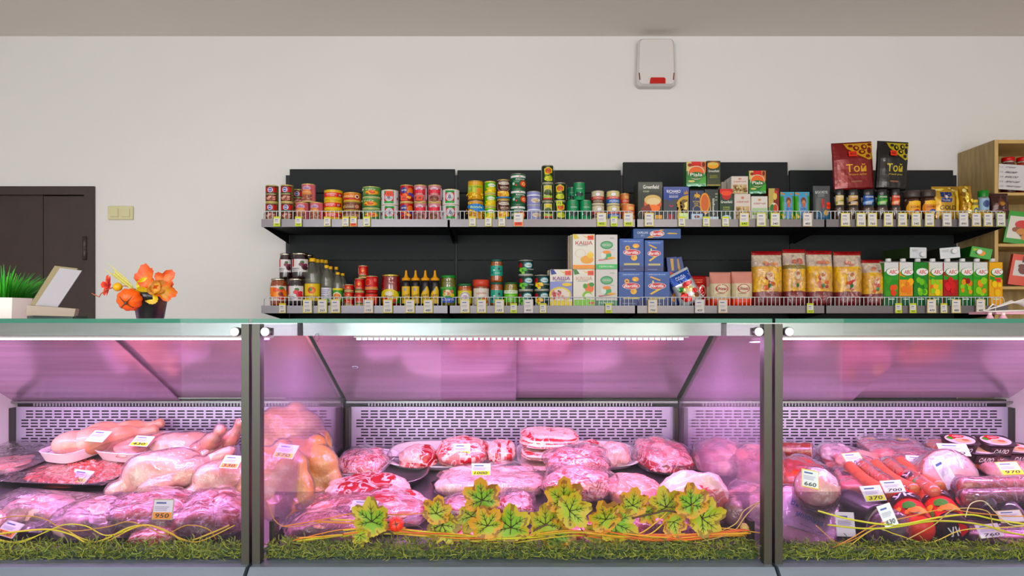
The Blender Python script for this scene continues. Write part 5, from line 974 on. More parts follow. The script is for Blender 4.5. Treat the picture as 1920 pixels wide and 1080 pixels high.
for k, (px, py, s, rt, inn, out, lb, bl) in enumerate((((278), 530, .036, 18, 'd8702c', 'c85a1c', oval, .42), (304, 532, .030, -38, 'd87848', 'c85a38', tri, .42), (300, 545, .034, -98, 'b8841c', 'c8641c', oval, .3),
        (287, 544, .018, -30, 'c8a028', 'b87a1c', oval, .5), (268, 536, .022, -72, 'd8d060', 'c8c040', oval, .5), (268, 552, .020, 150, 'd8c030', 'c8a820', oval, .72), (281, 553, .018, -140, 'd8b828', 'c8a820', oval, .7), (292, 541, .020, -60, 'c89020', 'a86a18', oval, .5))):
    p = ah(px, py, Yp-.022-.004*(k % 4)); leafat('leaf', ap, p[0], p[1], p[2], s*1.2, rt, -8, inn, out, None, lb, None, k, .15, bl, 38 if k < 3 else 62)
p = ah(196, 540); leafat('leaf', ap, *ah(205, 536, Yp-.03), .030, 80, -40, 'c8301c', 'd8502c', '6a1c14', None, None, 3, .1, .2)
def pumpkin(par, p, r, col='e8641c', squash=.82, rot=(0, 0, 0), stem='5a3c28'):
    n, m_ = 40, 14; vs = []; fs = []
    for j in range(m_+1):
        f = pi*j/m_
        for i in range(n):
            a = 2*pi*i/n; rr_ = r*sin(f)*(1-.10*abs(cos(a*5))**3*(1 if True else 0)) ; vs.append((rr_*cos(a), rr_*sin(a), r*squash*(cos(f))*(1-.25*(sin(f) < .5)*(1-sin(f)*2)*.6)))
    for j in range(m_):
        for i in range(n): fs.append((j*n+i, (j+1)*n+i, (j+1)*n+(i+1) % n, j*n+(i+1) % n))
    o = ob('pumpkin', (MB().add(vs, fs, col, True), 'gloss'), par, p, rot)
    s_ = MB().tube([(0, 0, r*squash*.7), (0, 0, r*squash*.95), (r*.12, 0, r*squash*1.2)], r*.13, 7, stem)
    for k in range(4):
        a = k*pi/2+.4; s_.tube([(0, 0, r*squash*.97), (r*.35*cos(a), r*.35*sin(a), r*squash*.96), (r*.7*cos(a), r*.7*sin(a), r*squash*.74)], r*.06, 5, stem, taper=.4)
    ob('stem', (s_, 'leaf'), o); return o
pumpkin(ap, ah(243, 562, Yp-.045), .0255, 'e86a14', .84, (R(112), R(-20), 0))
ob('gourd', (MB().lathe([(.0, -.009), (.006, -.008), (.0095, -.002), (.0092, .003), (.005, .008), (0, .009)], 18, 'd8a81c', cap=False), 'gloss'), ap, ah(220.5, 538, Yp-.03), (R(70), 0, 0))
ob('twig', (MB().tube([ah(172, 550, Yp-.03), ah(178, 553, Yp-.03), ah(186, 557, Yp-.03), ah(189, 551, Yp-.03), ah(200, 543, Yp-.03), ah(213, 539, Yp-.03), ah(235, 536, Yp-.025), ah(262, 545, Yp-.01)], .0011, 6, 'a85a3c'), 'leaf'), ap)
wh = MB(); a0, a1 = Vector(ah(250, 541, Yp-.02)), Vector(ah(216, 513, Yp-.03)); dr = (a1-a0).normalized(); sd = dr.cross(Vector((0, 1, 0)))
for k in range(26):
    t = k/26; p = a0+(a1-a0)*t; s = -1 if k % 2 else 1; q = p+dr*.006+sd*s*.0045
    wh.tube([p, p+dr*.004+sd*s*.003, q+dr*.003], .0017, 5, 'c8c47a', taper=.4); wh.tube([q, q+dr*.020+sd*s*.003], .0004, 3, 'd0c88a')
wh.tube([a0-dr*.01, a1], .0012, 5, 'b0a85a'); ob('wheat_ear', (wh, 'leaf'), ap)
ob('moss_fill', (MB().lathe([(.033, ph_*.82, '4a3420'), (.02, ph_*.95, '4a3420'), (0, ph_, '4a3420')], 14), 'leaf'), ap)
# --- wire basket at the right end
Yw = 1.50; X0 = Xp(1885, Yw)
wt = thing('wire_basket', 'white wire basket on two feet at the right end of the glass top', 'basket', (X0, Yw, GT))
def wp(px, py, Y=Yw): p = pt(px, py, Y); return (p.x-X0, p.y-Yw, max(.0018, p.z-GT))
wb_ = MB()
for k in range(9):
    wb_.tube([wp(1843+k*1.5, 583-k*.4, Yw-.02+.008*k), wp(1880+k*2, 573-k*1.2, Yw-.02+.012*k), wp(1935, 556+k*3.2, Yw-.02+.014*k)], .0011, 5, 'd8d4d0')
wb_.tube([wp(1843, 583), wp(1860, 584), wp(1890, 583), wp(1935, 582)], .002, 6, 'd8d4d0'); wb_.tube([wp(1852, 580), wp(1862, 570), wp(1868, 574), wp(1866, 582)], .0012, 5, 'e8e4e0')
ob('wire_frame', (wb_, 'gloss'), wt)
for px in (1856, 1881): ob('foot', (MB().lathe([(.009, 0, 'd8a8b8'), (.007, .003, 'd8a8b8'), (.004, .009, 'e8d8d8'), (.004, .014, 'e8d8d8')], 14), 'gloss'), wt, (Xp(px, Yw)-X0, 0, 0))
ob('tray', (MB().box(Xp(1868, Yw)-X0, Xp(1950, Yw)-X0, .0, .09, .010, .016, 'c89aa8'), 'gloss'), wt)

# ================================================================ DECORATION BEHIND THE FRONT GLASS
YG = 1.335
rs = random.Random(11)
for si, cx in enumerate((-2*HX, 0, 2*HX)):
    g = MB(); N = 4200 if si == 1 else 3600
    cols = ['5e6610', '6e7414', '4a520c', '80821c', '383f08', '8c8420'] if si != 1 else ['5e6414', '505a14', '6e701c', '3e4610', '7a7626', '8c8636']
    for i in range(N):
        x = cx+rs.uniform(-HX+.02, HX-.02); y = rs.uniform(YF+.008, YF+.056); z = zr+.001+rs.random()*(.033 if si == 1 else .024)
        L_ = rs.uniform(.010, .024) if si != 1 else rs.uniform(.007, .018); a = rs.uniform(0, 2*pi); cv = rs.uniform(-2.4, 2.4); w = .0008; el = rs.uniform(-.5, .9); vs = []
        px_, pz_, py_ = x, z, y
        for t in range(4):
            aa = a+cv*t/3; dx_, dz_ = cos(aa)*L_/3, sin(aa)*L_/3*.8
            nx_, nz_ = -sin(aa)*w, cos(aa)*w
            vs += [(min(cx+HX-.006, max(cx-HX+.006, px_+nx_)), py_, max(zr+.0006, pz_+nz_)), (min(cx+HX-.006, max(cx-HX+.006, px_-nx_)), py_+.0006, max(zr+.0003, pz_-nz_))]
            px_ += dx_; pz_ += dz_; py_ = min(YF+.058, max(YF+.006, py_+el*L_/6))
        g.add(vs, [(0, 1, 3, 2), (2, 3, 5, 4), (4, 5, 7, 6)], rs.choice(cols))
    g.box(cx-HX+.018, cx+HX-.018, YF+.030, YF+.054, zr+.0005, zr+.014, '34460f')
    thing('decorative_moss', 'green shredded moss strip along the front glass of the %s counter' % POS[si], 'moss', (0, 0, 0), me=g.mesh('decorative_moss', 'grass'), kind='stuff')
def spline(P, n=6):
    out = []
    for i in range(len(P)-1):
        p0, p1, p2, p3 = [Vector(P[max(0, min(len(P)-1, i+k))]) for k in (-1, 0, 1, 2)]
        for j in range(n):
            t = j/n; out.append(.5*((2*p1)+(-p0+p2)*t+(2*p0-5*p1+4*p2-p3)*t*t+(-p0+3*p1-3*p2+p3)*t**3))
    return out+[Vector(P[-1])]
def gpt(px, py, Y=YG): return pt(px, py, Y)
gar = thing('leaf_garland', 'artificial autumn maple leaf garland lying on moss inside the middle counter', 'garland', gpt(960, 1010))
go_ = gpt(960, 1010)
def strand(par, o0, P, r, col, n_='strand', jit=0):
    Q = [Vector(gpt(px+rs.uniform(-jit, jit), py+rs.uniform(-jit, jit)*.5, YG+dy))-o0 for px, py, dy in P]
    ob(n_, (MB().tube(spline(Q), r, 6, col), 'leaf'), par)
YC_ = ['c8b81c', 'd8c828', 'b8a020', 'd8a028']; OC_ = ['d8702c', 'e08a34', 'c8601c', 'd89a40']
base = [(550, 1014), (640, 999), (720, 994), (780, 998), (850, 1008), (960, 1014), (1060, 1000), (1130, 1003), (1220, 1010), (1290, 1008), (1400, 998)]
for k in range(20):
    col = (YC_ if k % 3 else OC_)[k % 4] if k < 11 else OC_[k % 4]
    a_ = rs.choice([0, 0, 1, 3, 4, 5]) if k < 11 else rs.choice([5, 6, 6, 7]); b_ = rs.choice([7, 8, 9]) if k < 11 else 10
    P = [(x+rs.uniform(-8, 8), y+rs.uniform(-8, 7), rs.uniform(-.02, .02)) for x, y in base[a_:b_+1]]
    strand(gar, go_, P, rs.choice([.0011, .0013, .0016]), col)
for P, r, c in (([(556, 1015, 0), (620, 1006, 0), (700, 1000, 0), (800, 1004, .005), (900, 1016, 0), (960, 1018, 0)], .0021, 'c8b820'), ([(593, 978, .01), (640, 980, .01), (700, 984, .01), (760, 990, 0)], .0020, 'c8862c'),
        ([(620, 974, 0), (680, 978, 0), (720, 990, -.01)], .0018, 'c8a82c'), ([(530, 987, 0), (600, 975, 0), (680, 960, .005), (740, 965, .01), (800, 962, 0)], .0012, 'c87a3c'),
        ([(500, 940, 0), (515, 975, 0), (540, 988, 0), (600, 980, 0)], .0008, 'b8884c'), ([(1150, 1010, 0), (1200, 1000, 0), (1235, 975, -.005), (1255, 955, 0)], .0013, 'd8a828'), ([(1160, 1014, 0), (1215, 1003, 0), (1245, 980, -.005), (1262, 962, 0)], .0013, 'd8b030'),
        ([(1300, 1018, 0), (1370, 1000, 0), (1400, 965, 0), (1440, 925, .0)], .0009, 'c8a868'), ([(1310, 1010, 0), (1375, 985, 0), (1395, 958, 0), (1425, 940, 0)], .0008, 'c8a868'), ([(1260, 978, 0), (1300, 985, 0), (1372, 992, 0), (1430, 1000, 0)], .0010, 'd8a050')):
    strand(gar, go_, P, r, c)
br_ = '4a2a20'
for P, r in (([(696, 978, -.01), (703, 1005, -.01), (707, 1018, 0)], .0012), ([(745, 975, -.01), (715, 985, -.012), (705, 1005, -.012), (720, 1025, -.012), (738, 1010, -.012), (735, 1000, -.012), (722, 998, -.012), (712, 1004, -.012)], .0016),
             ([(720, 978, -.005), (780, 985, -.005), (800, 1000, -.005), (822, 1002, -.005)], .0012), ([(940, 1027, -.01), (975, 1010, -.01), (1010, 990, -.01), (1027, 983, -.01)], .0019), ([(958, 988, -.01), (955, 1010, -.01), (950, 1018, -.01)], .0013),
             ([(1067, 958, -.01), (1085, 985, -.01), (1100, 1006, -.01)], .0012), ([(904, 937, -.01), (897, 952, -.01), (885, 966, -.01)], .0011), ([(1185, 972, -.008), (1225, 963, -.008), (1255, 958, -.008), (1315, 972, -.008)], .0018), ([(1152, 980, -.01), (1137, 995, -.01)], .0010),
             ([(1057, 937, -.01), (1060, 955, -.01), (1067, 960, -.01)], .0011), ([(828, 984, -.01), (815, 992, -.01), (822, 1002, -.01)], .0010), ([(1295, 947, -.01), (1308, 965, -.01), (1315, 971, -.01)], .0010)):
    strand(gar, go_, P, r, br_, 'twig')
LV = [(697, 978, 44, 2), (818, 963, 33, -12), (829, 984, 36, -150), (904, 938, 42, 6), (885, 968, 34, 160), (914, 986, 38, 20), (958, 989, 44, 0), (1057, 938, 44, 2), (1023, 984, 40, 4), (1038, 1003, 40, -95), (1068, 958, 40, -75),
      (1136, 974, 38, 22), (1152, 981, 45, -115), (1186, 948, 34, -8), (1249, 951, 38, 12), (1296, 947, 40, 4), (1316, 972, 44, -75), (1263, 978, 28, -168), (1117, 1002, 26, 0), (1215, 958, 26, 200), (676, 1003, 20, 190)]
for k, (px, py, r, rt) in enumerate(LV):
    Y0 = YG-.016+.0055*(k % 5); p = gpt(px, py, Y0)-go_
    leafat('leaf', gar, p.x, p.y, p.z, r/F*YG*1.08, rt, rng.uniform(-12, 6), '98a418' if k % 3 else '7a9c20', 'c88c14' if k % 2 else 'b89c1c', '3a2c10', None, '5a2c10', k*1.3, .10, .56, 31)
p = gpt(743, 983, YG-.012)-go_; pumpkin(gar, p, .0155, 'e84a14', .8, (R(70), R(10), 0))
p = gpt(858, 992, YG-.0)-go_; pumpkin(gar, p, .008, 'd8401c', .8, (R(70), R(10), 0))
p = gpt(1396, 990, YG)-go_; ob('dried_bud', (MB().lathe([(0, -.010), (.008, -.006), (.009, .002), (.004, .009), (0, .010)], 12, 'b89a60', cap=False), 'leaf'), gar, p)
for nm, cxp, SP in (('left', 230, [([(-40, 1006), (40, 996), (95, 993), (135, 1003), (165, 1018), (200, 1010), (240, 990), (280, 985), (320, 1000), (350, 1015), (400, 998), (430, 985)], .0019, 'c8b020'), ([(-40, 980), (30, 968), (80, 972), (130, 995), (200, 988), (240, 978), (280, 990), (310, 1002), (350, 985), (390, 992), (405, 1012)], .0010, 'b8883c'),
        ([(-40, 1005), (30, 1018), (80, 1000), (120, 984), (160, 986), (200, 1004), (250, 990)], .0012, 'c8b838'), ([(-40, 1000), (20, 1016), (60, 1008), (110, 990), (150, 1008), (180, 1018)], .0010, 'b8b030'), ([(200, 1016), (260, 987), (300, 990), (340, 1010), (375, 1015), (440, 985)], .0012, 'c8a030')]),
       ('right', 1700, [([(1534, 958), (1600, 975), (1680, 984), (1760, 970), (1820, 965), (1870, 975), (1960, 988)], .0019, 'c8c01c'), ([(1552, 984), (1620, 991), (1680, 988), (1750, 977), (1830, 982), (1900, 1000), (1960, 1008)], .0019, 'b8b020'), ([(1560, 1028), (1595, 1010), (1640, 985), (1700, 970), (1770, 955), (1830, 962), (1900, 968), (1960, 965)], .0011, 'c88a34'),
        ([(1590, 1026), (1640, 992), (1680, 1002), (1740, 1018), (1800, 995), (1860, 990), (1960, 985)], .0010, 'c8b040'), ([(1700, 1012), (1750, 985), (1790, 955), (1850, 958), (1862, 985), (1880, 998), (1960, 1005)], .0011, 'b89a5c'), ([(1810, 970), (1820, 945), (1845, 940), (1868, 962), (1900, 985), (1960, 978)], .0009, 'd8c8a0'), ([(1530, 985), (1570, 1018), (1600, 1012), (1640, 990)], .0009, 'c88a44')])):
    o0 = gpt(cxp, 1010); sb_ = thing('raffia_strands', 'curling yellow raffia strands along the front of the %s counter' % nm, 'raffia', o0)
    for P, r, c in SP:
        strand(sb_, o0, [(min(max(x, -140), 2060), y, .003*k) for k, (x, y) in enumerate(P)], r, c)
# ================================================================ MEAT AND DELICATESSEN IN THE COUNTERS
KD = DZ0-DS*DY0
def ydeck(pb, dz=0): return (CZ-KD-dz)/((pb-HY)/F+DS)       # depth at which a foot at image row pb stands on the sloped deck
def cmix(a, b, t): return tuple(a[i]*(1-t)+b[i]*t for i in range(3))
def blobmesh(w, d, h, col, m, seed=0, rough=.10, e=.75, n=(40, 26), flat=.42, name='meat', freq=2.6, lump=0.0):
    """solid rounded lump, flattened below; col(x, y, z, noise) in unit coordinates gives the colour of the flesh there"""
    nu, nv = n; vs = []; fs = []; cs = []; U = []
    def sp(c): return math.copysign(abs(c)**e, c)
    for j in range(nv+1):
        f = pi*j/nv
        for i in range(nu):
            a = 2*pi*i/nu; x, y, z = sp(sin(f))*sp(cos(a)), sp(sin(f))*sp(sin(a)), sp(cos(f))
            q = Vector((x*1.1+seed*3.1, y*1.1, z*1.1+seed))
            k = 1+rough*noise.noise(q*freq*.6)*1.6+rough*.45*noise.noise(q*freq*2.2)+lump*abs(noise.noise(q*freq*1.4))
            zz = z*k; zz = zz*flat if zz < 0 else zz
            U.append((x, y, z)); vs.append((x*k*w/2, y*k*d/2, zz))
    z0 = min(v[2] for v in vs); z1 = max(v[2] for v in vs); s = h/(z1-z0)
    vs = [(x, y, (z-z0)*s) for x, y, z in vs]
    for j in range(nv):
        for i in range(nu):
            a = (j*nu+i, (j+1)*nu+i, (j+1)*nu+(i+1) % nu, j*nu+(i+1) % nu); fs.append(a)
            c = [sum(U[k][t] for k in a)/4 for t in range(3)]
            cs.append(tuple(col(c[0], c[1], c[2], noise.noise(Vector((c[0]*2.2+seed, c[1]*2.2, c[2]*2.2-seed))))))
    return MB().add(vs, fs, cs, True).mesh(name, m)
H = lambda h: lin(h)[:3]
PK, RD, DR, FT, PL, SK = H('dc8a84'), H('b02a30'), H('7a141c'), H('e8c6be'), H('dea49a'), H('e0b48c')
def c_marble(x, y, z, n): return cmix(RD, PK, min(1, max(0, .45+n*1.6)))
def c_raw(x, y, z, n): return cmix(PK, FT, min(1, max(0, .3+n*2))) if (x*x+z*z) > .80 else cmix(RD, PK, min(1, max(0, .5+n*1.5)))
def c_fatcap(x, y, z, n): return cmix(FT, PL, min(1, max(0, .5+n))) if z > .15 or (x*x+z*z) > .85 else cmix(RD, PK, min(1, max(0, .5+n*2)))
def c_belly(x, y, z, n):
    k = sin(z*15+n*2.5+x*.8); return cmix(RD, FT, min(1, max(0, .55+k*1.1)))
def c_beef(x, y, z, n): return cmix(DR, RD, min(1, max(0, .5+n*1.6))) if z < .35 else cmix(H('d06a70'), H('e8a8a4'), min(1, max(0, .5+n*2)))
def c_pale(x, y, z, n): return cmix(PL, FT, min(1, max(0, .5+n*1.4)))
def c_skin(x, y, z, n): return cmix(SK, H('f0b8a0'), min(1, max(0, .45+n*1.4)))
def c_pink(x, y, z, n): return cmix(H('d68a80'), H('e4b0a2'), min(1, max(0, .5+n*1.4)))
def c_mix(x, y, z, n): return cmix(cmix(RD, PK, min(1, max(0, .55+n*2))), FT, min(1, max(0, sin(x*5+z*6+n*7)*1.3-.35)))
def c_steak(x, y, z, n):
    r = (x*x+(z-.0)**2)**.5; a = sin(x*4+z*5+n*5)
    return FT if r > .86 or (x > 0 and r > .76) else cmix(H('dd8480'), H('c84850'), min(1, max(0, .4+a*.9)))
MEATS = {}
def item(name, label, cat, x0, x1, pt_, pb, depth, col, m='meat', dz=0, rz=0, rx=0, seed=1, e=.75, rough=.1, film=False, group=None, flat=.42, lump=0, n=(40, 26), bagf=False, ry=0, freq=2.6):
    yf = ydeck(pb, dz); yc = min(yf+depth/2, 2.0-depth*.42); zb = deck(yc)+dz
    w = (x1-x0)/F*yc; h = max(.012, Zp(pt_, yc)-zb)
    me = blobmesh(w, depth, h, col, m, seed, rough, e, n, flat, name, freq, lump)
    xc = (x0+x1)/2
    t = thing(name, label, cat, (Xp(xc, yc), yc, zb+.001), (TILT+R(rx), R(ry), R(rz)), group, me=me)
    if film:
        f = blobmesh(w*1.05+.004, depth*1.05+.004, h*1.04+.004, lambda *a: (1, 1, 1), 'film' if not bagf else 'bag_film', seed+.21, rough*1.35, e*.92, (48, 30), flat, 'plastic_film', freq, lump)
        o = ob('plastic_film', f, t, (0, 0, -.0008))
    return t
def tray(label, x0, x1, pb, depth, hgt, col='ece4e8', dz=0, rz=0, name='foam_tray', m='foam', cat='tray', e=.45, filmtop=False, group=None, lip=.006, xc=None):
    yf = ydeck(pb, dz); yc = yf+depth/2; w = (x1-x0)/F*yc if xc is None else x1
    n = 48; vs = []; fs = []
    prof = [(.84, 0), (.86, .001), (.985, hgt-.001), (1.0, hgt), (.955, hgt), (.93, hgt-.003), (.80, .004)]
    def sp(c): return math.copysign(abs(c)**e, c)
    for k, z in prof:
        for i in range(n): a = 2*pi*i/n; vs.append((sp(cos(a))*k*w/2, sp(sin(a))*(depth/2-(1-k)*w/2*.9), z))
    for r in range(len(prof)-1):
        for i in range(n): fs.append((r*n+i, r*n+(i+1) % n, (r+1)*n+(i+1) % n, (r+1)*n+i))
    fs.append(tuple(range(n-1, -1, -1))); b = (len(prof)-1)*n; fs.append(tuple(range(b, b+n)))
    t = thing(name, label, cat, (Xp((x0+x1)/2, yc) if xc is None else xc, yc, deck(yc)+dz+.0004), (TILT, 0, R(rz)), group, me=MB().add(vs, fs, col, True).mesh(name, m))
    t['zin'] = 0; del t['zin']
    if filmtop:
        g = 16; v2 = []; f2 = []
        for j in range(g+1):
            for i in range(g+1):
                u, v = -1+2*i/g, -1+2*j/g; q = max(abs(u), abs(v))
                v2.append((u*w/2*.99, v*(depth/2*.99), hgt+.0015+(.010+.006*noise.noise(Vector((u*2, v*2, hgt*90))))*(1-q**4)))
        for j in range(g):
            for i in range(g): f2.append((j*(g+1)+i, j*(g+1)+i+1, (j+1)*(g+1)+i+1, (j+1)*(g+1)+i))
        ob('plastic_film', (MB().add(v2, f2, 'ffffff', True), 'film'), t)
    return t
def card(px, py, Y, w, h, txt, lab, band=None, rz=0, rx=-35, ry=0, lines=3, bcol='e0d850', face='eae6ee', name='price_tag', edge=None):
    """price card; lies or stands at depth Y with its centre seen at (px, py)"""
    a = Art().rect(-1, 0, 1, 1, edge or face).rect(-.92, .05, .92, .95, face)
    if band: a.rect(-.9, .04, .9, .36, bcol)
    a.lines(-.7, .6, .72, .9, 1, '4a5a9a').lines(-.8, .8, .42, .66, lines, 'b4a8c8')
    if txt: a.text(txt, 0, .2, 1.35, .22, '2a2430', shear=.3)
    fn = lambda u, v, off: (u*w/2, -off, (v-.5)*h)
    t = thing(name, lab, 'price tag', pt(px, py, Y), (R(rx), R(ry), R(rz)), 'price cards in the counters', me=MB().box(-w/2, w/2, 0, .001, -h/2, h/2).mesh(name, 'white_plastic'))
    ob('tag_print', a.mesh('tag_print', fn, 'card'), t); return t
def fuse(parts, name, m, col, voxel=.006, smooth=6):
    """one continuous body grown from overlapping ellipsoids: (centre, radii, rotation)"""
    b = bmesh.new()
    for c, r, ro in parts:
        X = Matrix.Translation(c) @ Matrix.Rotation(R(ro[2]), 4, 'Z') @ Matrix.Rotation(R(ro[1]), 4, 'Y') @ Matrix.Rotation(R(ro[0]), 4, 'X') @ Matrix.Diagonal((r[0], r[1], r[2], 1))
        bmesh.ops.create_uvsphere(b, u_segments=24, v_segments=14, radius=1, matrix=X)
    me = bpy.data.meshes.new('t'); b.to_mesh(me); b.free()
    o = bpy.data.objects.new('t', me); COL.objects.link(o)
    md = o.modifiers.new('r', 'REMESH'); md.mode = 'VOXEL'; md.voxel_size = voxel
    ms = o.modifiers.new('s', 'SMOOTH'); ms.iterations = smooth; ms.factor = .6
    e2 = bpy.data.meshes.new_from_object(o.evaluated_get(bpy.context.evaluated_depsgraph_get()))
    vs = [tuple(v.co) for v in e2.vertices]; fs = [tuple(p.vertices) for p in e2.polygons]
    bpy.data.objects.remove(o); bpy.data.meshes.remove(me); bpy.data.meshes.remove(e2)
    z0 = min(v[2] for v in vs); vs = [(x, y, z-z0) for x, y, z in vs]; cs = []
    for f in fs:
        c = vs[f[0]]; cs.append(tuple(col(c[0]*12, c[1]*12, c[2]*12, noise.noise(Vector(c)*22))))
    return MB().add(vs, fs, cs, True).mesh(name, m)
def hull(me, name, grow=.004, m='film'):      # clinging plastic bag: coarse inflated copy with pleats
    n = len(me.vertices); b = bmesh.new(); b.from_mesh(me); b.normal_update()
    for v in b.verts:
        k = grow*(1+1.2*noise.noise(v.co*26)); v.co += v.normal*k
        v.co.z = max(v.co.z, .0004)
    ca = b.loops.layers.float_color.get('Col')
    e = bpy.data.meshes.new(name); b.to_mesh(e); b.free(); e.materials.clear(); e.materials.append(M(m)); return e
# fowl: breast up, legs towards +Y (away) unless turned
def fowl(s=1.0): return [((0, 0, .05*s), (.062*s, .095*s, .055*s), (0, 0, 0)), ((0, -.03*s, .065*s), (.052*s, .06*s, .05*s), (0, 0, 0)), ((-.055*s, .055*s, .042*s), (.034*s, .052*s, .034*s), (0, 0, -18)), ((.055*s, .055*s, .042*s), (.034*s, .052*s, .034*s), (0, 0, 18)),
     ((-.045*s, .12*s, .052*s), (.019*s, .05*s, .019*s), (15, 0, 14)), ((.045*s, .12*s, .052*s), (.019*s, .05*s, .019*s), (15, 0, -14)), ((-.066*s, -.03*s, .04*s), (.018*s, .045*s, .018*s), (0, 0, 10)), ((.066*s, -.03*s, .04*s), (.018*s, .045*s, .018*s), (0, 0, -10)), ((0, -.10*s, .045*s), (.028*s, .035*s, .025*s), (0, 0, 0))]
def leg(s=1.0): return [((0, 0, .03*s), (.045*s, .035*s, .030*s), (0, 0, 0)), ((.05*s, .0, .028*s), (.045*s, .022*s, .022*s), (0, 0, 0)), ((.095*s, .0, .024*s), (.028*s, .012*s, .012*s), (0, 0, 0)), ((.12*s, 0, .024*s), (.012*s, .014*s, .014*s), (0, 0, 0))]
FOWL = fuse(fowl(1.0), 'whole_chicken', 'skin', lambda x, y, z, n: cmix(H('dcac92'), H('e6c4ae'), min(1, max(0, .5+n*1.6))), .0065)
FOWLY = fuse(fowl(1.15), 'whole_chicken', 'skin', lambda x, y, z, n: cmix(H('f0b060'), H('f8cc88'), min(1, max(0, .5+n*1.6))), .007)  # fowl with yellow light put into the skin colour, not placed
LEGM = fuse(leg(1.0), 'drumstick', 'skin', lambda x, y, z, n: cmix(H('dc9c82'), H('e4b8a2'), min(1, max(0, .5+n*2.2))), .0045)
def place(name, me, label, cat, px, py, Y, rot=(0, 0, 0), scale=1, group=None, film=None, grow=.004):
    """bottom centre seen at (px, py) at depth Y"""
    t = thing(name, label, cat, pt(px, py, Y), tuple(R(a) for a in rot), group, me=me); t.scale = (scale,)*3
    if film: ob('plastic_film', hull(me, 'plastic_film', grow, film), t)
    return t
# ---------------------------------------------------------------- left counter
tray('left white foam tray of chicken legs at the back', 112, 205, 872, .19, .030, dz=.035, rz=-22, group='white foam trays of chicken', filmtop=True)
tray('right white foam tray of chicken breast at the back', 206, 332, 871, .19, .030, dz=.035, rz=-18, group='white foam trays of chicken', filmtop=True)
place('drumstick', LEGM, 'chicken leg at the front of the left white tray', 'chicken leg', 140, 857, 1.83, (8, 0, 30), 1.25, 'chicken legs in the white trays')
place('drumstick', LEGM, 'chicken leg lying across the left white tray', 'chicken leg', 176, 851, 1.85, (8, -8, 40), 1.3, 'chicken legs in the white trays')
place('drumstick', LEGM, 'chicken leg at the rear of the left white tray', 'chicken leg', 196, 838, 1.90, (8, -10, 35), 1.25, 'chicken legs in the white trays')
item('chicken_breast', 'chicken breast at the front of the right white tray', 'chicken breast', 218, 292, 824, 864, .11, c_pink, 'skin', dz=.046, rz=-15, seed=3, e=.9)
item('chicken_breast', 'chicken breast at the rear of the right white tray', 'chicken breast', 268, 334, 815, 852, .10, c_pink, 'skin', dz=.052, rz=-20, seed=5, e=.9)
card(185, 818, 1.80, .062, .040, '', 'blank lined price card on the left white tray', rz=-18, rx=-52)
card(266, 827, 1.78, .060, .036, '430', 'price card with lime band on the right white tray', True, rz=-15, rx=-52, bcol='c8e020')
# ground meat in a black tray
tray('wide black tray holding the ground meat', 30, 268, 922, .24, .020, '18161c', rz=-8, name='black_tray', m='black_plastic', filmtop=True)
gm = MB(); rq = random.Random(8)
gy = ydeck(918)+.088; gx = Xp(158, gy); 
for i in range(760):
    a = rq.uniform(0, 2*pi); q = rq.random()**.55; x = q*cos(a)*.150; y = q*sin(a)*.085; z = .008+.018*(1-q*q)+rq.uniform(-.002, .003)
    b = rq.uniform(0, pi); l = rq.uniform(.006, .013); dx_, dy_ = cos(b)*l, sin(b)*l
    gm.tube([(x-dx_, y-dy_, z-.002), (x-dx_*.3, y, z+.002), (x+dx_, y+dy_*.6, z-.001)], .0036, 5, rq.choice(['d86a60', 'e88a80', 'c84840', 'f0b0a4', 'd05850', 'e07468']))
gm.lathe([(.15, 0), (.14, .010), (.09, .019), (0, .023)], 30, 'd06058', X=Matrix.Diagonal((1, .58, 1, 1)))
thing('ground_meat', 'coarse ground meat heaped in the wide black tray', 'ground meat', (gx, gy, deck(gy)+.003), (TILT, 0, R(-6)), me=gm.mesh('ground_meat', 'skin'), kind='stuff')
card(150, 893, 1.72, .072, .038, '690', 'price card lying on the ground meat', True, rz=-22, rx=-48, bcol='e8e070')
# far left trays
tray('black film wrapped tray at the far left, upper one', -70, 112, 905, .24, .024, '18161c', rz=-12, name='black_tray', m='black_plastic', filmtop=True)
item('chicken_pieces', 'pale chicken pieces in the upper far left tray', 'chicken pieces', -30, 58, 862, 888, .10, c_pink, 'skin', dz=.012, seed=4, rough=.25)
tray('black tray with a pale chicken carcass at the front left corner', -60, 175, 1012, .20, .024, '18161c', rz=-14, name='black_tray', m='black_plastic', filmtop=True)
item('chicken_fillet', 'large pale chicken fillet in the front left black tray', 'chicken', 10, 132, 930, 1000, .13, c_pale, 'skin', dz=.010, seed=7, e=.95, film=True)
item('chicken_fillet', 'pale chicken fillet cut by the left edge of the photo', 'chicken', -60, 22, 958, 1015, .10, c_pale, 'skin', dz=.010, seed=9, e=.95)
card(18, 992, 1.42, .070, .034, '540', 'price card at the left edge with orange band', True, rz=-28, rx=-45, bcol='e8904a')
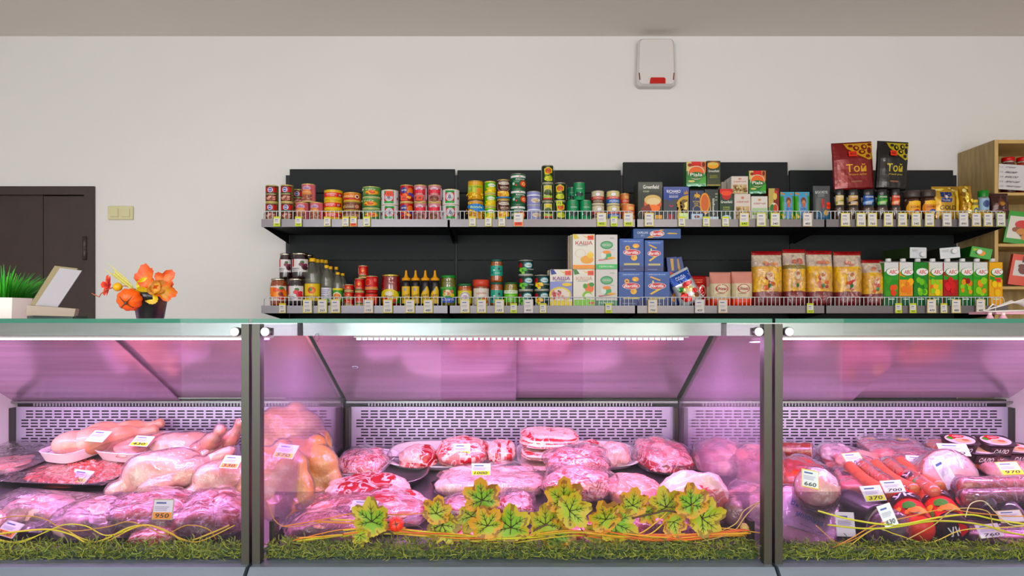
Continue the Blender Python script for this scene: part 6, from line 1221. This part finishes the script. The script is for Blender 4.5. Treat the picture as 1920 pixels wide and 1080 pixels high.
# wrapped fowl
place('whole_chicken', FOWL, 'whole chicken in clear film with legs up, beside the ground meat', 'chicken', 318, 925, 1.66, (14, 0, -52), 1.0, 'wrapped chickens', 'film')
place('whole_chicken', FOWL, 'whole wrapped chicken with an orange price card, below the white tray', 'chicken', 352, 880, 1.84, (12, 0, -70), .95, 'wrapped chickens', 'film')
place('whole_chicken', FOWL, 'whole wrapped chicken standing behind the left post', 'chicken', 428, 930, 1.66, (14, 0, -35), .86, 'wrapped chickens', 'film')
place('drumstick', LEGM, 'chicken drumstick raised in its bag near the left post', 'chicken leg', 428, 868, 1.80, (0, -62, -10), .95, None, 'film')
place('drumstick', LEGM, 'chicken drumstick pointing up above the wrapped chicken', 'chicken leg', 385, 872, 1.78, (0, -40, -40), 1.1, None, 'film')
item('chicken_fillet', 'pale chicken fillet wrapped in film under the whole chicken', 'chicken', 272, 400, 896, 945, .12, c_pink, 'skin', seed=11, e=.9, film=True)
card(333, 848, 1.76, .060, .036, '370', 'price card with orange band on the wrapped chicken', True, rz=-24, rx=-45, bcol='e8a030')
card(434, 866, 1.60, .050, .036, '330', 'price card with orange band near the left post', True, rz=-14, rx=-45, bcol='e8a030')
# front row
item('pork_piece', 'pale pork piece with skin in the front row of the left counter', 'pork', 120, 262, 940, 1024, .15, c_pale, 'meat', seed=12, e=.72, film=True, rz=-8)
item('pork_piece', 'large wrapped pork joint under the price card 950', 'pork', 205, 372, 928, 1022, .17, c_mix, 'meat', seed=13, e=.8, film=True, rz=8)
item('pork_piece', 'film wrapped pork joint with dark meat beside the left post', 'pork', 338, 470, 926, 1024, .17, c_mix, 'meat', seed=14, e=.85, film=True)
item('pork_piece', 'small dark red pork end in the front row behind the moss', 'pork', 250, 330, 985, 1035, .08, c_marble, 'meat_marbled', seed=15)
card(306, 955, 1.375, .044, .042, '950', 'upright price card reading 950 with orange band', True, rx=-12, rz=-2, bcol='f0a048', edge='b8b088')
# ---------------------------------------------------------------- poultry seen through the left partition
BIRD = fuse([((0, 0, .11), (.075, .062, .115), (0, 0, 0)), ((.022, -.01, .165), (.048, .045, .062), (0, 20, 0)), ((-.03, -.01, .16), (.04, .042, .06), (0, -15, 0)), ((-.055, -.02, .05), (.042, .05, .062), (0, 15, 0)), ((.055, -.02, .05), (.042, .05, .062), (0, -15, 0)),
     ((-.078, 0, .12), (.018, .025, .055), (0, 12, 0)), ((.08, 0, .12), (.018, .025, .055), (0, -12, 0)), ((0, .0, .225), (.022, .022, .025), (0, 0, 0))], 'whole_chicken', 'skin', lambda x, y, z, n: cmix(H('e09a4c'), H('ecb878'), min(1, max(0, .5+n*1.6))), .0065)  # yellower light on these birds is put into their skin colour
GB_ = 'large chickens in painted yellow light beside the left partition'
for lb, px, py, Y, ro, sc in (('standing at the back of the left partition', 535, 878, 1.86, (-4, 10, -12), (1.25, 1.0, .74)), ('leaning right behind the left partition', 545, 955, 1.73, (-14, 16, -25), (1.25, 1.0, .80)), ('leaning frontmost behind the left partition', 485, 1000, 1.60, (-20, 6, -15), (1.15, 1.0, .90))):
    place('whole_chicken', BIRD, 'large whole chicken in painted yellow light, '+lb, 'chicken', px, py, Y, ro, 1, GB_, 'bag_film').scale = sc
card(536, 846, 1.56, .062, .036, '570', 'price card with yellow band on the yellow-lit chickens', True, rz=-26, rx=-40)
# ---------------------------------------------------------------- middle counter
tray('small white tray with rolled brisket at the back left', 632, 735, 903, .20, .018, rz=-14, group=None)
item('brisket_roll', 'rolled dark marbled brisket in the small white tray', 'meat', 640, 726, 845, 898, .14, c_marble, 'meat_marbled', dz=.008, seed=21, e=.8, film=True)
tray('left large white platter with three meat cuts', 727, 965, 890, .22, .020, name='platter', m='white_plastic', cat='platter', e=.55)
tray('right large white platter with belly slabs', 966, 1196, 890, .22, .020, name='platter', m='white_plastic', cat='platter', e=.55)
item('pork_knuckle', 'pork knuckle with dark red side, leftmost on the left platter', 'pork', 749, 820, 835, 885, .10, lambda x, y, z, n: cmix(RD, DR, .3) if x > .25 and z > -.2 else c_fatcap(x, y, z, n), 'meat', dz=.010, seed=22, e=.8)
item('pork_neck', 'pork neck piece under the price card on the left platter', 'pork', 818, 915, 822, 884, .13, c_mix, 'meat', dz=.010, seed=23, e=.78)
item('pork_neck', 'striped pork piece at the right of the left platter', 'pork', 911, 968, 826, 874, .11, lambda x, y, z, n: cmix(RD, FT, min(1, max(0, .3+sin(x*9+n*3)*1.2))), 'meat', dz=.016, seed=24, e=.8)
card(866, 843, 1.80, .046, .032, '1580', 'price card with yellow band on the left platter meat', True, rx=-15, bcol='e0e020')
item('pork_belly', 'lower pale pork belly slab on the right platter', 'pork belly', 976, 1060, 862, 886, .13, c_fatcap, 'meat', dz=.010, seed=25, e=.55, rough=.06)
item('pork_belly', 'middle streaky pork belly slab on the right platter', 'pork belly', 978, 1078, 838, 868, .13, c_belly, 'meat', dz=.036, seed=26, e=.55, rough=.06)
item('pork_belly', 'top streaky pork belly slab on the right platter', 'pork belly', 975, 1085, 808, 846, .13, c_belly, 'meat', dz=.062, seed=27, e=.6, rough=.08)
item('pork_neck', 'small pork piece behind the stacked neck pieces', 'pork', 1082, 1136, 826, 878, .09, c_mix, 'meat', dz=.012, seed=28)
item('pork_hock', 'pale pork hock with marked skin on the right platter', 'pork', 1124, 1180, 829, 882, .09, c_pale, 'meat', dz=.012, seed=29, e=.75)
item('pork_neck', 'upper film wrapped pork neck in front of the belly slabs', 'pork', 1026, 1138, 840, 905, .12, c_marble, 'meat_marbled', dz=.030, seed=30, e=.8, film=True, rz=10)
item('pork_neck', 'lower film wrapped pork neck above the leaves', 'pork', 1022, 1146, 876, 950, .13, c_marble, 'meat_marbled', dz=.010, seed=31, e=.82, film=True)
item('beef_roast', 'dark red beef roast with a film edge, right of the platter', 'beef', 1190, 1288, 828, 897, .20, c_beef, 'meat', seed=32, e=.8, rz=14, film=True)
item('ham_steak', 'big round pork ham slice with pale fat rim at the right front', 'pork', 1233, 1362, 878, 1000, .12, c_steak, 'meat', seed=33, e=.85, rz=12)
tray('oval steel dish under the pork shoulder', 628, 806, 925, .20, .022, 'b8b4b8', name='steel_dish', m='steel', cat='dish', e=.8)
item('pork_shoulder', 'pork shoulder with dark lean top in the steel dish', 'pork', 612, 770, 897, 962, .15, lambda x, y, z, n: cmix(DR, RD, .6) if z > .55 and abs(x) < .6 else c_fatcap(x, y, z, n), 'meat', dz=.006, seed=34, e=.75)
item('pork_shoulder', 'large film wrapped pork shoulder left of the leaves', 'pork', 582, 800, 928, 1002, .18, c_mix, 'meat', dz=.002, seed=35, e=.8, film=True, rough=.14)
item('pork_piece', 'pale wrapped pork strip at the lower left of the middle counter', 'pork', 545, 700, 962, 1028, .12, c_pink, 'meat', seed=36, e=.85, film=True)
item('pork_loin', 'film wrapped pork loin under the second price card', 'pork', 824, 1012, 882, 945, .16, c_pale, 'meat', seed=37, e=.66, film=True)
card(902, 880, 1.58, .046, .028, '1000', 'price card with yellow band on the wrapped loin', True, rx=-12, bcol='e0e020')
item('pork_ribs', 'film wrapped rib strip behind the middle leaves', 'pork', 830, 940, 934, 985, .10, c_belly, 'meat', seed=38, e=.7, film=True)
item('pork_ribs', 'red and white rib piece behind the leaves right of centre', 'pork', 935, 1000, 930, 985, .10, c_belly, 'meat', seed=39, e=.7, film=True)
item('pork_steak', 'flat pink pork steak right of the wrapped neck', 'pork', 1128, 1238, 898, 955, .15, c_pink, 'meat', seed=40, e=.85)
item('pork_piece', 'dark wrapped pork piece behind the right leaves', 'pork', 1180, 1300, 962, 1030, .10, c_marble, 'meat_marbled', seed=41, film=True)
item('pork_piece', 'red pork piece peeping out behind the garland centre', 'pork', 1060, 1160, 985, 1034, .09, c_mix, 'meat', seed=42)
item('pork_piece', 'small red pork piece low behind the garland left of centre', 'pork', 850, 1000, 990, 1034, .09, c_mix, 'meat', seed=43)
card(683, 948, 1.47, .060, .026, '', 'pale price card with yellow edge on the wrapped shoulder', True, rx=-50, rz=-8)
for xx in (.02, .235):
    thing('tray_divider', 'clear plastic divider between the middle counter trays, %s one' % ('left' if xx < .1 else 'right'), 'divider', (xx, 1.42, deck(1.42)+.001), (TILT, 0, 0), me=MB().box(-.001, .001, 0, .50, 0, .035).mesh('tray_divider', 'low_glass'))
# ---------------------------------------------------------------- behind the right partition
item('pork_head_piece', 'big pale pork cut hazily seen through the right partition', 'pork', 1302, 1400, 828, 905, .16, c_pale, 'skin', seed=50, e=.8, film=True)
item('pork_head_piece', 'pale pork lump with wrinkled film beside the right post', 'pork', 1375, 1462, 838, 925, .16, c_pink, 'skin', seed=51, e=.85, film=True)
item('pale_sausage', 'long pale wrapped sausage slanting behind the right partition', 'sausage', 1358, 1460, 915, 1010, .16, c_pale, 'skin', seed=52, e=.85, film=True, rz=-30)
# ---------------------------------------------------------------- right counter: sausages and packs
def chub(name, label, cat, p0, p1, r, body, end=None, bend=0, m='gloss', film=False, cut=None, taper=.35, group=None, n=22, wrinkle=0):
    """sausage between two points (px, py, Y) seen on its axis; p1 is the near end; cut = colour of a flat sliced near end"""
    a, b = pt(*p0), pt(*p1); ax = b-a; L_ = ax.length; o = a; mb = MB()
    q = Vector((0, 0, 1)).rotation_difference(ax); K = 18; ns = 24
    prof = [(r*.25, 0), (r*.6, L_*.01+r*.10), (r*.88, r*.35), (r, r*.8)]+[(r*(1+wrinkle*((k % 2)*2-1)), r*.8+(L_-r*1.6)*k/8) for k in range(1, 8)]
    prof += ([(r, L_-r*.3), (r*.99, L_)] if cut else [(r, L_-r*.8), (r*.88, L_-r*.35), (r*.6, L_-r*.12), (r*.25, L_)])
    N = len(prof); pr = []
    for k, (rr_, z) in enumerate(prof): pr.append((rr_, z, end if (end and not cut and k >= N-4) else body))
    mb.lathe(pr, ns, body)
    mb.v = [(x, y+bend*sin(pi*z/L_), z) if bend else (x, y, z) for x, y, z in mb.v]
    t = thing(name, label, cat, a, q.to_euler(), group, me=mb.mesh(name, m))
    if cut:
        c = MB().lathe([(r*.985, L_+.0002, cut[0]), (r*.93, L_+.001, cut[0]), (r*.93, L_+.0011, cut[1]), (0, L_+.0013, cut[1])], ns, cap=False)
        ob('cut_face', (c, 'skin'), t)
    if film:
        f = MB().lathe([(r*.3, -r*.5), (r*.9, -.004)]+[(r*(1.06+.03*((k % 2)*2-1)), L_*k/8) for k in range(9)]+[(r*.9, L_+.006), (r*.3, L_+r*.5)], ns, cap=False)
        ob('plastic_film', (f, 'film'), t)
    return t
def wrap_label(t, r, L_, z0, z1, a0, a1, col, lines=True, txt=None, tcol='e8e8e8', shapes=None):
    """printed band on a chub, angles in degrees around its axis"""
    A = Art().rect(-1, 0, 1, 1, col)
    if shapes: shapes(A)
    if lines: A.lines(-.8, .8, .1, .9, 6, '8a7a90')
    if txt: A.text(txt, 0, .5, 1.4, .3, tcol)
    fn = lambda u, v, off: ((r+off+.0006)*cos(R(a0+(a1-a0)*(u+1)/2)), (r+off+.0006)*sin(R(a0+(a1-a0)*(u+1)/2)), z0+(z1-z0)*(1-v))
    ob('label_print', A.mesh('label_print', fn, 'card', du=.25, lay=.0004), t)
chub('salami', 'brown salami chub with sliced pale end at the back left', 'salami', (1425, 845, 1.92), (1521, 847, 1.86), .026, '9a3c28', film=True, cut=('c87868', 'e8a8a0'), m='chunk')
item('smoked_sausages', 'red brown smoked sausages in a bag beside the right post', 'sausage', 1445, 1545, 862, 930, .16, lambda x, y, z, n: cmix(H('a83418'), H('d8583a'), min(1, max(0, .5+sin(z*12+n*3)*.8))), 'skin', seed=60, e=.85, film=True)
item('cooked_ham', 'pale film wrapped cooked sausage with white and red label', 'ham', 1533, 1600, 834, 880, .10, lambda x, y, z, n: H('c83a40') if abs(z-.1) < .16 and x < .2 else H('e0c8c8'), 'skin', seed=61, film=True)
item('sausage_pack', 'wrapped sausages under the price card 650', 'sausage', 1556, 1650, 850, 900, .14, c_pink, 'skin', seed=62, film=True, rough=.2)
card(1600, 860, 1.76, .062, .036, '650', 'price card reading 650 on the wrapped sausages', False, rz=18, rx=-42, edge='e0b860')
def flatpack(label, px0, px1, pt0, pb, depth, h, base, art, dz=0, rz=0, name='meat_pack', cat='meat pack', m='gloss', film=True, rx=0, ry=0):
    yf = ydeck(pb, dz); yc = yf+depth/2; w = (px1-px0)/F*yc
    b = blobmesh(w, depth, h, lambda *a: H(base) if isinstance(base, str) else base(*a), m if isinstance(base, str) else 'skin', seed=px0*.01, rough=.05, e=.35, flat=.6, name=name, n=(32, 18))
    t = thing(name, label, cat, (Xp((px0+px1)/2, yc), yc, deck(yc)+dz+.001), (TILT+R(rx), R(ry), R(rz)), None, me=b)
    if art: ob('front_print', art.mesh('front_print', lambda u, v, off: (u*w*.42, (v-.5)*depth*.84, h+.001+off-.10*h*(u*u+(2*v-1)**2)*.6), 'gloss', du=.25, dv=.15, lay=.0004), t)
    if film: ob('plastic_film', blobmesh(w*1.05, depth*1.05, h*1.12+.003, lambda *a: (1, 1, 1), 'film', px0*.01+.2, .09, .35, (36, 20), .6, 'plastic_film'), t)
    return t
flatpack('pack of pink sausages with dark and yellow printed header at the back', 1622, 1722, 830, 872, .16, .034, lambda x, y, z, n: cmix(H('d88080'), H('f0b0a8'), .5+.5*sin(x*10)), Art().rect(-.9, .62, .9, 1, '3a1420').rect(-.9, .5, .9, .62, 'c83050').ell(-.7, .8, .2, .1, 'e8b820').ell(.55, .82, .3, .14, 'e8c020').text('МЯСО', 0, .82, .7, .14, 'f0e0e0'), rz=-10)
flatpack('pink wrapped meat pack with a blank card at the back', 1676, 1760, 850, 888, .12, .032, lambda x, y, z, n: cmix(H('c86a68'), H('e09a90'), .5+n), None, rz=-20)
card(1722, 864, 1.77, .058, .030, '710', 'price card behind the big ham half', False, rz=-24, rx=-42)
flatpack('orange printed pack with black corner label at the back right', 1752, 1862, 838, 884, .16, .040, 'd8702a', Art().rect(-1, 0, 1, 1, 'd8702a').blobs(-.8, .2, .4, .8, 12, .2, .12, ['e89a3a', 'd84a20', 'f0b860', '8aa03a'], 5).rect(.25, .05, .95, .5, '16141a').text('ФУД', .6, .36, .5, .16, 'f0f0f0').text('КОРТ', .6, .17, .5, .14, 'f0f0f0'), rz=-12)
card(1788, 843, 1.78, .074, .040, '570', 'price card reading 570 on the orange pack', False, rz=-10, rx=-48)
def tub(px, pb, dz, lab, Y=None):
    Y = Y or ydeck(pb, dz); w = .082; h = .034
    b = MB(); P = []
    e = .4
    def sp(c): return math.copysign(abs(c)**e, c)
    n = 32; vs = []; fs = []
    pr = [(.80, 0), (.98, h-.002), (1.04, h-.002), (1.04, h)]
    for k, z in pr:
        for i in range(n): a = 2*pi*i/n; vs.append((sp(cos(a))*k*w/2, sp(sin(a))*k*.034, z))
    for r in range(3):
        for i in range(n): fs.append((r*n+i, r*n+(i+1) % n, (r+1)*n+(i+1) % n, (r+1)*n+i))
    fs.append(tuple(range(n-1, -1, -1))); fs.append(tuple(range(3*n, 4*n)))
    t = thing('spread_tub', lab, 'tub', (Xp(px, Y), Y+.034, deck(Y)+dz+.001), (TILT+R(6), 0, R(-6)), 'printed lard tubs at the right back', me=b.add(vs, fs, '2c1820', True).mesh('spread_tub', 'gloss'))
    lid = Art().ell(0, .5, 1.0, .5, 'd8cfc8', 28).poly([(-.9, .6), (-.3, 1), (.4, .95), (-.4, .5)], 'c83028').ell(-.6, .62, .2, .15, '4a9a30').ell(.1, .35, .55, .22, 'e0b890').ell(.3, .4, .25, .12, 'b87858').ell(0, .78, .5, .15, 'c81c34').text('Сало', 0, .78, .6, .16, 'f4f0f0')
    ob('lid_print', lid.mesh('lid_print', lambda u, v, off: (u*w*.46, (v-.5)*.062, h+off), 'gloss'), t)
    ob('front_print', Art().rect(-.85, .1, .85, .95, '3a1c24').text('САЛО', 0, .52, 1.1, .45, 'f0ecec', shear=.5).mesh('front_print', lambda u, v, off: (u*w*.40, -.0285-.005*v-off, v*h*.86), 'gloss'), t)
tub(1812, 850, .055, 'rear left lard tub on the upper layer'); tub(1880, 852, .055, 'rear right lard tub on the upper layer')
tub(1852, 868, .030, 'front lard tub with visible lettering beside the orange pack'); tub(1918, 866, .032, 'front right lard tub cut by the photo edge')
chub('ham_half', 'large half ham with pale cut face and paper strip', 'ham', (1722, 912, 1.78), (1782, 890, 1.60), .062, 'b06858', film=True, cut=('d8a090', 'f0bcb8'), m='chunk')
card(1772, 886, 1.585, .036, .075, '', 'white printed paper strip on the cut face of the half ham', False, rx=-18, ry=-22, rz=12, lines=7)
flatpack('flat pack of pink sliced ham at the right edge', 1838, 1960, 866, 902, .12, .034, lambda x, y, z, n: cmix(H('e8a0a0'), H('f4c0b8'), .5+n), None, rz=-6)
card(1893, 878, 1.62, .062, .036, '970', 'price card with bright yellow band at the right edge', True, rz=8, rx=-42, bcol='e8e810', edge='e0c040')
chub('dry_sausage', 'long dry sausage in clear film at the right, upper one', 'sausage', (1960, 908, 1.58), (1800, 912, 1.52), .021, 'a04a44', film=True, m='chunk')
chub('dry_sausage', 'long dry sausage in clear film at the right, lower one', 'sausage', (1960, 928, 1.52), (1808, 934, 1.46), .019, '8a3438', film=True, m='chunk')
chub('ham_chub', 'ham chub with pale marbled cut face and yellow edged card', 'ham', (1518, 985, 1.62), (1532, 912, 1.44), .046, 'a8665c', film=True, cut=('d89890', 'eeb8b0'), m='chunk')
card(1519, 898, 1.395, .036, .040, '660', 'price card with yellow frame reading 660 on the ham chub', False, rz=-8, rx=-30, ry=10, edge='e8c030')
for k in range(5):
    chub('frankfurter', 'orange pink frankfurter in the slanting row, %s' % ['nearest the black card pack', 'second of the row', 'middle of the row', 'fourth of the row', 'highest of the row'][k], 'sausage', (1590+k*24, 872-k*2, 1.74-.0*k), (1668+k*24, 925-k*3, 1.53), .0155, 'c06a50', film=(k in (1, 3)), group='frankfurters in a slanting row', bend=-.01, m='skin')
chub('frankfurter', 'long orange frankfurter running down to the purple sausages', 'sausage', (1700, 885, 1.66), (1755, 925, 1.50), .016, 'b8604a', m='skin')
flatpack('black topped pack of pink meat with two price cards', 1572, 1668, 900, 942, .14, .040, lambda x, y, z, n: cmix(H('b85a60'), H('d88a88'), .5+n), Art().rect(-.95, .45, .95, 1, '1a1420').blobs(-.8, .6, .0, .9, 6, .15, .08, ['c85a2a', '6a3a2a', 'e0a060'], 4).text('БЕКОН', .3, .75, .9, .14, 'c8c8d8'), rz=-16)
card(1637, 925, 1.40, .052, .034, '370', 'price card with bright yellow band on the black topped pack', True, rz=14, rx=-35, bcol='e8e810')
card(1674, 912, 1.45, .054, .028, '700', 'plain price card next to the yellow banded one', False, rz=12, rx=-35)
flatpack('thick white wrapped pack with blue print at the left front of the right counter', 1450, 1560, 930, 1032, .17, .048, 'e0c0c0', Art().rect(-.9, .2, .9, .95, 'd8c8d8').text('ВЕТЧИНА', 0, .68, 1.3, .16, '3c6cb8', rot=-8).text('молочная', .1, .45, 1.0, .1, '4a7ac0', rot=-8), rz=-24, rx=22, ry=12)
bs = chub('dark_sausage', 'thick black cased sausage with clear sliced end in front', 'sausage', (1568, 942, 1.54), (1652, 984, 1.425), .044, '161018', film=False, cut=('b89a98', 'c8a8a4'))
chub('sliced_sausage', 'grey pink sliced sausage end in clear film in front', 'sausage', (1655, 987, 1.418), (1680, 1000, 1.385), .041, 'b8948e', m='skin', film=True, cut=('c0a09c', 'd0b0ac'))
card(1585, 983, 1.40, .038, .050, '', 'pale lined ingredient sticker on the black cased sausage', False, rx=-16, rz=-8, lines=8)
card(1664, 966, 1.345, .028, .044, '630', 'price card reading 630 on the sliced sausage', False, rx=-14, ry=-18, lines=5)
def redart(A): A.blobs(-.9, .1, .9, .5, 10, .25, .12, ['e8922a', 'f0b050', '3a8a2a', 'e8d8c0'], 7).rect(-.7, .6, .7, .8, '16121a').text('УК', 0, .7, .8, .14, 'f4f4f4')
for k, (p0, p1, lb) in enumerate((((1690, 935, 1.56), (1728, 1000, 1.40), 'red and orange printed sausage chub, left one in front'), ((1745, 930, 1.58), (1792, 996, 1.40), 'red printed sausage chub with black badge, right one in front'), ((1700, 900, 1.66), (1745, 945, 1.52), 'red and black printed sausage chub lying behind the front pair'))):
    t = chub('printed_sausage', lb, 'sausage', p0, p1, .033, 'c8241c', end='e04a24' if k != 1 else '2a1418', group='red printed sausages', m='gloss')
    L_ = (pt(*p0)-pt(*p1)).length
    A = Art().rect(-1, 0, 1, 1, 'd02c1c'); redart(A)
    ob('label_print', A.mesh('label_print', lambda u, v, off: ((.0336+off)*cos(R(90-85*u)), (.0336+off)*sin(R(90-85*u)), L_*.12+L_*.76*(1-v)), 'gloss', du=.2, lay=.0004), t)
    if k == 1: ob('badge', Art().ell(0, .5, 1, .5, '16121a').text('УК', 0, .5, 1.1, .45, 'f4f4f4').poly([(.3, .2), (.95, .4), (.95, .7), (.4, .85)], 'c81c20').mesh('badge', lambda u, v, off: (u*.024, (v-.5)*.048, L_+off+.0003), 'gloss'), t)
for k, (p0, p1) in enumerate((((1790, 905, 1.62), (1850, 955, 1.45)), ((1850, 920, 1.60), (1900, 975, 1.44)), ((1915, 945, 1.56), (1960, 985, 1.44)))):
    chub('purple_salami', 'dark purple netted salami, %s' % ['left one under the dry sausages', 'middle one beside the orange pieces', 'right one cut by the photo edge'][k], 'salami', p0, p1, .030, '3a2440', group='dark purple netted salamis', m='chunk', wrinkle=.02)
item('smoked_pieces', 'orange red smoked pieces at the right edge', 'meat', 1872, 1960, 936, 965, .08, lambda x, y, z, n: cmix(H('c8442a'), H('e8785a'), .5+n), 'skin', seed=70, film=True)
flatpack('pale pink flat meat pack in front at the right', 1790, 1900, 975, 1028, .12, .028, lambda x, y, z, n: cmix(H('c89098'), H('e0b0b0'), .5+n), Art().rect(-.95, .6, .6, 1, '1c141a').text('НАРЕЗКА', -.2, .8, 1.0, .14, 'e8e0e0'), rz=-14)
card(1855, 995, 1.375, .060, .028, '760', 'price card reading 760 in front at the right', False, rz=14, rx=-35)
card(1895, 968, 1.40, .060, .026, '', 'cream price card at the right edge behind the strands', False, rz=10, rx=-35, edge='d8c090')
item('pork_piece', 'pinkish wrapped cut low in front at the right edge', 'pork', 1880, 1980, 985, 1030, .09, c_mix, 'meat', seed=71, film=True)
